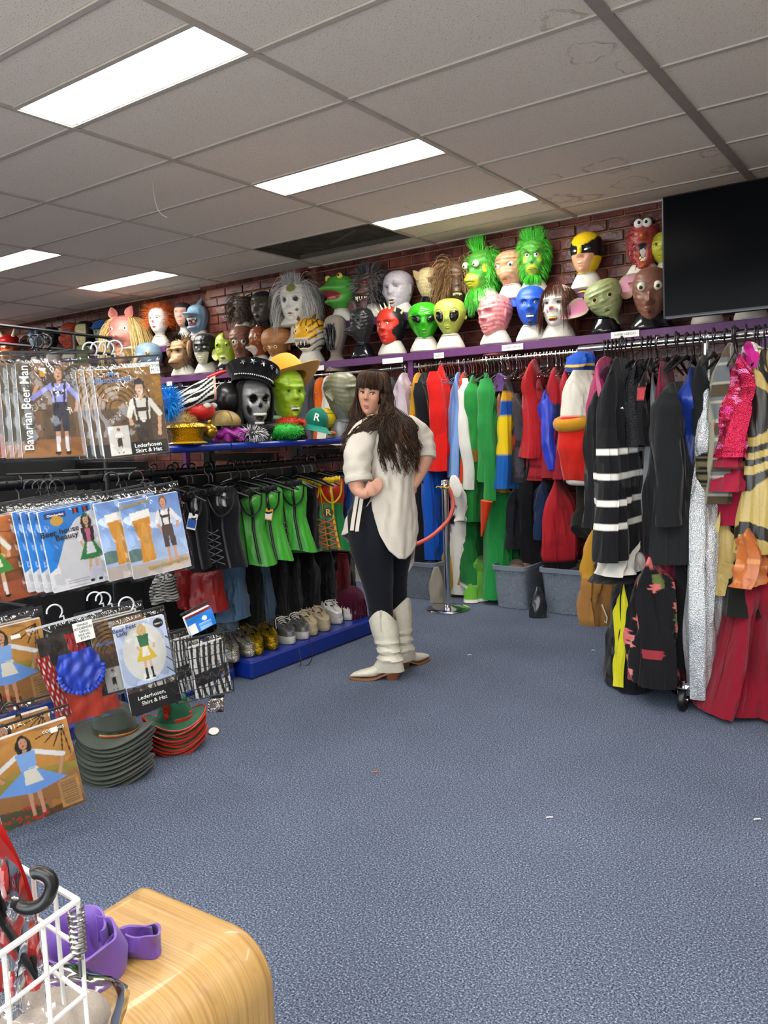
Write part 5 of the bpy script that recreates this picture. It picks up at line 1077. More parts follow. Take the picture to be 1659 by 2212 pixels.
# --- head
HH = .222
hc = pp(805, 848, -.03)
hrz = az_of(hc + _rt) - .34
HM = np.array((Matrix.Rotation(hrz, 3, 'Z') @ Matrix.Rotation(.15, 3, 'Y') @ Matrix.Rotation(.10, 3, 'X')))
FP = [(1.0, .02, .02, .02), (.985, .13, .14, .14), (.95, .21, .24, .25), (.88, .28, .33, .35), (.78, .325, .39, .43), (.65, .34, .405, .45), (.52, .335, .40, .43), (.40, .32, .395, .37), (.28, .285, .385, .30), (.17, .24, .37, .24), (.09, .19, .35, .2), (.03, .135, .32, .18), (-.02, .10, .22, .17), (-.08, .12, .13, .17)]
HB = [(0, .40, .085, .12, .045, 0), (0, .47, .06, .10, .06, 0), (0, .54, .03, .12, .06, 0), (.17, .385, .03, .09, .03, 1), (.36, .60, .018, .3, .03, 1), (.38, .515, -.035, .19, .045, 1), (0, .235, .016, .24, .02, 0), (0, .185, .018, .22, .022, 0), (0, .212, -.010, .26, .012, 0), (0, .14, -.012, .25, .02, 0), (0, .065, .03, .25, .045, 0), (.65, .38, .02, .25, .08, 1)]
HS = Face(HH, FP, HB)
def hl(a, z, o=0.0):
    v = HS(a, z) + (HS.normal(a, z) * o if o else 0) - np.array([0, 0, .5 * HH]); return v @ HM.T + hc
Z = np.concatenate([1 - (1 - np.cos(np.linspace(0, PI / 2, 18))) * .12, np.linspace(.88, -.08, 60)[1:]]); A = np.arange(96) / 96 * 2 * PI - PI
AA, ZZ = np.meshgrid(A, Z)
hv = (HS(AA, ZZ) - np.array([0, 0, .5 * HH])) @ HM.T + hc
body = MB(SKIN)
body.grid(hv, cv=True, cap0=True, cap1=True)
limb(body, [(815, 872, .0, .050), (822, 895, .0, .052), (826, 915, .01, .062), (828, 940, .01, .09)])
for s in (1, -1):
    e = hl(s * 1.55, .48, .006); body.ell(e, (.008, .018, .030), 7, 10, rot=HM)
# trunk, arms and legs under the clothes
limb(body, [(828, 925, .01, .09), (830, 960, .01, .125), (835, 1000, .0, .125), (836, 1040, .0, .115), (826, 1085, .0, .13), (822, 1120, .0, .13)], 20)
limb(body, [(802, 930, -.05, .055), (778, 975, -.13, .05), (771, 1030, -.16, .043), (769, 1046, -.17, .040), (775, 1060, -.185, .034), (785, 1067, -.20, .028), (796, 1065, -.21, .0225)])
limb(body, [(872, 925, .03, .055), (910, 950, .05, .05), (919, 985, .03, .042), (911, 1012, .02, .037), (898, 1040, .01, .028), (890, 1052, .0, .026)])
def hand(mb, wr, knuck, tips, thumb, w=.030, th=.016):
    a, b_ = pp(*wr), pp(*knuck); ax = (b_ - a) / np.linalg.norm(b_ - a)
    side = pp(*tips[-1]) - pp(*tips[0]); side -= ax * (side @ ax); side /= np.linalg.norm(side); nn = np.cross(ax, side)
    R = np.stack([side, nn, ax], 1); mb.ell((a + b_) / 2, (w * 1.25, th, np.linalg.norm(b_ - a) * .72), 10, 14, rot=R)
    for i, tp in enumerate(tips):
        f_ = (i - (len(tips) - 1) / 2) / 1.5; k0 = b_ + side * f_ * w * .95 - ax * .012; tt = pp(*tp); mid = (k0 + tt) / 2 + nn * .006
        r = (.0088, .0095, .0092, .0078)[i]; mb.tube([k0, (k0 + mid) / 2, mid, (mid + tt) / 2, tt], [r * 1.05, r, r, r * .92, r * .72], 10)
        mb.ell(tt, r * .74, 6, 8)
    t0 = a + (b_ - a) * .25 + side * w * .9 * thumb[3]; t1 = pp(*thumb[:3]); m_ = (t0 + t1) / 2 + nn * .004
    mb.tube([t0, m_, t1], [.012, .0105, .0075], 10); mb.ell(t1, .0076, 6, 8)
hand(body, (796, 1065, -.212), (808, 1056, -.212), [(817, 1033, -.205), (823, 1037, -.203), (826, 1044, -.202), (826, 1052, -.202)], (797, 1042, -.205, -1), w=.027, th=.013)
hand(body, (891, 1050, .0), (884, 1062, -.0), [(872, 1066, .0), (873, 1071, .0), (875, 1076, .01), (878, 1080, .01)], (884, 1048, -.03, -1))
nz = depth(onz(850, 1466)) - D0; fz = depth(onz(868, 1444)) - D0
limb(body, [(808, 1105, -.035, .10), (803, 1160, -.045, .095), (812, 1230, -.03, .075), (822, 1300, -.01, .055), (832, 1370, nz, .045), (842, 1425, nz, .038)])
limb(body, [(846, 1105, .05, .09), (850, 1145, .06, .085), (852, 1185, fz * .6, .075), (850, 1230, fz * .75, .062), (854, 1280, fz * .92, .05), (862, 1350, fz, .042), (866, 1405, fz, .036)])
def skin_col(V):
    C = np.tile(np.array(lin(SKIN)), (len(V), 1)); L = (V - hc) @ HM; L = L + np.array([0, 0, .5 * HH]); z = L[:, 2] / HH; a = np.arctan2(L[:, 0], -L[:, 1]); near = np.linalg.norm(V - hc, axis=1) < .19
    front = near & (L[:, 1] < 0)
    def put(a0, z0, ra, rz, c, k=1.0):
        w = (1 - sstep(.5, 1.2, ((a - a0) / ra) ** 2 + ((z - z0) / rz) ** 2)) * front * k
        C[:] = C * (1 - w[:, None]) + np.array(lin(c)) * w[:, None]
    put(.6, .36, .3, .1, '#c47f68', .6); put(-.6, .36, .3, .1, '#c47f68', .6); put(0, .39, .16, .05, '#c27e68', .5)
    put(0, .21, .30, .04, '#b5796a', .5)
    for s in (1, -1):
        put(s * .40, .535, .2, .016, '#7d5443', .8); put(s * .06, .375, .03, .012, '#6e3f33', .8)
    return C
bodyo = fuse(body, .0052, 'body', M(None, rough=.5, sc=160, bs=.05, spec=.4, nz=.05), person, skin_col, 2)
# eyes, brows, lashes
for s in (1, -1):
    c = hl(s * .375, .515, -.0055); eb = MB('#d9d2cb'); eb.ell(c, (.0135, .0115, .0082), 8, 12, rot=HM); eo = eb.build('eye', gloss(), person)
    look = hl(s * .375 + .05, .513, .0042); pb = MB('#2a1710'); pb.ell(look, (.0058, .003, .0058), 7, 10, rot=HM); pb.build('iris', gloss(), eo)
    lb = MB('#1a100c'); lb.tube([hl(s * (.375 + .19 * q), .528 + .014 * (1 - q * q), .003) for q in np.linspace(-1, 1, 7)], .0018, 5); lb.build('eyelashes', hairm(), person)
    br = MB('#2e1b12'); br.tube([hl(s * (.20 + .36 * q), .60 + .035 * math.sin(q * 2.2), .002) for q in np.linspace(0, 1, 7)], [.0025, .0038, .0040, .0036, .003, .002, .001], 6); br.build('eyebrow', hairm(), person)
for nm, z0, r0, arch in (('upper_lip', .222, .0042, .006), ('lower_lip', .192, .0050, -.010)):
    b = MB('#a05f55'); q = np.linspace(-1, 1, 11); b.tube([hl(.27 * x, z0 + arch * (1 - x * x) - .004 * x - (.006 * math.exp(-(x / .2) ** 2) if arch > 0 else 0), -.0012) for x in q], r0 * np.sqrt(np.clip(1 - (q * .97) ** 2, .02, 1)), 8); b.build(nm, M('#a05f55', rough=.45, nz=.05), person)
for s in (1, -1): b = MB('#6a4034'); b.ell(hl(s * .055, .376, -.0008), (.0038, .003, .0020), 5, 8, rot=HM); b.build('nostril', M('#74483a', rough=.8), person)
# --- hair
HC = ['#2a1a12', '#1d130e', '#33211a', '#3d2a1c', '#241710', '#4c3523']
hb = MB('#20140e')
am = np.linspace(.78, 2 * PI - .78, 60); zm = np.concatenate([[.999, .99, .97, .94, .9], np.linspace(.85, .30, 16)])
cap = np.array([[hl(a, z, .012) for a in am] for z in zm]); hb.grid(cap)
at_ = np.linspace(-.8, .8, 20); zt_ = np.array([.999, .99, .97, .94, .9, .86, .8]); hb.grid(np.array([[hl(a, z, .012) for a in at_] for z in zt_]))
hb.build('hair_cap', M(None, rough=.95, spec=.04, sc=200, nz=.2), person)
rnd = random.Random(11)
def spline(cp, n):
    cp = np.asarray(cp, float); t = np.linspace(0, len(cp) - 1, n); o = []
    for x in t:
        i = min(int(x), len(cp) - 2); f_ = x - i; p0 = cp[max(i - 1, 0)]; p1 = cp[i]; p2 = cp[i + 1]; p3 = cp[min(i + 2, len(cp) - 1)]
        o.append(.5 * (2 * p1 + (p2 - p0) * f_ + (2 * p0 - 5 * p1 + 4 * p2 - p3) * f_ ** 2 + (3 * p1 - p0 - 3 * p2 + p3) * f_ ** 3))
    return np.array(o)
hs = MB()
def strand(cp, r0, wav=.006, n=20, col=None, ph=None):
    P = spline(cp, n); ph = rnd.uniform(0, 6) if ph is None else ph; q = np.linspace(0, 1, n); L = np.linalg.norm(np.diff(P, axis=0), axis=1).sum()
    P = P + (np.outer(np.sin(q * L * 34 + ph), _r) + np.outer(np.cos(q * L * 29 + ph), _f)) * (wav * q ** 1.2)[:, None]
    hs.color(col or rnd.choice(HC)); hs.tube(P, r0 * (1 - .75 * q ** 1.5), 4, cap=False)
def jit(p, s): return np.asarray(p) + np.array([rnd.gauss(0, s), rnd.gauss(0, s), rnd.gauss(0, s)])
# long hair over the back
for lock in range(64):
    u0 = (lock + rnd.random()) / 64; ph0 = rnd.uniform(0, 6); ex, ey, wv = rnd.gauss(0, 7), rnd.uniform(952, 1026), rnd.uniform(.008, .016); oc = rnd.choice(HC)
    for i in range(13):
        u = min(max(u0 + rnd.gauss(0, .02), 0), 1); a = 1.05 + u * 2.3; z = rnd.uniform(.72, .985); root = hl(a, z, .010); side = hl(a, .42, .020 + .015 * rnd.random()); x = 830 + (u - .12) * 76; d = -.172 + .10 * u + rnd.uniform(-.012, .012)
        mid = pp(x - 3, 915, d); end = pp(x + 8 + ex + rnd.gauss(0, 1.6), ey + rnd.gauss(0, 5), d - .01)
        strand([root, (root + side) / 2 + (side - hc) * .06, jit(side, .004), jit(mid, .004), jit((mid + end) / 2, .004), end], rnd.uniform(.0020, .0038), wv, 22, oc if rnd.random() < .6 else None, ph0)
# hair swept from behind the cheek across the near shoulder
for i in range(230):
    a = rnd.uniform(.80, 1.2); root = hl(a, rnd.uniform(.7, .98), .010); c1 = hl(1.0 + rnd.uniform(-.1, .15), .45, .014)
    k = (i % 14) / 14; e = pp(762 - 24 * k + rnd.gauss(0, 5), 945 + 32 * rnd.random(), -.14 + rnd.uniform(-.02, .03))
    strand([root, c1, pp(838 + rnd.gauss(0, 6), 892 + rnd.gauss(0, 5), -.125), pp(806 + rnd.gauss(0, 8), 912 + rnd.gauss(0, 6), -.165), pp(778 + rnd.gauss(0, 6), 934 + rnd.gauss(0, 6), -.165), e], rnd.uniform(.0022, .0042), .007, 22)
# hair on the far side of the face
for i in range(240):
    a = -rnd.uniform(.82, 1.7); root = hl(a, rnd.uniform(.7, .98), .010); c1 = hl(a, .45, .014)
    e = pp(752 + rnd.gauss(0, 9), rnd.uniform(935, 975), -.05 + rnd.uniform(-.03, .03))
    strand([root, c1, pp(768 + rnd.gauss(0, 5), 895 + rnd.gauss(0, 5), -.04), pp(762 + rnd.gauss(0, 6), 922 + rnd.gauss(0, 5), -.05), e], rnd.uniform(.0022, .0045), .007)
# fringe across the forehead
for i in range(240):
    a = rnd.uniform(-.86, .92); root = hl(a * .85, .965 + rnd.uniform(-.02, .02), .008); strand([root, hl(a * .97, .86, .016), hl(a, .74, .017), hl(a, .635 - .02 * rnd.random() - .03 * abs(a), .010)], rnd.uniform(.002, .004), .002, 10)
# crown
for i in range(420):
    a = rnd.uniform(-PI, PI); root = hl(a + 1.5 * rnd.random(), .9985, .008); strand([root, hl(a, .95, .014), hl(a, .86, .016), hl(a, .72 if abs(a) > .9 else .80, .014)], rnd.uniform(.002, .004), .002, 9, rnd.choice(HC + ['#6b4c2e', '#5a3f28']))
cur = []
for a_, x_ in zip(np.linspace(1.0, 3.3, 26), np.linspace(826, 884, 26)):
    s_ = hl(a_, .42, .018); cur.append(spline([hl(a_, .9, .010), hl(a_, .62, .014), s_, pp(x_, 915, -.145 + .0011 * (x_ - 824)), pp(x_ + 3, 950, -.155 + .0011 * (x_ - 824)), pp(x_ + 6, 985 + 6 * math.sin(x_), -.155 + .0012 * (x_ - 824))], 20))
hs.color('#1d130e'); hs.grid(np.array(cur))
hs.build('long_hair', hairm(), person, stuff=True)
# --- tunic
LINEN = '#c4bcb0'
linen = M(LINEN, rough=.9, sc=300, bs=.3, sheen=.1, spec=.15, nz=.05)
rows_y = [899, 905, 914, 925, 940, 960, 985, 1010, 1040, 1065, 1090, 1120, 1160, 1210, 1250]
rows_l = [808, 806, 797, 783, 774, 776, 780, 783, 788, 782, 766, 750, 738, 734, 732]
rows_r = [846, 850, 862, 880, 893, 897, 897, 895, 892, 893, 896, 899, 901, 902, 902]
rows_d = [.055, .06, .085, .11, .135, .15, .155, .155, .15, .155, .165, .175, .18, .18, .18]
hem_t = np.radians([0, 20, 45, 75, 110, 150, 180, 205, 225, 241, 255, 270, 285, 300, 315, 330, 345, 360])
hem_y = [1140, 1200, 1244, 1235, 1200, 1165, 1158, 1155, 1130, 1080, 1112, 1155, 1190, 1207, 1208, 1195, 1168, 1140]
nth, nv = 120, 64
th = np.arange(nth) / nth * 2 * PI; G_ = np.empty((nv, nth, 3)); hy = np.interp(th, hem_t, hem_y)
for i, v in enumerate(np.linspace(0, 1, nv)):
    for j, a in enumerate(th):
        y = 901 + (hy[j] - 901) * v; l = np.interp(y, rows_y, rows_l); r = np.interp(y, rows_y, rows_r); d = np.interp(y, rows_y, rows_d)
        cxp = (l + r) / 2; hwp = (r - l) / 2; g = sstep(.1, .6, v)
        fold = 1 + g * (.022 * math.sin(7 * a + 3 * v) + .016 * math.sin(13 * a - 6 * v + 1) + .010 * math.sin(21 * a + 9 * v)) + .010 * g * math.sin(v * 40 + 3 * math.sin(3 * a)) + .05 * math.exp(-((y - 1045) / 16) ** 2) * math.sin(11 * a + 1.0) * .6
        G_[i, j] = pp(cxp + hwp * math.cos(a) * fold, y, -math.sin(a) * -1 * d * fold * 1.0)
tn = MB(LINEN); tn.grid(G_, cv=True); to = tn.build('tunic', linen, person)
sm = to.modifiers.new('t', 'SOLIDIFY'); sm.thickness = .003; sm.offset = 1
for nm, pts in (('sleeve', [(812, 918, -.04, .062), (790, 938, -.09, .074), (774, 975, -.135, .073), (772, 1010, -.155, .070), (775, 1036, -.163, .066)]), ('sleeve', [(862, 918, .02, .058), (886, 926, .04, .068), (906, 946, .05, .070), (917, 968, .04, .061), (919, 985, .03, .053)])):
    b = MB(LINEN); P = limb(b, pts, 28, 1.0, 8, cap=False)
    V = b.v[-1].reshape(-1, 28, 3)
    for i in range(len(V)):
        c = P[i]; V[i] = c + (V[i] - c) * (1 + .05 * np.sin(np.arange(28) / 28 * 2 * PI * 3 + i * .35) + .03 * math.sin(i * 1.1) + .03 * np.sin(np.arange(28) / 28 * 2 * PI * 5 - i * .6))[:, None]
    b.build(nm, linen, to)
    q = np.arange(28) / 28 * 2 * PI; e0, e1 = P[-2], P[-1]; ax = (e1 - e0) / np.linalg.norm(e1 - e0)
    b = MB(LINEN); R0 = pts[-1][3]; b.tube([e1 - ax * .022, e1 - ax * .018, e1, e1 + ax * .012, e1 + ax * .014, e1 + ax * .004], [R0 * .98, R0 * 1.06, R0 * 1.09, R0 * 1.04, R0 * .9, R0 * .82], 28, cap=False); b.build('rolled_cuff', linen, to)
b = MB(LINEN)   # collar stand
b.grid(np.array([[pp(826 + r * math.cos(a), y + 3 * math.sin(a), -.0 + rd * math.sin(a)) for a in np.arange(40) / 40 * 2 * PI] for y, r, rd in ((906, 22, .062), (896, 19, .058), (893, 20, .06), (899, 24, .068), (907, 27, .075))]), cv=True); b.build('collar', linen, to)
for x0, x1, y1 in ((768, 757, 1141), (779, 768, 1143)):     # tie ends hanging at the side slit
    b = MB('#d8d3ca'); n = 8; g = np.array([[pp(x0 + 3 + (x1 - x0) * q + s * 4, 1072 + (y1 - 1072) * q + (5 if s and q == 1 else 0), -.205 + .01 * math.sin(q * 4) + e) for s, e in ((-1, 0), (-1, -.006), (1, -.006), (1, 0))] for q in np.linspace(0, 1, n)]); b.grid(g, cv=True, cap0=True, cap1=True); b.build('tie', linen, to)
# --- leggings
lg = MB('#11131b')
limb(lg, [(828, 1062, .0, .125), (822, 1095, .0, .155), (821, 1125, .0, .165)], 24)
limb(lg, [(805, 1105, -.035, .13), (802, 1140, -.045, .126), (804, 1178, -.045, .118), (810, 1220, -.035, .098), (815, 1250, -.025, .086), (820, 1290, -.01, .071), (823, 1325, nz * .8, .064), (826, 1345, nz, .060)], 20)
limb(lg, [(846, 1105, .05, .122), (850, 1145, .06, .112), (852, 1185, fz * .6, .098), (850, 1230, fz * .75, .082), (852, 1265, fz * .9, .07), (857, 1300, fz, .06), (860, 1325, fz, .056)], 20)
fuse(lg, .008, 'leggings', M('#0f1119', rough=.85, sc=300, bs=.12, sheen=.08, spec=.2), person, None, 4)
# --- boots
BT = M('#c9c3b2', rough=.42, sc=45, bs=.12, nz=.05)
def boot(base, cx_top, ytop, lean, ddir, dd, s=1.0):
    """base: pixel of the heel foot; ddir: image-right and away components of the toe direction"""
    hb_ = onz(base[0], base[1]) - _rt; rh = np.array([math.cos(YAW), math.sin(YAW), 0]); fh = np.array([-math.sin(YAW), math.cos(YAW), 0])
    tdir = rh * ddir[0] + fh * ddir[1]; tdir /= np.linalg.norm(tdir); sd = np.cross(np.array([0, 0, 1.]), tdir); up = np.array([0, 0, 1.])
    top = pp(cx_top, ytop, dd); H = top[2]; ank = hb_ + up * .105 + tdir * .012
    b = MB('#c9c3b2'); n = 28; a = np.arange(n) / n * 2 * PI
    rows = []
    for q in np.linspace(0, 1, 26):                   # shaft from the scalloped top down to the ankle
        c = top + (ank - top) * q; w = np.interp(q, [0, .3, .7, .88, 1], [.078, .074, .060, .056, .060]) * s; l = np.interp(q, [0, .3, .7, .88, 1], [.074, .074, .062, .060, .068]) * s
        sl = .0055 * math.sin(q * 34) * sstep(.42, .7, q); wr = sl + .003 * np.sin(q * 60 + 3 * np.sin(2 * a))* sstep(.4, .7, q)
        dz = (.036 * np.cos(2 * a - PI) + 0.0) * (1 - q) ** 3
        rows.append(c + np.outer((l + wr) * np.cos(a), tdir) + np.outer((w + wr) * np.sin(a), sd) + np.outer(dz, up))
    for q in np.linspace(0.12, 1, 7):                  # heel counter and vamp close to the sole
        z = .105 + (.042 - .105) * q; l = .068 + .012 * q
        rows.append(hb_ + tdir * .012 + up * z + np.outer(np.cos(a) * np.where(np.cos(a) > 0, l + .03 * q, l * .9), tdir) + np.outer(np.sin(a) * (.056 - .014 * q) * s, sd))
    b.grid(np.array(rows), cv=True, cap1=True); sh = b.build('boot_shaft', BT, None)
    f_ = MB('#c9c3b2'); secs = []
    for q in np.linspace(0, 1, 16):
        x = -.045 + q * .262; zs = .046 - .034 * sstep(.15, .55, q) ; ht = np.interp(q, [0, .2, .4, .6, .8, .93, 1], [.08, .085, .07, .048, .034, .022, .006]); w = np.interp(q, [0, .2, .45, .65, .85, .95, 1], [.03, .034, .034, .040, .030, .016, .003])
        aa = np.arange(18) / 18 * 2 * PI; secs.append(hb_ + tdir * (x + .012) + up * zs + np.outer(np.cos(aa) * w * s, sd) + np.outer((np.sin(aa) * .5 + .5) * ht, up))
    f_.grid(np.array(secs), cv=True, cap0=True, cap1=True); fo = f_.build('boot_foot', BT, sh)
    so = MB('#8a5f3c'); secs = []
    for q in np.linspace(0, 1, 16):
        x = -.052 + q * .275; zs = .043 - .036 * sstep(.15, .55, q); w = np.interp(q, [0, .06, .2, .45, .65, .85, .95, 1], [.016, .03, .037, .036, .044, .034, .02, .004])
        secs.append([hb_ + tdir * (x + .012) + sd * w * e * s + up * (zs + h_) for e, h_ in ((-1, -.005), (1, -.005), (1, .004), (-1, .004))])
    so.grid(np.array(secs), cv=True, cap0=True, cap1=True); so.build('sole', M('#8a5f3c', rough=.5), sh)
    he = MB('#6f4224'); he.grid(np.array([[hb_ + tdir * (xo + l * cx) + sd * w * cy + up * z for cx, cy in ((-1, -.7), (-.7, -1), (.8, -1), (1, -.8), (1, .8), (.8, 1), (-.7, 1), (-1, .7))] for z, l, w, xo in ((.001, .030, .028, .004), (.02, .033, .031, .002), (.042, .040, .036, .0))]), cv=True, cap0=True, cap1=True); he.build('heel', M('#6f4224', rough=.45, sc=80, nz=.15), sh)
    for e in (-1, 1):
        st = MB('#c9c3b2'); c = top + sd * .078 * e * s; st.tube([c + up * .0 + sd * .004 * e, c + up * .03 + sd * .003 * e, c + up * .035 - sd * .006 * e, c - sd * .012 * e + up * .0, c - sd * .012 * e - up * .05][:3] + [c + sd * .006 * e - up * .07], .011, 8, flat=.3); st.build('pull_strap', BT, sh)
    sh.parent = person; sh.name = 'boot'
    return sh
boot((850, 1466), 826, 1326, 0, (-1.0, .10), nz - .0)
boot((868, 1444), 858, 1302, 0, (.72, .75), fz)
# thin white drawn cuff line: stitched seam down the tunic back
b = MB('#b3aa9c'); b.tube([G_[i, 96] + (G_[i, 96] - G_[i].mean(0)) * .012 for i in range(6, 60, 3)], .0012, 4); b.build('seam', linen, to)
# ================================================================ PACKAGED COSTUMES
class Art:
    """flat printed picture: colours at the points of a fine mesh"""
    def __init__(s, nu, nv, c0, c1=None):
        s.nu, s.nv = nu, nv
        u = np.linspace(0, 1, nu); v = np.linspace(0, 1, nv); s.U, s.V = np.meshgrid(u, v)
        a = np.array(lin(c0)); b = np.array(lin(c1 or c0)); s.C = a + (b - a) * s.V[..., None]
    def put(s, m, c, k=1.0): s.C = np.where(m[..., None], s.C * (1 - k) + np.array(lin(c)) * k, s.C); return s
    def ell(s, u, v, ru, rv, c, rot=0.0, k=1.0):
        du, dv = s.U - u, (s.V - v) * 1.35; x = du * math.cos(rot) + dv * math.sin(rot); y = -du * math.sin(rot) + dv * math.cos(rot)
        return s.put((x / ru) ** 2 + (y / (rv * 1.35)) ** 2 < 1, c, k)
    def poly(s, pts, c, k=1.0):
        m = np.zeros(s.U.shape, bool); n = len(pts)
        for i in range(n):
            (x0, y0), (x1, y1) = pts[i], pts[(i + 1) % n]
            cond = ((y0 > s.V) != (y1 > s.V)); xs = (x1 - x0) * (s.V - y0) / ((y1 - y0) or 1e-9) + x0; m ^= cond & (s.U < xs)
        return s.put(m, c, k)
    def line(s, p, q, w, c):
        p, q = np.array(p), np.array(q); d = q - p; L = (d[0] ** 2 + (d[1] * 1.35) ** 2); t = np.clip(((s.U - p[0]) * d[0] + (s.V - p[1]) * d[1] * 1.82) / L, 0, 1)
        return s.put(np.hypot(s.U - p[0] - t * d[0], (s.V - p[1] - t * d[1]) * 1.35) < w, c)
    def noise(s, k, seed, fu=9, fv=7):
        r = np.random.RandomState(seed); z = np.zeros(s.U.shape)
        for i in range(5):
            f = 1.7 ** i; z += np.sin(fu * f * s.U + r.rand() * 6 + 2 * np.sin(fv * f * s.V + r.rand() * 6)) * np.cos(fv * f * s.V + r.rand() * 6) / (i + 1)
        s.C = s.C * (1 + k * z[..., None]); return s
def figure(a, cx, t, h, skin, hair, top, bot, sock=None, shoe='#1a1412', skirt=True, apron=None, strap=None, hat=None, lng=False, arm=(.16, .1), arm2=(-.1, .22), sleeve='#e8e4dc'):
    """simple standing figure; t top of the head, h height (fraction of the card)"""
    w = h * .42
    for s_ in (-1, 1):
        x = cx + s_ * w * .13
        a.poly([(x - w * .07, t + h * .55), (x + w * .08, t + h * .55), (x + w * .06 + s_ * .01, t + h * .95), (x - w * .05 + s_ * .01, t + h * .95)], skin)
        if sock: a.poly([(x - w * .06 + s_ * .004, t + h * .78), (x + w * .07 + s_ * .004, t + h * .78), (x + w * .06 + s_ * .01, t + h * .95), (x - w * .05 + s_ * .01, t + h * .95)], sock)
        a.ell(x + s_ * .018, t + h * .965, w * .10, h * .02, shoe)
    if lng: a.ell(cx, t + h * .12, w * .24, h * .11, hair)
    sh = t + h * .19
    for s_, e in ((-1, arm2), (1, arm)):
        p0 = (cx + s_ * w * .26, sh + h * .02); p1 = (cx + s_ * w * (.26 + abs(e[0]) * 1.6), sh + h * (.16)); p2 = (cx + s_ * w * (.26 + e[0] * 1.2), sh + h * (.16 + e[1]))
        a.line(p1, p2, w * .055, skin); a.line(p0, p1, w * .085, sleeve); a.ell(p2[0], p2[1], w * .07, h * .018, skin)
    a.poly([(cx - w * .30, sh), (cx + w * .30, sh), (cx + w * .22, t + h * .42), (cx - w * .22, t + h * .42)], top)
    if skirt:
        a.poly([(cx - w * .2, t + h * .40), (cx + w * .2, t + h * .40), (cx + w * .55, t + h * .64), (cx, t + h * .66), (cx - w * .55, t + h * .64)], bot)
    else:
        a.poly([(cx - w * .24, t + h * .40), (cx + w * .24, t + h * .40), (cx + w * .27, t + h * .72), (cx + w * .05, t + h * .72), (cx, t + h * .55), (cx - w * .05, t + h * .72), (cx - w * .27, t + h * .72)], bot)
    if apron: a.poly([(cx - w * .12, t + h * .41), (cx + w * .12, t + h * .41), (cx + w * .22, t + h * .58), (cx - w * .22, t + h * .58)], apron)
    if strap:
        for s_ in (-1, 1): a.line((cx + s_ * w * .2, sh), (cx + s_ * w * .14, t + h * .42), w * .035, strap)
        a.poly([(cx - w * .18, t + h * .27), (cx + w * .18, t + h * .27), (cx + w * .16, t + h * .31), (cx - w * .16, t + h * .31)], strap)
    a.ell(cx, t + h * .155, w * .07, h * .05, skin); a.ell(cx, t + h * .075, w * .17, h * .085, hair); a.ell(cx, t + h * .09, w * .125, h * .065, skin)
    a.ell(cx - w * .05, t + h * .08, w * .018, h * .006, '#2a1a14'); a.ell(cx + w * .05, t + h * .08, w * .018, h * .006, '#2a1a14'); a.ell(cx, t + h * .115, w * .05, h * .007, '#8c3c38')
    if hat: a.ell(cx, t + h * .03, w * .2, h * .018, hat); a.ell(cx, t + h * .012, w * .12, h * .03, hat)
    return a
def wood(a, c='#2a1a10', n=7, v0=0, v1=1, hor=True):
    for i in range(n):
        q = v0 + (v1 - v0) * (i + .5) / n
        a.put(np.abs((a.V if hor else a.U) - q + .006 * np.sin((a.U if hor else a.V) * 20 + i)) < .006, c, .8)
    return a
def art_beerman():
    a = Art(84, 112, '#7a5a3c', '#4a3524').noise(.18, 1); wood(a, '#2c2016', 4, .0, .8)
    for u, v, r in ((.78, .16, .17), (.48, .13, .16)): a.ell(u, v, r, r * .85, '#2e241a'); a.ell(u, v, r * .8, r * .66, '#5b4630'); a.ell(u, v, r * .72, r * .58, '#443223')
    for i in range(6): a.poly([(.18 + i * .14, .5), (.30 + i * .14, .5), (.30 + i * .14, .78), (.18 + i * .14, .78)], ['#6e4f33', '#54402a'][i % 2])
    a.poly([(0, .82), (1, .78), (1, 1), (0, 1)], '#8a5a30'); a.poly([(0, 0), (.2, 0), (.2, .85), (0, .85)], '#3d4036', .75)
    figure(a, .55, .03, .96, '#c99672', '#6b4028', '#8f8fd6', '#1e2030', sock='#d8d4d8', skirt=False, strap='#17161c', arm=(.22, .14), arm2=(.4, -.12), sleeve='#8f8fd6')
    a.poly([(.30, .06), (.39, .06), (.38, .14), (.31, .14)], '#d18d28'); a.ell(.345, .06, .05, .015, '#efe8d8'); return a
def art_hall(c0='#8f6526'):
    a = Art(84, 112, c0, '#6e4a22').noise(.15, 3)
    for i in range(7): a.put(np.abs(np.hypot((a.U - .3) / 1.2, a.V - .45) - .10 - i * .055) < .007, '#2a1a0c')
    a.poly([(0, .45), (1, .45), (1, 1), (0, 1)], '#4a3a2c', .8); a.noise(.2, 5, 30, 40); a.poly([(0, .84), (1, .84), (1, 1), (0, 1)], '#141210'); a.poly([(.10, .64), (.42, .64), (.42, .98), (.10, .98)], '#cfcac0')
    figure(a, .26, .66, .30, '#c99672', '#2a1c14', '#e2ddd2', '#2a2420', sock='#d8d4cc', skirt=False)
    figure(a, .66, .14, 1.15, '#d3a583', '#1c1a18', '#d8d2c4', '#3a2c20', skirt=False, strap='#33221a', hat='#15171a', arm=(.18, .2), arm2=(.1, .08), sleeve='#ddd7c8'); a.poly([(.44, .84), (1, .84), (1, 1), (.44, 1)], '#141210'); return a
def art_tavern():
    a = Art(84, 112, '#b5652c', '#6a3518').noise(.22, 7); wood(a, '#5a2c14', 5, .1, .9); a.ell(.25, .35, .25, .2, '#d89a3c', 0, .6); a.poly([(.55, .5), (1, .42), (1, .8), (.6, .8)], '#4a2a1a', .8); a.poly([(0, .8), (1, .74), (1, 1), (0, 1)], '#a4502a')
    figure(a, .30, .06, .9, '#d9a884', '#8a5a34', '#8f1f22', '#3f9136', sock='#e8e4dc', apron='#efe8d2', sleeve='#eee9df'); return a
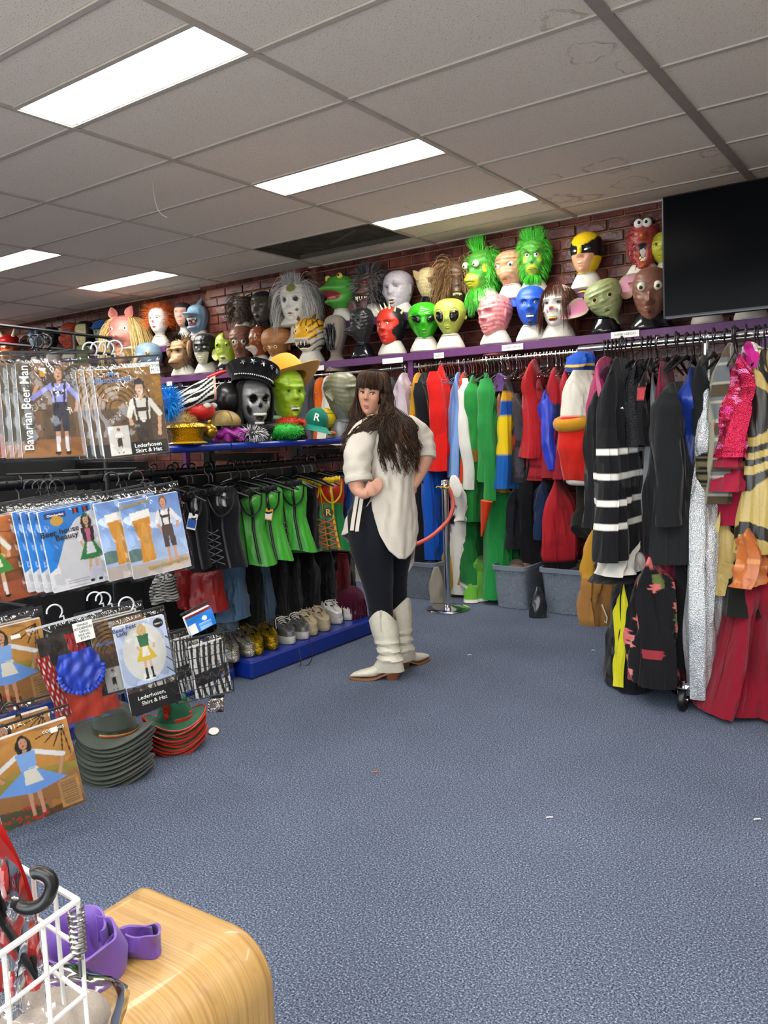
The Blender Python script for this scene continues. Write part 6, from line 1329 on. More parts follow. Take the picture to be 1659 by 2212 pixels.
def art_beauty():
    a = Art(84, 112, '#d8d6d6', '#c9c7ca'); a.poly([(0, 0), (1, 0), (.8, .08), (.55, .16), (.36, .32), (.22, .55), (.12, .7), (0, .75)], '#1b74c4'); a.poly([(.08, .03), (.42, .03), (.42, .10), (.08, .10)], '#1d2f72'); a.ell(.26, .14, .1, .06, '#c8962e')
    for i in range(3): a.poly([(.52 + i * .16, .02), (.62 + i * .16, .02), (.62 + i * .16, .10), (.57 + i * .16, .075), (.52 + i * .16, .10)], '#1a1a1c'); a.poly([(.55 + i * .16, .02), (.585 + i * .16, .02), (.585 + i * .16, .09), (.55 + i * .16, .09)], '#b02a22')
    figure(a, .70, .12, .86, '#d9ab8c', '#3a2418', '#3a2422', '#2c7a3e', sock='#c9c4dc', apron='#e8e2e6', hat='#2a5a34', lng=True, sleeve='#ece8ea'); a.poly([(.66, .30), (.74, .30), (.73, .46), (.67, .46)], '#d06a8e')
    for i in range(4): a.put((np.abs(a.V - .90 - i * .025) < .004) & (a.U > .25) & (a.U < .6), '#8f8e94')
    return a
def art_garden():
    a = Art(84, 112, '#5f86c2', '#b5c6dc').noise(.12, 9); a.ell(.5, .3, .5, .1, '#dfe6ee', .2, .6); a.ell(.1, .7, .3, .08, '#3f5a34', 0, .8); a.poly([(0, .82), (1, .82), (1, 1), (0, 1)], '#b4a69c')
    a.poly([(.14, .24), (.46, .22), (.42, .55), (.44, .80), (.20, .82), (.22, .55)], '#cf8a2a'); a.poly([(.13, .16), (.47, .14), (.46, .24), (.14, .26)], '#efe9de'); a.ell(.32, .55, .06, .25, '#dba24a', 0, .6)
    figure(a, .72, .02, .92, '#cf9676', '#7a4a30', '#e4e0dc', '#4a3830', skirt=False, strap='#3e2c24', sleeve='#e6e2de', shoe='#b78466'); return a
def art_festlady():
    a = Art(84, 112, '#b7c1d8', '#aab6d0'); a.ell(.5, .5, .42, .46, '#d9d6cc'); figure(a, .52, .05, .9, '#d9ab8c', '#d2b25a', '#2f6a44', '#d8b62e', sock='#17171a', apron='#e9e2d6', lng=True, sleeve='#e6e1d6'); a.ell(.86, .1, .1, .075, '#151310'); return a
def art_meadow(big=True):
    a = Art(96, 124, '#b27a3c', '#5a3a22').noise(.25, 11); a.ell(.55, .28, .5, .25, '#d89a3e', 0, .5); a.poly([(0, .45), (.3, .4), (1, .5), (1, .62), (0, .62)], '#8f8a2c', .7); a.poly([(0, .62), (1, .58), (1, .9), (0, .95)], '#9c6a34', .8)
    for i in range(5): a.line((.92, .05), (.6 + .09 * i, .12 + .07 * i), .008, '#3a2414')
    r = np.random.RandomState(4)
    a.poly([(0, .8), (.55, .86), (.6, 1), (0, 1)], '#33401f', .9)
    for i in range(40): a.ell(r.rand() * .55, .8 + r.rand() * .2, .018, .013, '#a3281e')
    figure(a, .44, .04, .95, '#c48f6e', '#1c1412', '#7da6dc', '#6b97d8', apron='#dcd6c4', shoe='#9c1c20', lng=True, arm=(.5, .2), arm2=(.45, .1), sleeve='#e4e2de'); a.poly([(.44, .40), (.54, .40), (.60, .58), (.44, .58)], '#dcd6c4'); a.poly([(.38, .41), (.50, .41), (.86, .63), (.44, .69), (.02, .62)], '#6b97d8'); a.poly([(.38, .42), (.52, .42), (.58, .58), (.36, .58)], '#dcd6c4')
    a.poly([(.72, .66), (.97, .64), (.97, .97), (.72, .97)], '#b58a52', .75)
    for i in range(12): a.put((np.abs(a.V - .69 - i * .022) < .004) & (a.U > .75) & (a.U < .94), '#5a3a22', .8)
    return a
def art_dark(): return art_hall('#7d5f3a')
PRINTS = {}
WT = M('#f2f0ea', rough=.5); BKT = M('#161414', rough=.5); GOLD = M('#a88a30', rough=.4)
def packed(label, art, px, py, wpx, hpx, D, dz=0.0, roll=0.0, txt=(), hook='black', group=None, extra=None, pitch=0.0, film=True, pad=.04, tall=.055, bar='#2c2d31', name='packaged_costume'):
    P = ond(px, py, D); k = ppm(P); w, h = wpx / k, hpx / k
    t = thing(name, label, 'costume bag', P, rot=(pitch, roll, az_of(P) + dz), group=group)
    if art is not None:
        if art not in PRINTS: PRINTS[art] = art()
        a = PRINTS[art]
        X = (a.U - .5) * w * .93; Zc = (.5 - a.V) * h * .90 - h * .03; Y = -.0145 - .004 * np.sin(a.U * 5 + px) * np.sin(a.V * 4 + py)
        b = MB(); b.grid(np.stack([X, Y, Zc], -1)[::-1], c=a.C[::-1]); b.build('printed_card', M(None, rough=.45, var=.01), t)
        b = MB('#cfcdc8'); b.box((0, .0, -h * .03), (w * .94, .018, h * .905), bev=.003); b.build('folded_costume', cloth(), t, smooth=False)
    for q in txt:
        s_, u, v, sz, mt = q[:5]; rz = q[5] if len(q) > 5 else 0.0; sx = q[6] if len(q) > 6 else 1.0
        text(s_, sz * h, mt, t, ((u - .5) * w * .93, -.0195, (.5 - v) * h * .9 - h * .03), rot=(PI / 2, -rz, 0), bold=sz * h * .010, sx=sx)
    if extra: extra(t, w, h)
    if film:
        nu, nv = 22, 28; rs = np.random.RandomState(int(abs(px) * 3 + py)); f1, f2, f3 = rs.rand(3) * 6
        u, v = np.meshgrid(np.linspace(-.5, .5, nu), np.linspace(-.5, .5, nv)); e = np.clip(1 - np.maximum(np.abs(u), np.abs(v)) * 2, 0, 1) ** .5
        Y = -.026 * e - .004 - .004 * np.sin(u * 17 + v * 9 + f1) * e - .003 * np.sin(v * 25 - u * 13 + f2) * e - .003 * np.sin((u + v) * 31 + f3)
        b = MB(); b.grid(np.stack([u * w * (1 + pad), Y, v * h * (1 + pad)], -1)); b.build('clear_pouch', film_mat(), t)
    b = MB(bar); b.box((0, -.002, h * (.5 + .5 * pad) + .004), (w * (1 + pad), .006, .007)); b.build('seal_strip', M(bar, rough=.3), t, smooth=False)
    if hook:
        hc_ = '#121214' if hook == 'black' else '#d5d8dc'; b = MB(hc_); z0 = h * (.5 + .5 * pad) + .008; q = np.linspace(-.35 * PI, PI, 14); r = .026
        pts = [(0, .004, z0), (0, .004, z0 + .012)] + [(-r + r * math.cos(x + PI) * -1 + r * .0, .004, z0 + .035 + r * math.sin(x)) for x in q]
        b.tube(pts, .0055, 8, flat=.6); b.build('hook', M(hc_, rough=.3, alpha=1.0 if hook == 'black' else .75), t)
    return t
def stack_behind(src, n, step, label):
    for i in range(n):
        c = copy_tree(src); c.location = Vector(src.location) + Vector(step) * (i + 1); c['label'] = label % ('second', 'third', 'fourth', 'fifth')[i] if '%' in label else label
        for ch in list(c.children):
            if ch.name.startswith(('lettering',)): bpy.data.objects.remove(ch)
D1 = 3.0
BACKV = Vector((-.035, -.012, .0))
p = packed('packaged costume with an orange tavern print cut by the left picture edge, top row', art_tavern, -30, 882, 158, 222, D1, .1, .03, [('', .5, .5, .05, WT)])
p = packed('packaged beer man costume with lilac shirt print, top row', art_beerman, 122, 880, 160, 222, D1, .05, .0, [('Bavarian Beer Man', .105, .47, .115, WT, PI / 2, .93)]); stack_behind(p, 2, BACKV, '%s packaged costume on the same hook behind the beer man costume')
def sticker(u, v, ww, hh, lines=(), c='#e9e8e2', mt=None):
    def f(t, w, h):
        b = MB(c); b.box(((u - .5) * w, -.033, (.5 - v) * h), (ww * w, .001, hh * h)); b.build('price_sticker', M(c, rough=.5), t, smooth=False)
        for i, s_ in enumerate(lines): text(s_, hh * h / (len(lines) + 1.0), mt or BKT, t, ((u - .5) * w, -.0342, (.5 - v + hh * .5 - hh * (i + .9) / (len(lines) + .8)) * h), ext=.0002)
    return f
p = packed('packaged lederhosen costume with beer hall print beside the beer man, top row', art_hall, 283, 884, 146, 208, D1 + .05, .1, -.07, [('Mr', .28, .06, .075, M('#5b86c4', rough=.5)), ('Oktoberfest', .28, .125, .075, M('#5b86c4', rough=.5)), ('Lederhosen', .68, .89, .058, WT), ('Shirt & Hat', .68, .95, .058, WT)], hook='clear', extra=sticker(.9, .1, .14, .12, ['OKTOBER', 'M / L'])); stack_behind(p, 3, BACKV, '%s packaged costume behind the beer hall lederhosen costume')
p = packed('packaged costume with green dirndl print at the left edge, middle row', art_tavern, 22, 1198, 172, 205, D1 - .05, .15, -.12, extra=sticker(.92, .93, .2, .05)); stack_behind(p, 1, BACKV, '%s packaged costume behind the green dirndl one')
p = packed('packaged blue and white beer maid costume, middle row', art_beauty, 165, 1174, 140, 195, D1 - .05, .2, -.12, [('Beer house', .27, .275, .088, BKT, .04), ('Beauty', .36, .345, .088, BKT, .04), ('Oktoberfest', .25, .066, .035, WT)]); stack_behind(p, 3, BACKV, '%s packaged costume behind the blue and white beer maid')
p = packed('packaged beer garden costume with a large glass of beer print, middle row', art_garden, 334, 1150, 134, 186, D1 - .02, .2, -.13, [('Oktoberfest', .24, .05, .07, GOLD, .1), ('Beer Garden Guy', .62, .885, .066, GOLD, .06)]); stack_behind(p, 1, Vector((-.05, -.07, .0)), '%s packaged costume with a beer glass behind the beer garden one')
p = packed('packaged costume with a dark haired girl print at the left edge, low row', art_meadow, 22, 1435, 160, 205, D1 - .1, .1, -.1, extra=sticker(.62, .2, .12, .04)); stack_behind(p, 1, BACKV, '%s packaged costume behind the low row girl print')
# bag with a real frilled costume inside
def dress_inside(t, w, h):
    def sheet(name, fn, c, mt, yoff):
        n, m = 26, 26; u, v = np.meshgrid(np.linspace(-1, 1, n), np.linspace(0, 1, m)); X, Zz = fn(u, v)
        Y = yoff - .010 * np.cos(u * 1.4) - .004 * np.sin(u * 11 + v * 5) - .003 * np.sin(v * 19 + u * 7)
        b = MB(); C = np.ones(u.shape + (3,)) * np.array(lin(c)) if not callable(c) else c(u, v); b.grid(np.stack([X * w, Y, Zz * h], -1)[::-1], c=C[::-1]); b.build(name, mt, t)
    sheet('dark_bodice', lambda u, v: (u * .42, .42 - v * .5), '#2a2524', cloth(), .012)
    sheet('red_panel', lambda u, v: (.06 + u * .12 + v * .05, .40 - v * .4), '#9c1c1e', satin(), .0)
    sheet('orange_skirt', lambda u, v: (.03 + u * (.36 + .10 * v), .12 - v * .60), '#c23a14', satin(), .004)
    sheet('spotted_sleeve', lambda u, v: (-.40 + u * .09 + v * .12, .25 - v * .62), lambda u, v: np.where(((np.sin(u * 8) * np.sin(v * 34)) > .45)[..., None], np.array(lin('#d8d0c8')), np.array(lin('#a01c1c'))), cloth(), -.004)
    def ap(u, v):
        wv = .30 * np.sqrt(np.clip(1 - np.clip((v - .45) / .56, 0, 1) ** 2, 0, 1)) * (.75 + .25 * np.minimum(v * 4, 1)); return .03 + u * wv + .02 * v, .22 - v * .42
    sheet('blue_apron', ap, '#1f3fb5', satin(), -.012)
    b = MB('#2446c0'); q = np.linspace(-PI * .02, PI * 1.02, 60); pts = [(.05 * w + .31 * w * math.cos(x), -.024, .02 * h - .22 * h * math.sin(x)) for x in q]; b.tube(pts, [.010 + .006 * math.sin(i * 1.9) for i in range(60)], 8, flat=.6); b.build('frill', satin(), t)
    sticker(.70, .10, .27, .19, ['FEMALE', 'OKTOBERFEST', 'DRESS', 'SIZE M/L', '$29.95'])(t, w, h)
packed('clear bag holding a red dress with a frilled blue apron, low row', None, 166, 1452, 150, 222, D1 - .1, .15, -.14, hook='clear', extra=dress_inside, bar='#b9bcc0')
p = packed('packaged costume with a beer hall print behind the yellow skirted lady, low row', art_dark, 262, 1405, 120, 180, D1 - .02, .15, -.12, [('Oktoberfest', .3, .3, .06, M('#5b86c4', rough=.5))], hook='clear'); stack_behind(p, 1, BACKV, '%s packaged beer hall costume in the low row')
packed('packaged costume with a yellow skirted lady on a pale oval, low row', art_festlady, 310, 1402, 116, 152, D1 - .10, .2, -.13, [('Beer Fest', .2, .045, .085, M('#3a4670', rough=.5), .05), ('Lady', .14, .115, .085, M('#3a4670', rough=.5), .05), ('PARTY', .86, .105, .035, WT)], hook='clear')
packed('black packaged costume card with white blackletter words under the yellow skirted lady', art_dark, 325, 1470, 112, 120, D1 - .06, .2, -.13, [], hook=None, extra=lambda t, w, h: (lambda: (MB('#12110f').box((0, -.024, -.30 * h), (w * .96, .001, h * .4)).build('card_foot', BKT, t, smooth=False), text('Lederhosen,', .10 * h, WT, t, (-.05 * w, -.026, -.22 * h)), text('Shirt & Hat', .10 * h, WT, t, (-.02 * w, -.026, -.33 * h))))())
packed('packaged costume with a girl in a blue apron dress standing on the carpet', art_meadow, 74, 1664, 182, 222, 2.60, .1, -.14, [('COSTUMES', .82, .07, .04, WT)], extra=sticker(.80, .135, .08, .05), hook='black'); 
p = packed('second packaged costume standing behind the girl in the blue apron dress', art_meadow, 30, 1640, 182, 222, 2.72, .1, -.10, hook='black')
# striped stockings in a black wire basket
def art_stripe():
    a = Art(60, 80, '#d9d6d0'); a.put(np.sin(a.U * 36 + 2 * np.sin(a.V * 4)) > .0, '#211c1c'); a.poly([(0, .52), (1, .46), (1, .72), (0, .76)], '#1c1716')
    a.put((np.abs(np.sin(a.U * 22) * .05 + .61 - a.V) < .014), '#5a4c44'); return a
bk_t = thing('wire_basket', 'black wire basket holding striped stockings beside the shoe plinth', 'basket', ond(425, 1430, 2.98), az_of(ond(425, 1430, 2.98)) + .35)
bw, bh, bd = .215, .23, .16
b = MB('#0d0d0f')
for i in range(8):
    x = -bw / 2 + bw * i / 7; b.bar((x, -bd / 2, -bh / 2), (x, -bd / 2, bh / 2), .0016, 5); b.bar((x, bd / 2, -bh / 2), (x, bd / 2, bh / 2), .0016, 5); b.bar((x, -bd / 2, -bh / 2), (x, bd / 2, -bh / 2), .0016, 5)
for i in range(7):
    z = -bh / 2 + bh * i / 6; r = .0026 if i in (0, 6) else .0016
    for s in (-1, 1): b.bar((-bw / 2, s * bd / 2, z), (bw / 2, s * bd / 2, z), r, 5); b.bar((s * bw / 2, -bd / 2, z), (s * bw / 2, bd / 2, z), r, 5)
b.build('wire_mesh', M('#0d0d0f', rough=.4), bk_t)
packed('pack of black and white striped stockings in the wire basket', art_stripe, 452, 1440, 82, 130, 2.97, .35, -.10, hook=None, tall=0, name='stocking_pack')
packed('pack of brown striped stockings at the left of the wire basket', art_stripe, 398, 1430, 50, 130, 2.99, .35, -.10, hook=None, name='stocking_pack')
def art_blue():
    a = Art(50, 40, '#1f78cc'); a.poly([(0, 0), (1, 0), (1, .15), (0, .15)], '#7c2a24'); a.poly([(.02, .5), (.3, .5), (.3, 1), (.02, 1)], '#e6e4de'); a.ell(.66, .45, .09, .12, '#dfe6ee')
    for i in range(5): a.put((np.abs(a.V - .65 - i * .07) < .02) & (a.U > .4) & (a.U < .85), '#9cc4e8')
    return a
packed('bright blue header card standing out of the wire basket', art_blue, 430, 1338, 66, 48, 2.93, .35, -.30, hook=None, name='header_card', film=False)
# felt hats stacked on the carpet
def hat_mesh(r, col, trim, band, tall=.115):
    nth_ = 44; a = np.arange(nth_) / nth_ * 2 * PI
    def ring(rx, z, dz=0.0, ry=None): return np.stack([rx * np.cos(a), (ry or rx * .84) * np.sin(a), z + dz * np.cos(2 * a) + 0 * a], -1)
    bm = MB(col); rows = [ring(r * .52, .0), ring(r * .62, .0015, .002), ring(r * .82, .002, .012), ring(r * .97, .004, .022), ring(r, .006, .025), ring(r, .003, .025), ring(r * .96, -.001, .021), ring(r * .80, -.003, .011), ring(r * .5, -.004)]
    bm.grid(np.array(rows), cv=True)
    tm = None
    if trim: tm = MB(trim); tm.tube(ring(r * 1.003, .0045, .025), .0042, 6, closed=True)
    cr = MB(col); rows = []
    for z, q in ((0, .56), (.25, .55), (.5, .52), (.72, .475), (.88, .40), (.96, .28), (.985, .14), (.975, .02)):
        P = ring(r * q, z * tall); P[:, 2] -= .024 * np.exp(-(P[:, 1] / (r * .13)) ** 2) * (z > .6) * (1 - .4 * np.cos(a)); P[:, 1] *= 1 - .16 * (z > .6) * np.cos(a) * (np.cos(a) < 0) * -1 if False else 1; rows.append(P)
    cr.grid(np.array(rows), cv=True, cap1=True)
    bd = MB(band[0]); bd.grid(np.array([ring(r * .567, .004), ring(r * .572, .006), ring(r * .567, .028), ring(r * .556, .029)]), cv=True)
    return bm, tm, cr, bd
def hat_stack(px, py, r, n, col, trim, band, names, step, D=None, lean=(0, 0), rz0=0.0, seed=1):
    P = onz(px, py, .0); rnd = random.Random(seed); src = None; out = []
    for i in range(n):
        lb = names(i, n)
        pos = (P[0] + rnd.uniform(-.006, .006) + lean[0] * i, P[1] + rnd.uniform(-.006, .006) + lean[1] * i, .006 + i * step); rot = (rnd.uniform(-.02, .02) + lean[1] * 6, rnd.uniform(-.02, .02), rz0 + rnd.uniform(-.2, .2))
        if src is None:
            t = thing('felt_hat', lb, 'hat', pos, rot=rot, group=names(-1, n)); bm, tm, cr, bd = hat_mesh(r, col, trim, band); felt = M(col, rough=.95, sc=300, bs=.2, sheen=.2)
            bm.build('brim', felt, t); cr.build('crown', felt, t); bd.build('hat_band', satin(band[0]), t)
            if tm: tm.build('brim_trim', satin(trim), t)
            src = t
        else:
            t = copy_tree(src); t.location = pos; t.rotation_euler = rot; t['label'] = lb
        out.append(t)
    return out
ORD = ['lowest', 'second', 'third', 'fourth', 'fifth', 'sixth', 'seventh', 'eighth', 'ninth', 'tenth', 'eleventh', 'twelfth']
gh = hat_stack(252, 1672, .150, 11, '#4b5248', None, ('#3c423a',), lambda i, n: 'grey felt hats stacked on the carpet' if i < 0 else ('topmost grey felt hat with a striped cord on the carpet stack' if i == n - 1 else 'grey felt hat, %s from the carpet in its stack' % ORD[i]), .0165, lean=(.0, .0006), rz0=.5)
for c_, dz_ in (('#b03a1e', .006), ('#c9a23a', .011), ('#20201c', .016)):
    b = MB(c_); q = np.linspace(-1.9, .6, 24); b.tube([(.150 * .585 * math.cos(x), .150 * .585 * .84 * math.sin(x), dz_) for x in q], .0035, 6); b.build('cord', satin(c_), gh[-1])
b = MB('#e6e3da')
for i in range(9): b.cone((-.05 + .002 * i, -.05, .09), (-.07 + .008 * i, -.055, .150 + .004 * (i % 3)), .003, .001, 5)
b.build('feather_tuft', hairm('#e6e3da'), gh[-1])
b = MB('#c9c6bc'); P = onz(240, 1600); 
gr = hat_stack(378, 1612, .128, 10, '#17583a', '#b52a17', ('#b8331c',), lambda i, n: 'green felt hats stacked on the carpet' if i < 0 else ('topmost green felt hat with a red feather on the carpet stack' if i == n - 1 else 'green felt hat with red trim, %s from the carpet in its stack' % ORD[i]), .0125, rz0=1.0, lean=(0, .001), seed=4)
b = MB('#b52a1c'); rnd = random.Random(3)
c = np.array([.045, -.060, .035])
b.ell(c + np.array([0, -.006, 0]), (.016, .008, .016), 8, 12)
for i in range(70): q = rnd.random(); d = np.array([rnd.gauss(0, .020) - .02 * q, rnd.gauss(-.008, .006), .03 + .07 * q]); b.color(rnd.choice(['#b52a1c', '#c93a2a', '#8f1c14'])); b.tube([c + d * .3, c + d * .7 + np.array([rnd.gauss(0, .006), 0, 0]), c + d], [.0022, .0018, .0006], 4, cap=False)
f_ = b.build('red_feather', hairm(), gr[-1]); f_.rotation_euler = (0, 0, -1.2)
P = onz(462, 1585); t = thing('round_tag', 'white round swing tag lying on the carpet beside the green hats', 'tag', P + np.array([0, 0, .012]), rot=(.35, .2, .3)); b = MB('#e6e4dc'); b.lathe([(.0, -.001), (.022, -.001), (.022, .001), (.0, .001)], 20); b.build('card', WT, t)
packed('small packet with a barrel print lying beside the green hats', art_dark, 466, 1522, 34, 30, 3.02, .3, .1, hook=None, name='small_packet')
# ================================================================ NEAR DISPLAY UNIT, HATS, CORSETS, SHOES
BLK = M('#0c0c0e', rough=.35); BLUE = M('#0c2a86', rough=.3, sc=20, coat=.2)
du = thing('display_unit', 'long black display unit with blue plinth and hat shelf on the left', 'display', (-3.25, 2.6, 0))
def dpart(mb, name, mt, smooth=False, parent=None):
    o = mb.build(name, mt, parent or du, smooth=smooth)
    if parent is None: o.location = (3.25, -2.6, 0)
    return o
b = MB(); b.box((-3.62, 3.5, .57), (.03, 1.5, 1.0)); b.box((-3.62, 1.62, .66), (.03, 2.24, 1.16)); dpart(b, 'back_panel', M('#0a0a0b', rough=.8))
b = MB(); b.box((-3.30, 3.50, .050), (.62, 1.15, .10), bev=.012); dpart(b, 'plinth', BLUE)
b = MB(); b.box((-3.33, 1.85, .035), (.50, 2.1, .07), bev=.012); dpart(b, 'plinth', BLUE)
b = MB(); b.box((-3.26, 3.25, 1.232), (.50, 1.55, .02), bev=.004); dpart(b, 'hat_shelf', M('#16171c', rough=.5))
for y0, y1 in ((2.42, 2.86), (2.87, 4.05)):
    b = MB(); b.tube([(-3.0, y0, 1.240), (-3.0, y1, 1.240)], .018, 12); dpart(b, 'shelf_edge', BLUE, True)
b = MB(); b.bar((-3.12, .9, 1.128), (-3.12, 4.1, 1.128), .016, 10); dpart(b, 'hanging_rail', BLK, True)
b = MB(); b.bar((-3.42, .9, 1.10), (-3.42, 4.1, 1.10), .014, 10); dpart(b, 'hanging_rail', BLK, True)
b = MB(); b.bar((-3.3, .9, .72), (-3.3, 4.05, .72), .014, 10); dpart(b, 'hanging_rail', BLK, True)
for y in (1.05, 2.40, 3.25, 4.02):
    b = MB(); b.box((-3.58, y, .62), (.05, .04, 1.24)); dpart(b, 'post', BLK)
    b = MB(); b.box((-3.33, y, 1.17), (.52, .02, .04)); dpart(b, 'shelf_arm', BLK)
# open black guard rails on top of the near half
yA, yB, XF = 1.05, 2.20, -3.0
for z in (1.735, 1.665, 1.60):
    b = MB(); b.bar((XF, yA, z + .03), (XF, yB, z), .007, 6); dpart(b, 'guard_rail', BLK, True)
for y in (1.35, 1.62, 1.85, 2.02, 2.20):
    b = MB(); b.bar((XF, y, 1.56), (XF, y, 1.765 - .03 * (y - yA) / 1.15), .007, 6); dpart(b, 'guard_post', BLK, True)
for y in (1.2, 2.2):
    b = MB(); b.bar((XF - .1, y, 0.05), (XF - .1, y, 1.6), .014, 8); dpart(b, 'upright', BLK, True)
for y, z in ((1.45, 1.62), (1.75, 1.62), (1.5, 1.17), (1.75, 1.17), (2.0, 1.17), (1.5, .72), (1.75, .72), (2.0, .72)):
    b = MB(); b.bar((-3.12, y, z), (-2.62, y, z + .01), .005, 6); dpart(b, 'peg_arm', BLK, True)
# dark clothes hanging inside the unit
L_ = dict(plane=('x', -3.12), rz=math.radians(8), hang=LH, zrail=1.128 + .018)
def Lg(label, name, cat, x0, x1, y0, y1, **kw):
    d = dict(L_); d.update(kw); return garment(name, label, cat, (x0, x1, y0, y1), **d)
def tagcard(g, u, tt, w, h, c0, c1, name='swing_tag', rot=.25):
    p = g.front(u, tt, .03); b = MB(c0); b.box((0, 0, 0), (w, .002, h)); o = b.build(name, M(c0, rough=.4), g.t, smooth=False); o.location = p; o.rotation_euler = (0, rot, 0)
    b = MB(c1); b.box((0, -.0015, -h * .12), (w * .9, .001, h * .55)); b.build('printed_band', M(c1, rough=.4), o, smooth=False)
    b = MB('#c9c6c0'); b.tube([(0, 0, h / 2), (.01, .01, h / 2 + .03), (.0, .02, h / 2 + .05)], .001, 4); b.build('string', M('#c9c6c0', rough=.5), o)
CUPS = [(-.48, .17, .055, .34, .12), (.48, .17, .055, .34, .12)]
def corset(label, x0, x1, y0, y1, c, trim, mt, **kw):
    kw.setdefault('bumps', CUPS); kw.setdefault('rz', math.radians(34)); x0 -= 24
    g = Lg(label, 'corset', 'corset', x0, x1, y0, y1, prof=CORSET, cf=c if callable(c) else (lambda T, U: np.ones(T.shape + (3,)) * np.array(lin(c))), mat=mt, th=.055, fa=.003, wr=.0012, lean=.10, nt=50, nx=60, hem=.012, **kw)
    F0 = g.front; g.front = lambda u, tt, o=0.0: F0(u, tt, o) + np.array([.10 * tt * g.L, 0, 0])
    b = MB(trim); n = 46; q = np.linspace(-.95, .95, n)
    b.tube([g.front(x, .015 + .05 * math.exp(-(x / .22) ** 2), .02 + .04 * (math.exp(-((abs(x) - .48) / .34) ** 2))) + np.array([0, 0, .004 * math.sin(i * 2.3)]) for i, x in enumerate(q)], [.015 + .006 * math.sin(i * 1.7) for i in range(n)], 7); b.build('ruffle', cloth(), g.t)
    for u in (-.5, .0, .5):
        b = MB(trim); b.tube([g.front(u * (1 - .0 * t_), t_, .012 + .045 * math.exp(-((abs(u) - .48) / .34) ** 2 - ((t_ - .17) / .12) ** 2)) for t_ in np.linspace(.06, .97, 14)], .0075, 6, flat=.5); b.build('boning', satin(trim), g.t)
    b = MB(trim); b.tube([g.front(x, .05 + .28 * math.sqrt(max(0, 1 - ((abs(x) - .48) / .47) ** 2)), .012 + .02 * math.exp(-((abs(x) - .48) / .3) ** 2)) for x in np.linspace(-.95, .95, 44)], .0055, 6); b.build('cup_seam', satin(trim), g.t)
    return g
def lacing(g, u, t0, t1, c, n=5, w=.16):
    b = MB(c)
    for i in range(n):
        ta, tb_ = t0 + (t1 - t0) * i / n, t0 + (t1 - t0) * (i + 1) / n
        b.tube([g.front(u - w, ta, .02), g.front(u, (ta + tb_) / 2, .028), g.front(u + w, tb_, .02)], .004, 6); b.tube([g.front(u + w, ta, .02), g.front(u, (ta + tb_) / 2, .03), g.front(u - w, tb_, .02)], .004, 6)
    b.build('lacing', satin(c), g.t)
BS = lambda T, U: np.where(((np.abs(U - .30) < .34) & (np.sin(U * 34) > .2) & (T > .05) & (T < .22))[..., None], np.array(lin('#c9c9cc')), np.array(lin('#141519')))
g = corset('black corset with white striped cup beside the packaged beer garden costume', 400, 445, 1062, 1228, BS, '#0d0d10', cloth()); tagcard(g, .35, .36, .045, .08, '#e6e6e2', '#1d4fa0')
g = corset('black corset with three white stripes on one cup, in front of the green corsets', 446, 536, 1050, 1220, BS, '#0d0d10', cloth(), off=(.03, -.10)); lacing(g, .05, .5, .92, '#12131f', 5, .3)
SGR = satin('#3fae2c')
g = corset('bright green satin corset partly behind the striped black one', 500, 575, 1058, 1218, '#3a9a2c', '#101210', satin())
g = corset('bright green satin corset with a yellow swing tag, middle of three', 530, 612, 1052, 1212, '#3fa62f', '#101210', satin()); tagcard(g, .35, .34, .075, .06, '#e0a01c', '#e6e2da', rot=.2)
g = corset('bright green satin corset with black lacing nearest the person', 586, 664, 1040, 1190, '#43ae33', '#0f110f', satin()); lacing(g, -.15, .55, .97, '#0d0f0d', 5, .22)
Lg('black corset with yellow ruffle half hidden behind the red and green one', 'black_shirt', 'shirt', 640, 684, 1045, 1185, col='#141418', th=.04, prof=CORSET)
g = corset('red and green corset with yellow trim, letter R and orange lacing', 668, 744, 1032, 1188, lambda T, U: np.where((T < .34)[..., None], np.array(lin('#b32a0c')), np.array(lin('#137a3c'))), '#d8b312', satin())
lacing(g, .1, .55, .95, '#b8481c', 5, .45); tagcard(g, -.45, .22, .045, .07, '#1d4fa0', '#e6e6e2')
c_ = g.front(.28, .46, .03); b = MB('#17181a'); b.lathe([(.0, -.001), (.030, -.001), (.030, .001), (0, .001)], 22); o = b.build('letter_patch', M('#17181a', rough=.5), g.t); o.location = c_; o.rotation_euler = (PI / 2, 0, 0)
text('R', .055, M('#e0b818', rough=.4), o, (0, 0, .0022), rot=(0, 0, 0), bold=.001)
Lg('blue and red child size suit hanging behind the tunic sleeve', 'small_suit', 'costume', 736, 756, 1035, 1120, cf=lambda T, U: np.where((np.abs(U) < .3)[..., None], np.array(lin('#a02a28')), np.array(lin('#1d4f9a'))), th=.05)
for i, (x0, x1, y0, y1) in enumerate(((380, 420, 1030, 1200), (420, 470, 1030, 1190), (560, 600, 1030, 1180), (620, 660, 1025, 1170))):
    Lg(('plain black top on the dark rail, %s from the camera' % ORD[i + 1]).replace('lowest', 'first'), 'black_shirt', 'shirt', x0, x1, y0, y1, col='#101013', th=.04, off=(-.28, .05))
LL = dict(plane=('x', -3.30), hang=None)
Lg('red leather jacket sleeves hanging low beside the stocking basket', 'leather_jacket', 'jacket', 388, 478, 1215, 1320, col='#8a1a18', mat=M(None, rough=.38, sc=60, bs=.15, fold=.4), th=.07, fa=.02, wr=.003, **LL)
Lg('light blue denim jacket with a knotted front, low behind the red leather', 'denim_jacket', 'jacket', 468, 528, 1205, 1335, col='#4f6a86', mat=cloth(), th=.07, fa=.02, **LL)
Lg('faded denim jeans leg between black trousers, low rail', 'denim_jeans', 'trousers', 548, 582, 1195, 1350, cf=lambda T, U: np.where((U < 0)[..., None], np.array(lin('#85929c')), np.array(lin('#4a5f76'))), th=.05, prof=STRIP, **LL)
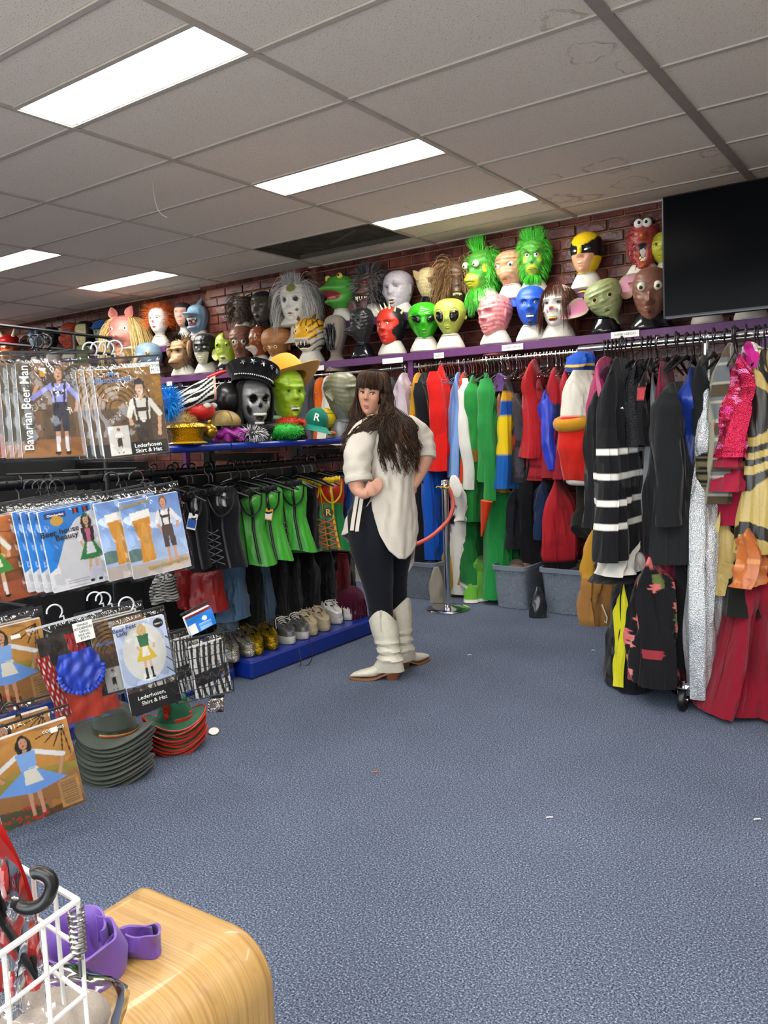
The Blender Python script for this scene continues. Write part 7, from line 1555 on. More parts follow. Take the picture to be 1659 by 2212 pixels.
Lg('pale denim jeans leg hanging lowest beside the glitter shoes', 'denim_jeans', 'trousers', 486, 512, 1300, 1400, col='#5a6c7c', th=.05, prof=STRIP, **LL)
Lg('black and white checked shirt low behind the stocking packs', 'checked_shirt', 'shirt', 340, 372, 1235, 1300, cf=lambda T, U: np.where(((np.sin(T * 60) > 0) ^ (np.sin(U * 14) > 0))[..., None], np.array(lin('#c9c7c2')), np.array(lin('#17171a'))), th=.05, **LL)
for i, (x0, x1) in enumerate(((528, 550), (580, 615), (610, 645), (640, 680), (676, 720), (715, 760))):
    Lg('long black trousers on the low dark rail, %s from the denim jacket' % ('first', 'second', 'third', 'fourth', 'fifth', 'sixth')[i], 'black_trousers', 'trousers', x0, x1, 1190, 1345 - i * 6, col='#0e0e11', th=.07, prof=STRIP, **LL)
Lg('dark red strip of a gown between black trousers on the low rail', 'red_gown', 'dress', 716, 726, 1190, 1300, col='#5a0f18', th=.03, prof=STRIP, hw=.04, **{**LL, 'off': (.12, -.05)})
Lg('white hanging cloth scrap just left of the black leggings', 'white_cloth', 'cloth', 752, 770, 1190, 1255, col='#c9c4bc', th=.03, prof=DRESS, hw=.05, **{**LL, 'off': (.1, 0)})
for i in range(24):
    y = 1.0 + i * .132; make_hanger('black', (-3.12, y, 1.128 + .018), math.radians(22 + rnd.uniform(-14, 14)), LH[1], LH[2], w=.18)
# maroon fringed shawl bag
P = onx(757, 1300, -3.15); t = thing('fringed_bag', 'maroon fringed bag at the far end of the shoe plinth', 'bag', P); k = ppm(P)
b = MB('#4a1028'); b.ell((0, 0, .02), (.09, .10, .085), 12, 20); rn = random.Random(9)
for i in range(240):
    a = rn.uniform(0, 2 * PI); p0 = np.array([.088 * math.cos(a), .098 * math.sin(a), rn.uniform(.0, .075)]); p0[:2] *= math.sqrt(max(.05, 1 - (p0[2] / .11) ** 2)); b.color(rn.choice(['#4a1028', '#5e1836', '#380a1e'])); b.tube([p0, p0 * np.array([1.12, 1.12, 1]) - np.array([0, 0, .05]), p0 * np.array([1.15, 1.15, 1]) - np.array([0, 0, .11])], .0035, 4, cap=False)
b.build('fringe', cloth(), t)
# shoes
def shoe(label, P, rz, c, mt, solec, plat=.035, L=.27, lacec='#e6e2d8', glit=False, group=None, lining='#8a5a44', open_=True):
    t = thing('platform_shoe', label, 'shoe', P, rz, group); n = 26; aa = np.arange(n) / n * 2 * PI
    def outline(s=1.0, z=0.0):
        x = np.cos(aa); y = np.sin(aa); xx = L * .5 * np.sign(x) * np.abs(x) ** .85; w = .046 * (1 + .14 * (xx > 0) * np.clip(xx / (L * .5), 0, 1) * (1 - np.clip(xx / (L * .5), 0, 1)) * 3) * np.where(xx < 0, .86, 1.0)
        return np.stack([xx * s, w * np.sign(y) * np.abs(y) ** .8 * s, np.full(n, z)], -1)
    b = MB(solec); b.grid(np.array([outline(.98, 0), outline(1.02, .004), outline(1.02, plat - .004), outline(.99, plat)]), cv=True, cap0=True, cap1=True); b.build('sole', mt if glit else M(solec, rough=.5), t)
    b = MB(c); rows = []
    for i, q in enumerate(np.linspace(0, 1, 14)):
        o = outline(1.0 - .03 * q, plat); x = o[:, 0] / (L * .5)
        top = np.where(x > .35, .048 - .022 * np.clip((x - .35) / .65, 0, 1) ** 1.5 , np.where(x > -.35, .048 + (.35 - x) * .062, .062 + .030 * np.clip((-.35 - x) / .65, 0, 1)))
        if q < .7: o[:, 2] = plat + top * (q / .7) ** .8
        else:
            f_ = (q - .7) / .3; o[:, 2] = plat + top + .006 * math.sin(f_ * PI); sh_ = np.where(x > .30, 1 - .95 * f_, 1 - .22 * f_); o[:, 1] *= sh_; o[:, 0] = np.where(x > .30, o[:, 0] * 1.0, o[:, 0] * (1 - .10 * f_))
            o[:, 2] += np.where(x > .30, .010 * f_, 0); o[:, 0] = np.where(x > .30, L * .15 + (o[:, 0] - L * .15) * (1 - .55 * f_), o[:, 0])
        rows.append(o)
    b.grid(np.array(rows), cv=True); b.build('upper', mt, t)
    b = MB(lining); b.ell((-L * .22, 0, plat + .045), (L * .20, .033, .018), 6, 16); b.build('lining', M(lining, rough=.8), t)
    b = MB(c); b.grid(np.array([[(L * (.10 - .17 * q) , s * .020, plat + .056 + .024 * q + .006 * (1 - s * s)) for s in np.linspace(-1, 1, 7)] for q in np.linspace(0, 1, 6)])); b.build('tongue', mt, t)
    b = MB(lacec)
    for i in range(4):
        x = L * (.10 - .045 * i); z = plat + .060 + .008 * i; b.tube([(x, -.022, z - .003), (x - .004, 0, z + .004), (x, .022, z - .003)], .0024, 5); b.tube([(x, -.022, z - .003), (x - .02, .022, z + .004)], .0022, 5)
    b.tube([(-.01, 0, plat + .09), (.02, .03, plat + .092), (.03, .05, plat + .07), (.0, .01, plat + .088), (.01, -.03, plat + .092), (.03, -.05, plat + .08), (.05, -.055, plat + .04)], .0022, 5); b.build('laces', M(lacec, rough=.6), t)
    return t
GL = lambda c: M(c, rough=.16, metal=.85, sc=240, bs=1.0, kind='VORONOI', nz=.4)
pairs = [('zebra striped platform shoe', 488, 1440, '#d8d6d2', M('#cfccc8', rough=.4, sc=16, nz=.6), '#1c1c1c', '#1a1a1a', .03), ('silver glitter platform shoe', 532, 1418, '#a9a59a', GL('#a9a59a'), '#7f7b70', '#1a1a1a', .036), ('gold glitter platform shoe', 585, 1402, '#8f7417', GL('#9c8018'), '#8a7018', '#3a3018', .04),
         ('metallic silver lace up platform shoe', 650, 1380, '#a5a6a8', M('#a9aaac', rough=.2, metal=.85, sc=40, bs=.1), '#b5b4ae', '#e0ddd4', .045), ('beige suede platform shoe', 698, 1362, '#b3a486', M('#b3a486', rough=.8, sc=200, bs=.15), '#a89a7c', '#d6c9ac', .04), ('white patent platform shoe', 750, 1338, '#dedcd6', gloss('#dedcd6'), '#d9d7d0', '#e9e7e2', .04)]
for nm, px, py, c, mt, sc_, lc, pl in pairs:
    a = onz(px, py, .105 if px > 500 else .075); rz = math.radians(-22)
    for i, off in enumerate(((0, -.055), (.0, .062))):
        P = np.array([a[0] - .10, a[1] + off[1], .101 if px > 500 else .071])
        shoe('%s, %s of the pair on the blue plinth' % (nm, ('nearer', 'farther')[i]), P, rz + rnd.uniform(-.05, .05), c, mt, sc_, pl, lacec=lc, glit='glitter' in nm)
b = MB('#101012'); A_ = onz(645, 1400, .11); B_ = onz(690, 1432, .004); b.tube(spline([A_, onz(650, 1432, .05), onz(648, 1436, .004), onz(665, 1436, .004), onz(675, 1415, .05), onz(668, 1380, .12)], 30), .0028, 5)
tag(b.build('black_lace', M('#101012', rough=.6)), 'black shoelace looping down from the silver shoes to the carpet', 'shoelace')
# ---------------------------------------------------------------- hats and masks on the blue edged shelf
SZ = 1.243
def S_(px, py, x=-3.2): return onx(px, py, x)
def place(name, label, cat, px, py, x=-3.2, turn=0.0):
    P = S_(px, py, x); return thing(name, label, cat, P, az_of(P) - turn), 1 / ppm(P)
k = mask('skull_mask', 'silver skull mask with open jaw under a black hood on the blue edged shelf', 553, 868, 96, -.35, P=S_(548, 868), base='#8f9092', mat=M(None, rough=.35, metal=.3, sc=60, bs=.2), st=None, bumps=human(.02, .05, .10, .0, .02, .05) + [(0, .16, -.03, .3, .05, 0)], pnt=[(.40, .55, .25, .115, '#08080a', 1), (0, .40, .12, .075, '#0a0a0c', 0), (0, .13, .42, .06, '#0c0c0e', 0), (.75, .3, .16, .12, '#2a2a2e', 1)])
block_teeth(k, .215, -.5, .5, 8, .06, '#dcd9d0', .02); block_teeth(k, .05, -.45, .45, 7, .055, '#dcd9d0', .04)
P = k.P; t = thing('black_hood', 'black velvet hood draped around the silver skull mask', 'hood', P, k.rz)
b = MB('#0d0d0f'); aq = np.linspace(.95, 2 * PI - .95, 40); b.grid(np.array([[[r * k.h * math.sin(a), -r * k.h * math.cos(a) * 1.15 + .01, z * k.h] for a in aq] for z, r in ((.52, .05), (.46, .30), (.3, .44), (.1, .48), (-.2, .46), (-.4, .42), (-.6, .46), (-.75, .6))])); b.build('hood_cloth', cloth(), t)
b = MB('#0d0d0f'); b.tube([(.40 * k.h * math.sin(a), -.44 * k.h * math.cos(a), -.58 * k.h - .05 * k.h * math.cos(a)) for a in np.linspace(0, 2 * PI, 30)[:-1]], .14 * k.h, 10, closed=True, flat=.8); b.build('cowl', cloth(), t)
# peaked cap with studs
t = thing('peaked_hat', 'black peaked cap with silver chain and star studs on the skull mask', 'cap', k.P + np.array([-.01, 0, .44 * k.h]), rot=(-.15, .25, k.rz)); h_ = k.h
b = MB('#101013'); aa = np.arange(40) / 40 * 2 * PI
b.grid(np.array([[[r * h_ * math.sin(a), -r * h_ * math.cos(a) * 1.08, (z + .10 * math.cos(a) * (z > .1)) * h_] for a in aa] for r, z in ((.44, -.08), (.45, .06), (.5, .16), (.60, .26), (.60, .29), (.45, .33), (.2, .35), (.01, .355))]), cv=True); b.build('crown', cloth(), t)
b = MB('#0a0a0c'); b.grid(np.array([[[r * h_ * math.sin(a), -r * h_ * math.cos(a) * 1.1 - d * h_, (-.06 - .35 * d) * h_] for a in np.linspace(-1.0, 1.0, 16)] for r, d in ((.45, 0), (.50, .07), (.52, .12), (.50, .125), (.45, .03))])); b.build('visor', gloss(), t)
b = MB('#c4c4c8')
for i in range(26): a = -1.25 + i * .1; b.ell((.475 * h_ * math.sin(a), -.505 * h_ * math.cos(a), .03 * h_), (.02 * h_, .02 * h_, .03 * h_), 5, 8)
b.build('chain', chrome(), t)
b = MB('#d0d0d4')
for a in (-.8, -.4, 0, .4, .8):
    for i in range(5): q = i / 5 * 2 * PI; c = np.array([.56 * h_ * math.sin(a), -.62 * h_ * math.cos(a), .21 * h_ + .09 * h_ * math.cos(a)]); b.cone(c, c + .07 * h_ * np.array([math.cos(q) * math.cos(a), math.cos(q) * math.sin(a), math.sin(q)]), .022 * h_, .003, 5)
b.build('star_stud', chrome(), t, stuff=True)
k = mask('green_faced_mask', 'lime green bald mask with a broad grin under the yellow hat', 622, 860, 108, -.45, P=S_(620, 852), base='#8cae1c', st=None, prof=LONGF, bumps=human(.08, .05, .04, .03, .05, .05), wr=.003, pnt=[(0, .20, .40, .045, '#20240c', 0), (.4, .55, .11, .03, '#1d210a', 1), (.35, .70, .06, .10, '#7a9a14', 1)]); block_teeth(k, .2, -.34, .34, 5, .055, '#e2dfd0', .01); lump_ears(k, 1.5, .5, .1, '#8cae1c')
stand(k.P, SZ, k.P[2] + .4 * k.h, k.h, k.rz, 'k', 'carrying the lime green mask on the blue edged shelf')
t = thing('yellow_hat', 'yellow wide brimmed felt hat tipped back on the lime green mask', 'hat', k.P + np.array([-.02, .05, .30 * k.h]), rot=(-.55, -.25, k.rz)); h_ = k.h
bm, tm, cr, bd = hat_mesh(.75 * h_, '#c98a12', None, ('#a86f0c',), .55 * h_)
bm.build('brim', M('#c98a12', rough=.9, sc=200, sheen=.2), t); cr.build('crown', M('#c98a12', rough=.9, sc=200, sheen=.2), t); bd.build('hat_band', satin('#a86f0c'), t)
k = mask('old_goblin_mask', 'grey wrinkled goblin head turned away on silver stand beside the person', 738, 850, 92, -.9, P=S_(738, 850, -3.05), base='#66664e', wr=.005, st=None, bumps=human(.08, .05, .04, .03, .04)); ears(k, 1.5, .42, .36, .16, .5, .25, '#7a7a60', '#8f8f72', dy=.35, cup=.5)
stand(k.P, SZ, k.P[2] + .4 * k.h, k.h * 1.1, k.rz, 's', 'carrying the grey goblin head beside the person')
# caps, fur, balls and other hats
def furball(name, label, cat, px, py, r, cols, x=-3.2, n=420, L=.03, core='#202020', flat=.7, thick=.0016, grav=.3, seed=3, wob=.2):
    t, mp = place(name, label, cat, px, py, x); rn = random.Random(seed); b = MB(core); b.ell((0, 0, 0), (r * mp, r * mp, r * mp * flat), 10, 18); R, D = [], []
    for _ in range(n):
        d = np.array([rn.gauss(0, 1), rn.gauss(0, 1), rn.gauss(0, 1)]); d /= np.linalg.norm(d); R.append(d * np.array([1, 1, flat]) * r * mp); D.append(d)
    hair_mb(b, R, D, L, cols, thick, grav, wob, 5, rn); b.build('plush', hairm(), t, stuff=True); return t
furball('feather_wig', 'bright blue feather wig beside the packaged lederhosen costume', 'wig', 364, 872, 16, ['#1286d8', '#0c6cc0', '#2aa0f0'], n=520, L=.05, core='#0e6cb8', flat=1.6)
t, mp = place('zebra_stocking', 'rolled black and white zebra patterned leg lying on the hats', 'costume prop', 424, 848)
for i, (y0, z0) in enumerate(((0, 0), (-.03, -.045))):
    n, m = 80, 60; q = np.linspace(0, 1, n); a = np.arange(m) / m * 2 * PI; rr = .030 + .016 * q
    Gd = np.array([[[-.10 + .20 * s_, y0 + r_ * math.cos(x), z0 - .03 + .08 * s_ + r_ * math.sin(x)] for x in a] for s_, r_ in zip(q, rr)]); QQ, XX = np.meshgrid(q, a, indexing='ij')
    C = np.where((np.sin(8 * XX + 7 * QQ + 1.6 * np.sin(XX * 2 + QQ * 9)) > .1)[..., None], np.array(lin('#d8d6d0')), np.array(lin('#151517'))); C[-5:] = lin('#d0a08c')
    b = MB(); b.grid(Gd, cv=True, c=C); b.build('leg', cloth(), t)
b = MB('#a8181a'); b.tube([(.06, -.02, .07), (.13, -.02, .10), (.16, -.02, .105)], [.012, .012, .007], 8); b.build('red_clip', gloss(), t)
t, mp = place('mushroom_hat', 'red mushroom hat with white spots lying under the zebra leg', 'hat', 430, 888); b = MB('#c02014'); b.ell((0, 0, 0), (.085, .07, .055), 12, 24); b.build('cap_dome', satin('#c02014'), t)
b = MB('#dedad2')
for a, e in ((-.6, .7), (.6, .5), (-1.6, .3), (0, 1.3), (1.6, .5)): b.ell((.083 * math.sin(a) * math.cos(e), -.069 * math.cos(a) * math.cos(e), .054 * math.sin(e)), (.022, .016, .016), 7, 12)
b.build('white_spot', cloth(), t)
t, mp = place('black_ball', 'glossy black ball prop behind the skull mask', 'ball', 492, 862, -3.28); b = MB('#0d0d10'); b.ell((0, 0, 0), (32 * mp, 32 * mp, 36 * mp), 18, 28); b.build('shell', M('#0d0d10', rough=.3), t)
t, mp = place('captain_hat', 'gold sequined captain style cap at the near end of the blue edged shelf', 'cap', 405, 935, -3.05); sq = M('#b08a1a', rough=.2, metal=.9, sc=150, bs=.9, kind='VORONOI')
b = MB(); b.grid(np.array([[[r * mp * math.cos(a), r * mp * math.sin(a), z * mp] for a in aa] for r, z in ((33, -22), (35, -20), (35, -2), (39, 2), (44, 12), (40, 18), (20, 23), (1, 24))]), cv=True); b.build('crown', sq, t)
b = MB(); b.grid(np.array([[[r * mp * math.sin(a), -r * mp * math.cos(a) - d * mp, (-18 - d * .3) * mp] for a in np.linspace(-1.2, 1.2, 16)] for r, d in ((35, 0), (42, 8), (44, 14), (40, 15))])); b.build('visor', gloss('#b08a1a'), t)
furball('tan_wig', 'tan fluffy wig between the blue feathers and the gold cap', 'wig', 392, 912, 26, ['#b89a64', '#9c7f4c', '#cbb07c'], n=420, L=.025, core='#a58a56', flat=.7)
t, mp = place('shell_hat', 'olive tortoise shell hat behind the gold bauble', 'hat', 482, 912, -3.15); b = MB('#8a743c'); b.ell((0, 0, 0), (38 * mp, 32 * mp, 26 * mp), 14, 26, zmin=-.3); b.build('shell', M('#8a743c', rough=.6, sc=22, nz=.35, bs=.25), t)
b = MB('#4a3c1c')
for i in range(6):
    a = i / 6 * 2 * PI; b.tube([(38 * mp * math.cos(a) * math.cos(e) * 1.01, 32 * mp * math.sin(a) * math.cos(e) * 1.01, 26 * mp * math.sin(e) * 1.01) for e in np.linspace(0, 1.1, 6)], .0022, 5)
b.build('shell_seam', M('#4a3c1c', rough=.7), t)
t, mp = place('gold_bauble', 'round gold bauble hat with a knob in front of the tortoise shell', 'hat', 453, 932, -3.02); b = MB('#a07c22'); b.ell((0, 0, 0), 17 * mp, 14, 22); b.ell((0, 0, 20 * mp), 5 * mp, 8, 12); b.tube([(17.3 * mp * math.cos(a), 17.3 * mp * math.sin(a), 0) for a in aa], 1.2 * mp, 6, closed=True); b.build('ball', M('#a07c22', rough=.25, metal=.8), t)
t, mp = place('tulle_skirt', 'purple tulle bundle lying under the skull mask', 'tulle', 500, 935, -3.1); b = MB('#7a1c70'); n = 40
b.grid(np.array([[[x * 38 * mp, -.02 * math.sin(7 * x + 4 * v) - .05 * math.sin(v * PI), (v * 30 - 17 + 2.5 * math.sin(9 * x + 5 * v)) * mp * (1 - .4 * abs(x))] for x in np.linspace(-1, 1, n)] for v in np.linspace(0, 1, 14)])); b.grid(np.array([[[x * 40 * mp, -.03 - .03 * math.sin(8 * x + 3), (-17 + v * 16 + 2 * math.sin(11 * x)) * mp] for x in np.linspace(-1, 1, n)] for v in np.linspace(0, 1, 8)])); b.build('gathered_cloth', M('#8a2480', rough=.6, sc=200, nz=.3), t)
furball('tinsel_wig', 'silver and black tinsel wig in front of the skull mask', 'wig', 545, 938, 24, ['#d8d8dc', '#8d8d92', '#1a1a1e', '#e8e8ea'], x=-3.02, n=420, L=.03, core='#2a2a2e', flat=.45, thick=.0018)
furball('green_fur_hat', 'grass green plush fur hat with floppy brim under the lime mask', 'hat', 618, 932, 36, ['#2fa83a', '#3fc24a', '#23882c'], x=-3.05, n=700, L=.014, core='#2a9a34', flat=.45)
furball('red_fur_scarf', 'orange red fur scarf lying above the green plush hat', 'scarf', 628, 914, 30, ['#b8321c', '#d2452a', '#9c2612'], x=-3.08, n=420, L=.018, core='#a82c18', flat=.38, seed=8)
t, mp = place('mint_ring', 'pale mint band wrapped at the neck of the lime mask', 'band', 588, 903, -3.22); b = MB('#8fc9a4'); b.tube([(16 * mp * math.cos(a), 14 * mp * math.sin(a), 0) for a in aa], 5 * mp, 8, closed=True); b.build('band', satin('#8fc9a4'), t)
t, mp = place('baseball_hat', 'teal green baseball cap with white letter R beside the yellow ball', 'cap', 684, 908, -3.05, .1); t.rotation_euler = (0, .25, t.rotation_euler[2])
b = MB('#0c6a58'); b.ell((0, 0, -6 * mp), (27 * mp, 29 * mp, 34 * mp), 12, 26, zmin=-.15); b.build('crown', cloth('#0c6a58'), t)
b = MB('#0f7a66'); b.grid(np.array([[[r * mp * math.sin(a) + d * .5 * mp, -r * mp * math.cos(a) - d * mp, (-10 - d * .5) * mp] for a in np.linspace(-1.2, 1.2, 16)] for r, d in ((26, 0), (30, 14), (31, 24), (29, 24.5), (25, 1))])); b.build('visor', cloth('#0f7a66'), t)
text('R', 22 * mp, M('#e8e6e0', rough=.5), t, (2 * mp, -30.5 * mp, 6 * mp), bold=.001)
t, mp = place('yellow_ball', 'bright yellow football shaped hat behind the teal cap', 'ball', 702, 905, -3.12); b = MB('#c9b414'); b.ell((0, 0, 0), 24 * mp, 14, 22); b.build('shell', M('#c9b414', rough=.5, sc=30, bs=.15), t)
b = MB('#8f7d0c')
for e in (-.5, .5): b.tube([(24.2 * mp * math.cos(a) * math.cos(e), 24.2 * mp * math.sin(a) * math.cos(e), 24.2 * mp * math.sin(e)) for a in aa], .8 * mp, 5, closed=True)
b.build('seam', M('#8f7d0c', rough=.6), t)
t, mp = place('orange_scrap', 'small orange patterned scrap at the shelf edge beside the goblin stand', 'cloth', 716, 936, -3.0); b = MB('#b8581c'); b.ell((0, 0, 0), (10 * mp, 8 * mp, 5 * mp), 7, 12); b.build('fabric', cloth('#b8581c'), t)
# ================================================================ FOREGROUND: BENCH, SASH, BASKET, STANCHION
# rope post
P = onz(968, 1316); t = thing('rope_post', 'chrome rope barrier post standing on the carpet before the costumes', 'post', P)
b = MB(); b.lathe([(.0, .001), (.155, .001), (.157, .006), (.15, .012), (.10, .020), (.04, .028), (.028, .035)], 40); b.build('base', chrome(), t)
b = MB(); b.lathe([(.024, .02), (.024, .88)], 24); b.build('tube', chrome(), t)
b = MB(); b.lathe([(.027, .865), (.030, .87), (.030, .90), (.026, .905), (.025, .925), (.02, .93), (.0, .932)], 24); b.build('head', chrome(), t)
b = MB('#d8b21e'); b.tube([(.030 * math.cos(a), .030 * math.sin(a), .878 + .004 * math.sin(3 * a)) for a in np.linspace(0, 2 * PI, 24)[:-1]], .005, 6, closed=True); b.tube([(-.03, -.01, .88), (-.05, -.02, .885), (-.06, -.02, .875)], .004, 5); b.build('yellow_tie', cloth('#d8b21e'), t)
d_ = depth(P); cp = [ond(967, 1050, d_ - .02), ond(974, 1065, d_ - .03), ond(979, 1090, d_ - .05), ond(970, 1120, d_ - .08), ond(950, 1143, d_ - .12), ond(925, 1163, d_ - .16), ond(893, 1177, d_ - .2), ond(860, 1180, d_ - .2)]
b = MB('#c9584e'); b.tube(spline(cp, 40), .0145, 12); tag(b.build('barrier_rope', M('#c9584e', rough=.55, sc=120, bs=.1)), 'salmon red barrier rope curving from the chrome post behind the tunic', 'rope')
P2 = ond(984, 1050, d_ + .1); t = thing('paper_fan', 'white oval paper fan hanging behind the chrome post head', 'fan', P2, az_of(P2)); b = MB('#d8d5d0'); b.ell((0, 0, 0), (.042, .004, .085), 8, 18, rot=(0, -.2, 0)); b.build('paper', WT, t)
# bamboo bench
BZ = .46
c0, c1 = onz(300, 1903, BZ), onz(590, 2025, BZ)
e0 = onz(180, 1978, BZ); xd = (c1 - c0); W = np.linalg.norm(xd); xd /= W; yd = e0 - c0; yd -= xd * (yd @ xd); yd /= np.linalg.norm(yd)
bm_, nt_, bs_ = base_mat('bamboo_veneer'); bs_.inputs['Roughness'].default_value = .38; bs_.inputs['Coat Weight'].default_value = .15
tc = nd(nt_, 'ShaderNodeTexCoord'); mp_ = nd(nt_, 'ShaderNodeMapping'); mp_.inputs['Scale'].default_value = (3, 190, 3); nt_.links.new(tc.outputs['UV'], mp_.inputs['Vector'])
n1 = nd(nt_, 'ShaderNodeTexNoise'); n1.inputs['Scale'].default_value = 1.0; n1.inputs['Detail'].default_value = 5; nt_.links.new(mp_.outputs[0], n1.inputs['Vector'])
rp = nd(nt_, 'ShaderNodeValToRGB'); e = rp.color_ramp.elements; e[0].position = .3; e[0].color = (*lin('#98703c'), 1); e[1].position = .68; e[1].color = (*lin('#ba985e'), 1); kk = e.new(.45); kk.color = (*lin('#ab854e'), 1)
nt_.links.new(n1.outputs['Fac'], rp.inputs[0])
m2 = nd(nt_, 'ShaderNodeMapping'); m2.inputs['Scale'].default_value = (26, 34, 1); nt_.links.new(tc.outputs['UV'], m2.inputs['Vector']); n2 = nd(nt_, 'ShaderNodeTexNoise'); n2.inputs['Scale'].default_value = 1.0; n2.inputs['Detail'].default_value = 1; nt_.links.new(m2.outputs[0], n2.inputs['Vector'])
mr_ = nd(nt_, 'ShaderNodeMapRange'); mr_.inputs['From Min'].default_value = .60; mr_.inputs['From Max'].default_value = .74; mr_.inputs['To Min'].default_value = 1; mr_.inputs['To Max'].default_value = .80; nt_.links.new(n2.outputs['Fac'], mr_.inputs[0])
vs = nd(nt_, 'ShaderNodeVectorMath', operation='SCALE'); nt_.links.new(rp.outputs[0], vs.inputs[0]); nt_.links.new(mr_.outputs[0], vs.inputs['Scale']); nt_.links.new(vs.outputs[0], bs_.inputs['Base Color'])
bench = thing('bamboo_bench', 'bent bamboo bench with rounded end at the bottom of the picture', 'bench', (c0[0], c0[1], 0))
R_b, LEN, TH = .085, .62, .022
prof = []; 
for q in np.linspace(0, 1, 5): prof.append((-.0, BZ - R_b - (BZ - R_b) * (1 - q)) if False else (0.0, q * (BZ - .03)))
prof = [(0.0, .0), (0.0, BZ * .5), (0.0, BZ - .03), (.006, BZ - .012), (.018, BZ - .003), (.035, BZ)] + [(x, BZ) for x in np.linspace(.06, W - R_b, 8)] + [(W - R_b + R_b * math.sin(a), BZ - R_b + R_b * math.cos(a)) for a in np.linspace(.12, PI / 2, 12)] + [(W, BZ * .6), (W + .012, BZ * .3), (W + .02, 0)]
prof = np.array(prof); N_ = np.gradient(prof, axis=0); N_ /= np.linalg.norm(N_, axis=1, keepdims=True); inn = prof + np.stack([N_[:, 1], -N_[:, 0]], -1) * TH
ys = [0, .004, .012] + list(np.linspace(.05, LEN - .012, 12)) + [LEN - .004, LEN]
def bpt(p, y): return xd * p[0] + yd * y + np.array([0, 0, p[1]])
b = MB('#d3a864'); outer = np.array([[bpt(p + (q - p) * (.35 if y in (0, LEN) else .12 if y in (.004, LEN - .004) else 0), y) for p, q in zip(prof, inn)] for y in ys]); inner = np.array([[bpt(q, y) for q in inn] for y in ys])
b.grid(outer[:, ::-1]); b.grid(inner); b.grid(np.stack([outer[0], inner[0]], 0)); b.grid(np.stack([outer[-1], inner[-1]], 0)[::-1])
bo = b.build('bent_shell', bm_, bench); me = bo.data; uv = me.uv_layers.new(name='UVMap')
arc = np.concatenate([[0], np.cumsum(np.linalg.norm(np.diff(prof, axis=0), axis=1))]); nprof, nys = len(prof), len(ys); lut = {}
co = np.array([v.co[:] for v in me.vertices]); cnt = nprof * nys
uvv = np.zeros((len(co), 2)); 
for i in range(nys):
    for j in range(nprof):
        uvv[i * nprof + j] = (arc[::-1][j], ys[i]); uvv[cnt + i * nprof + j] = (arc[j], ys[i])
for L_i, lp in enumerate(me.loops): uv.data[L_i].uv = uvv[lp.vertex_index]
b = MB('#b98a4a'); c_ = xd * W * .5 + yd * (LEN * .5) + np.array([0, 0, .16]); b.box(c_, (W * .8, .03, .03), rot=(0, 0, math.atan2(xd[1], xd[0]))); b.build('stretcher', M('#c49a5a', rough=.45), bench)
# purple satin sash lying in loops on the bench
def ribbon(mb, px_pts, w, z0, th=.004, n=40, lean=0.0):
    P = spline([onz(x, y, BZ) + np.array([0, 0, dz]) for x, y, dz in px_pts], n); T = np.gradient(P, axis=0); T /= np.linalg.norm(T, axis=1, keepdims=True); up = np.array([0, 0, 1.]); Nn = np.cross(T, up); Nn /= np.linalg.norm(Nn, axis=1, keepdims=True)
    rows = []
    for i in range(n):
        q = i / (n - 1); ww = w * (1 + .06 * math.sin(q * 19)); l_ = lean * math.sin(q * 5 + 1); a = P[i]; cs = []
        for s_, e in ((0, 0), (.0, 1), (.5, 1), (1, 1), (1, 0), (.5, 0)):
            bulge = .010 * math.sin(s_ * PI) * math.sin(q * 11 + 1)
            cs.append(a + up * (s_ * ww) + Nn[i] * (th * (e - .5) + l_ * s_ * ww + bulge))
        rows.append(cs)
    mb.grid(np.array(rows), cv=True, cap0=True, cap1=True)
t = thing('purple_belt', 'purple satin sash belt folded in loops on the bamboo bench', 'sash', (0, 0, 0)); SM = M('#64409a', rough=.38, sc=500, bs=.15, sheen=.2)
b = MB(); ribbon(b, [(60, 2115, .001), (85, 2150, .001), (140, 2170, .001), (205, 2150, .001), (255, 2115, .001), (272, 2085, .001), (268, 2058, .001), (240, 2045, .001), (212, 2052, .001)], .062, 0, lean=.25); b.build('outer_loop', SM, t)
b = MB(); ribbon(b, [(212, 2075, .002), (190, 2092, .002), (150, 2105, .002), (118, 2095, .002), (112, 2070, .002), (150, 2052, .002), (190, 2050, .002), (212, 2068, .002), (215, 2090, .002)], .058, 0, lean=.35); b.build('inner_loop', SM, t)
b = MB(); ribbon(b, [(120, 2105, .001), (150, 2118, .001), (200, 2112, .001), (235, 2098, .001), (262, 2078, .001), (300, 2062, .001), (330, 2058, .001)], .040, 0, lean=.5); b.build('middle_fold', SM, t)
b = MB(); ribbon(b, [(265, 2058, .003), (295, 2048, .001), (330, 2046, .001), (346, 2052, .001), (338, 2070, .001), (310, 2072, .001), (275, 2068, .001)], .040, 0, lean=.1); b.build('tail_end', SM, t)
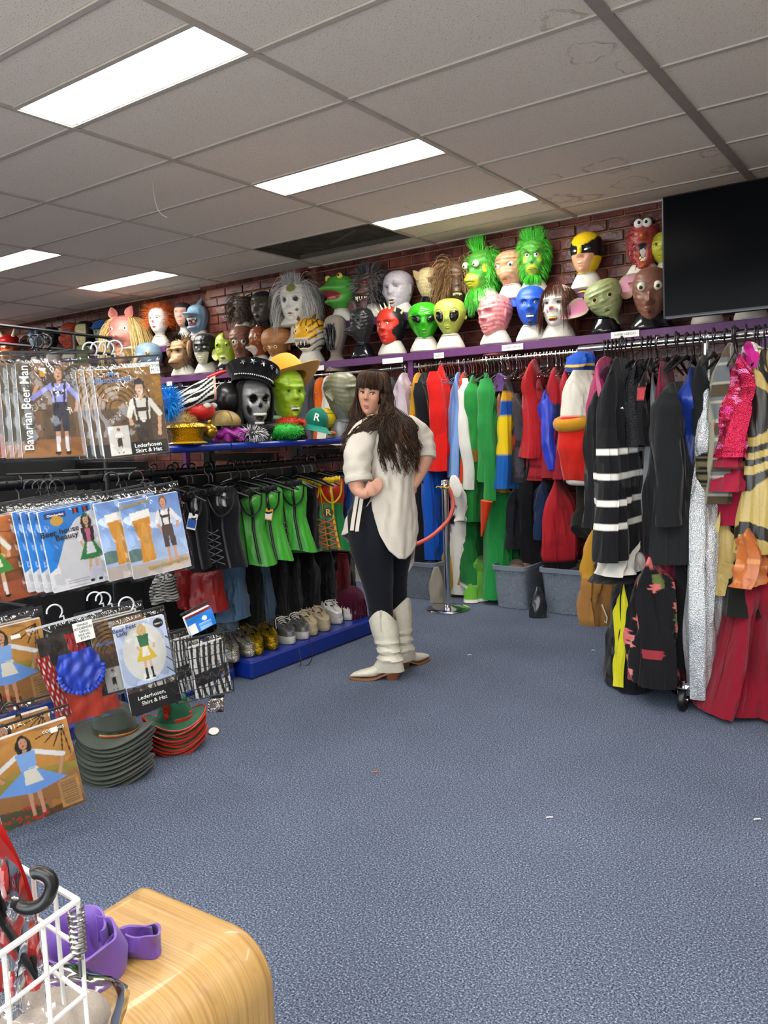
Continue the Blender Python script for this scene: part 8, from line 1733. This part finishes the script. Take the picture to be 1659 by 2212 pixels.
# white wire basket close to the camera
bt = thing('white_wire_basket', 'white wire basket with a spring catch at the lower left corner', 'basket', (0, 0, 0)); WW = M('#e6e3de', rough=.35)
DB = .92
TC = ond(168, 1945, DB); 
back = ond(25, 1862, DB + .10) - TC; left = ond(0, 2062, DB - .10) - TC; down = np.array([0, 0, -1.0])
back = back / np.linalg.norm(back); left = left / np.linalg.norm(left); LB, LF, HB_ = .34, .30, .26
def bw_(o, d, L, r=.0028): b = MB(); b.bar(o, o + d * L, r, 7); b.build('wire', WW, bt)
for i in range(5):
    for o, d, L in ((TC + down * (.058 * i), back, LB), (TC + down * (.058 * i), left, LF)): bw_(o, d, L, .0036 if i == 0 else .0028)
for i in range(0, 7):
    bw_(TC + back * (.052 * i), down, HB_); 
    if i: bw_(TC + left * (.052 * i), down, HB_)
for i in range(1, 4): bw_(TC + left * .09 * i + down * .24, back, LB)
b = MB('#8d8d88'); q = np.linspace(0, 1, 90); s0 = TC + np.array([.004, -.006, -.004]); b.tube([s0 + np.array([.0085 * math.cos(x * 2 * PI * 9), .0085 * math.sin(x * 2 * PI * 9), -.058 * x]) for x in q], .0016, 6); b.bar(s0 + down * .05, s0 + down * .085, .0022, 6); b.build('spring', M('#9a9a94', rough=.25, metal=.9), bt)
# red costume in a clear bag with a black hanger inside the basket
P = ond(-15, 1990, .93); t = thing('red_costume_bag', 'red costume in a clear bag leaning in the white wire basket', 'costume bag', P, rot=(0, -.16, az_of(P) - .1)); k_ = 1 / ppm(P)
u, v = np.meshgrid(np.linspace(-1, 1, 26), np.linspace(0, 1, 34)); Y = -.02 * np.cos(u * 1.3) - .006 * np.sin(u * 9 + v * 7) - .005 * np.sin(v * 17 - u * 5)
b = MB('#a3140f'); Gd = np.stack([u * 80 * k_ * (.55 + .45 * np.sin(np.clip(v * 1.2 + .25, 0, 1.3) * PI * .6)), Y, (190 - v * 360) * k_], -1); b.grid(Gd[::-1]); Gb = Gd.copy(); Gb[..., 1] = .02; b.grid(Gb); b.build('red_fabric', satin('#a8160f'), t)
b = MB(); Gf = Gd.copy(); Gf[..., 0] *= 1.12; Gf[..., 1] -= .034 + .003 * np.sin(u * 13 + v * 21); b.grid(Gf[::-1]); b.build('clear_pouch', film_mat(), t)
b = MB('#131313'); sp = [(18 * k_, -.045, 150 * k_), (26 * k_, -.045, 60 * k_), (44 * k_, -.045, -20 * k_), (62 * k_, -.045, -110 * k_)]; b.tube(sp, [.010, .012, .012, .009], 8, flat=.35); b.build('hanger_strip', M('#131313', rough=.35), t)
b = MB('#111112'); c_ = np.array([0, 0, 0]); ring = [ond(x, y, .90) - P for x, y in ((20, 1940), (38, 1955), (62, 1962), (88, 1955), (104, 1938), (112, 1915), (108, 1898), (96, 1888), (80, 1884), (72, 1887))]
Rm = np.array(Euler((0, -.16, az_of(P) - .1)).to_matrix()); ring = [Rm.T @ q_ for q_ in ring]; b.tube(spline(ring, 30), .0075, 10); b.build('black_hook', M('#111112', rough=.35), t)
P = ond(112, 2222, .95); t = thing('clear_bag', 'crumpled clear plastic bag with pale contents at the bottom of the wire basket', 'plastic bag', P, az_of(P)); rn = np.random.RandomState(2)
b = MB('#b9aea4'); b.ell((-.03, .03, -.02), (.10, .05, .045), 12, 18); b.build('pale_contents', cloth('#b3a79c'), t)
el, az = np.meshgrid(np.linspace(-1.3, 1.5, 20), np.arange(30) / 30 * 2 * PI, indexing='ij'); rr = 1 + .05 * np.sin(5 * az + 4 * el) + .02 * np.sin(9 * az - 7 * el); b = MB(); b.grid(np.stack([-.03 + .12 * rr * np.cos(el) * np.cos(az), .03 + .07 * rr * np.cos(el) * np.sin(az), -.02 + .07 * rr * np.sin(el)], -1), cv=True); b.build('film', film_mat(), t)
# stray bits of lint on the carpet
for i, (px, py, c) in enumerate(((805, 1668, '#b8581c'), (1010, 1415, '#d8d4cc'), (1180, 1766, '#d8d4cc'), (1628, 1770, '#d8d4cc'), (1277, 1405, '#cfcac0'))):
    P = onz(px, py, .003); b = MB(c); b.tube([P, P + np.array([.01, .004, .003]), P + np.array([.018, .012, .001])], .0025, 5); tag(b.build('lint', cloth(c)), ('orange thread scrap on the open carpet', 'white lint speck left of the chrome castor, far carpet', 'white lint speck in the middle of the near carpet', 'white lint speck near the right picture edge', 'white lint speck below the storage tub')[i], 'lint')
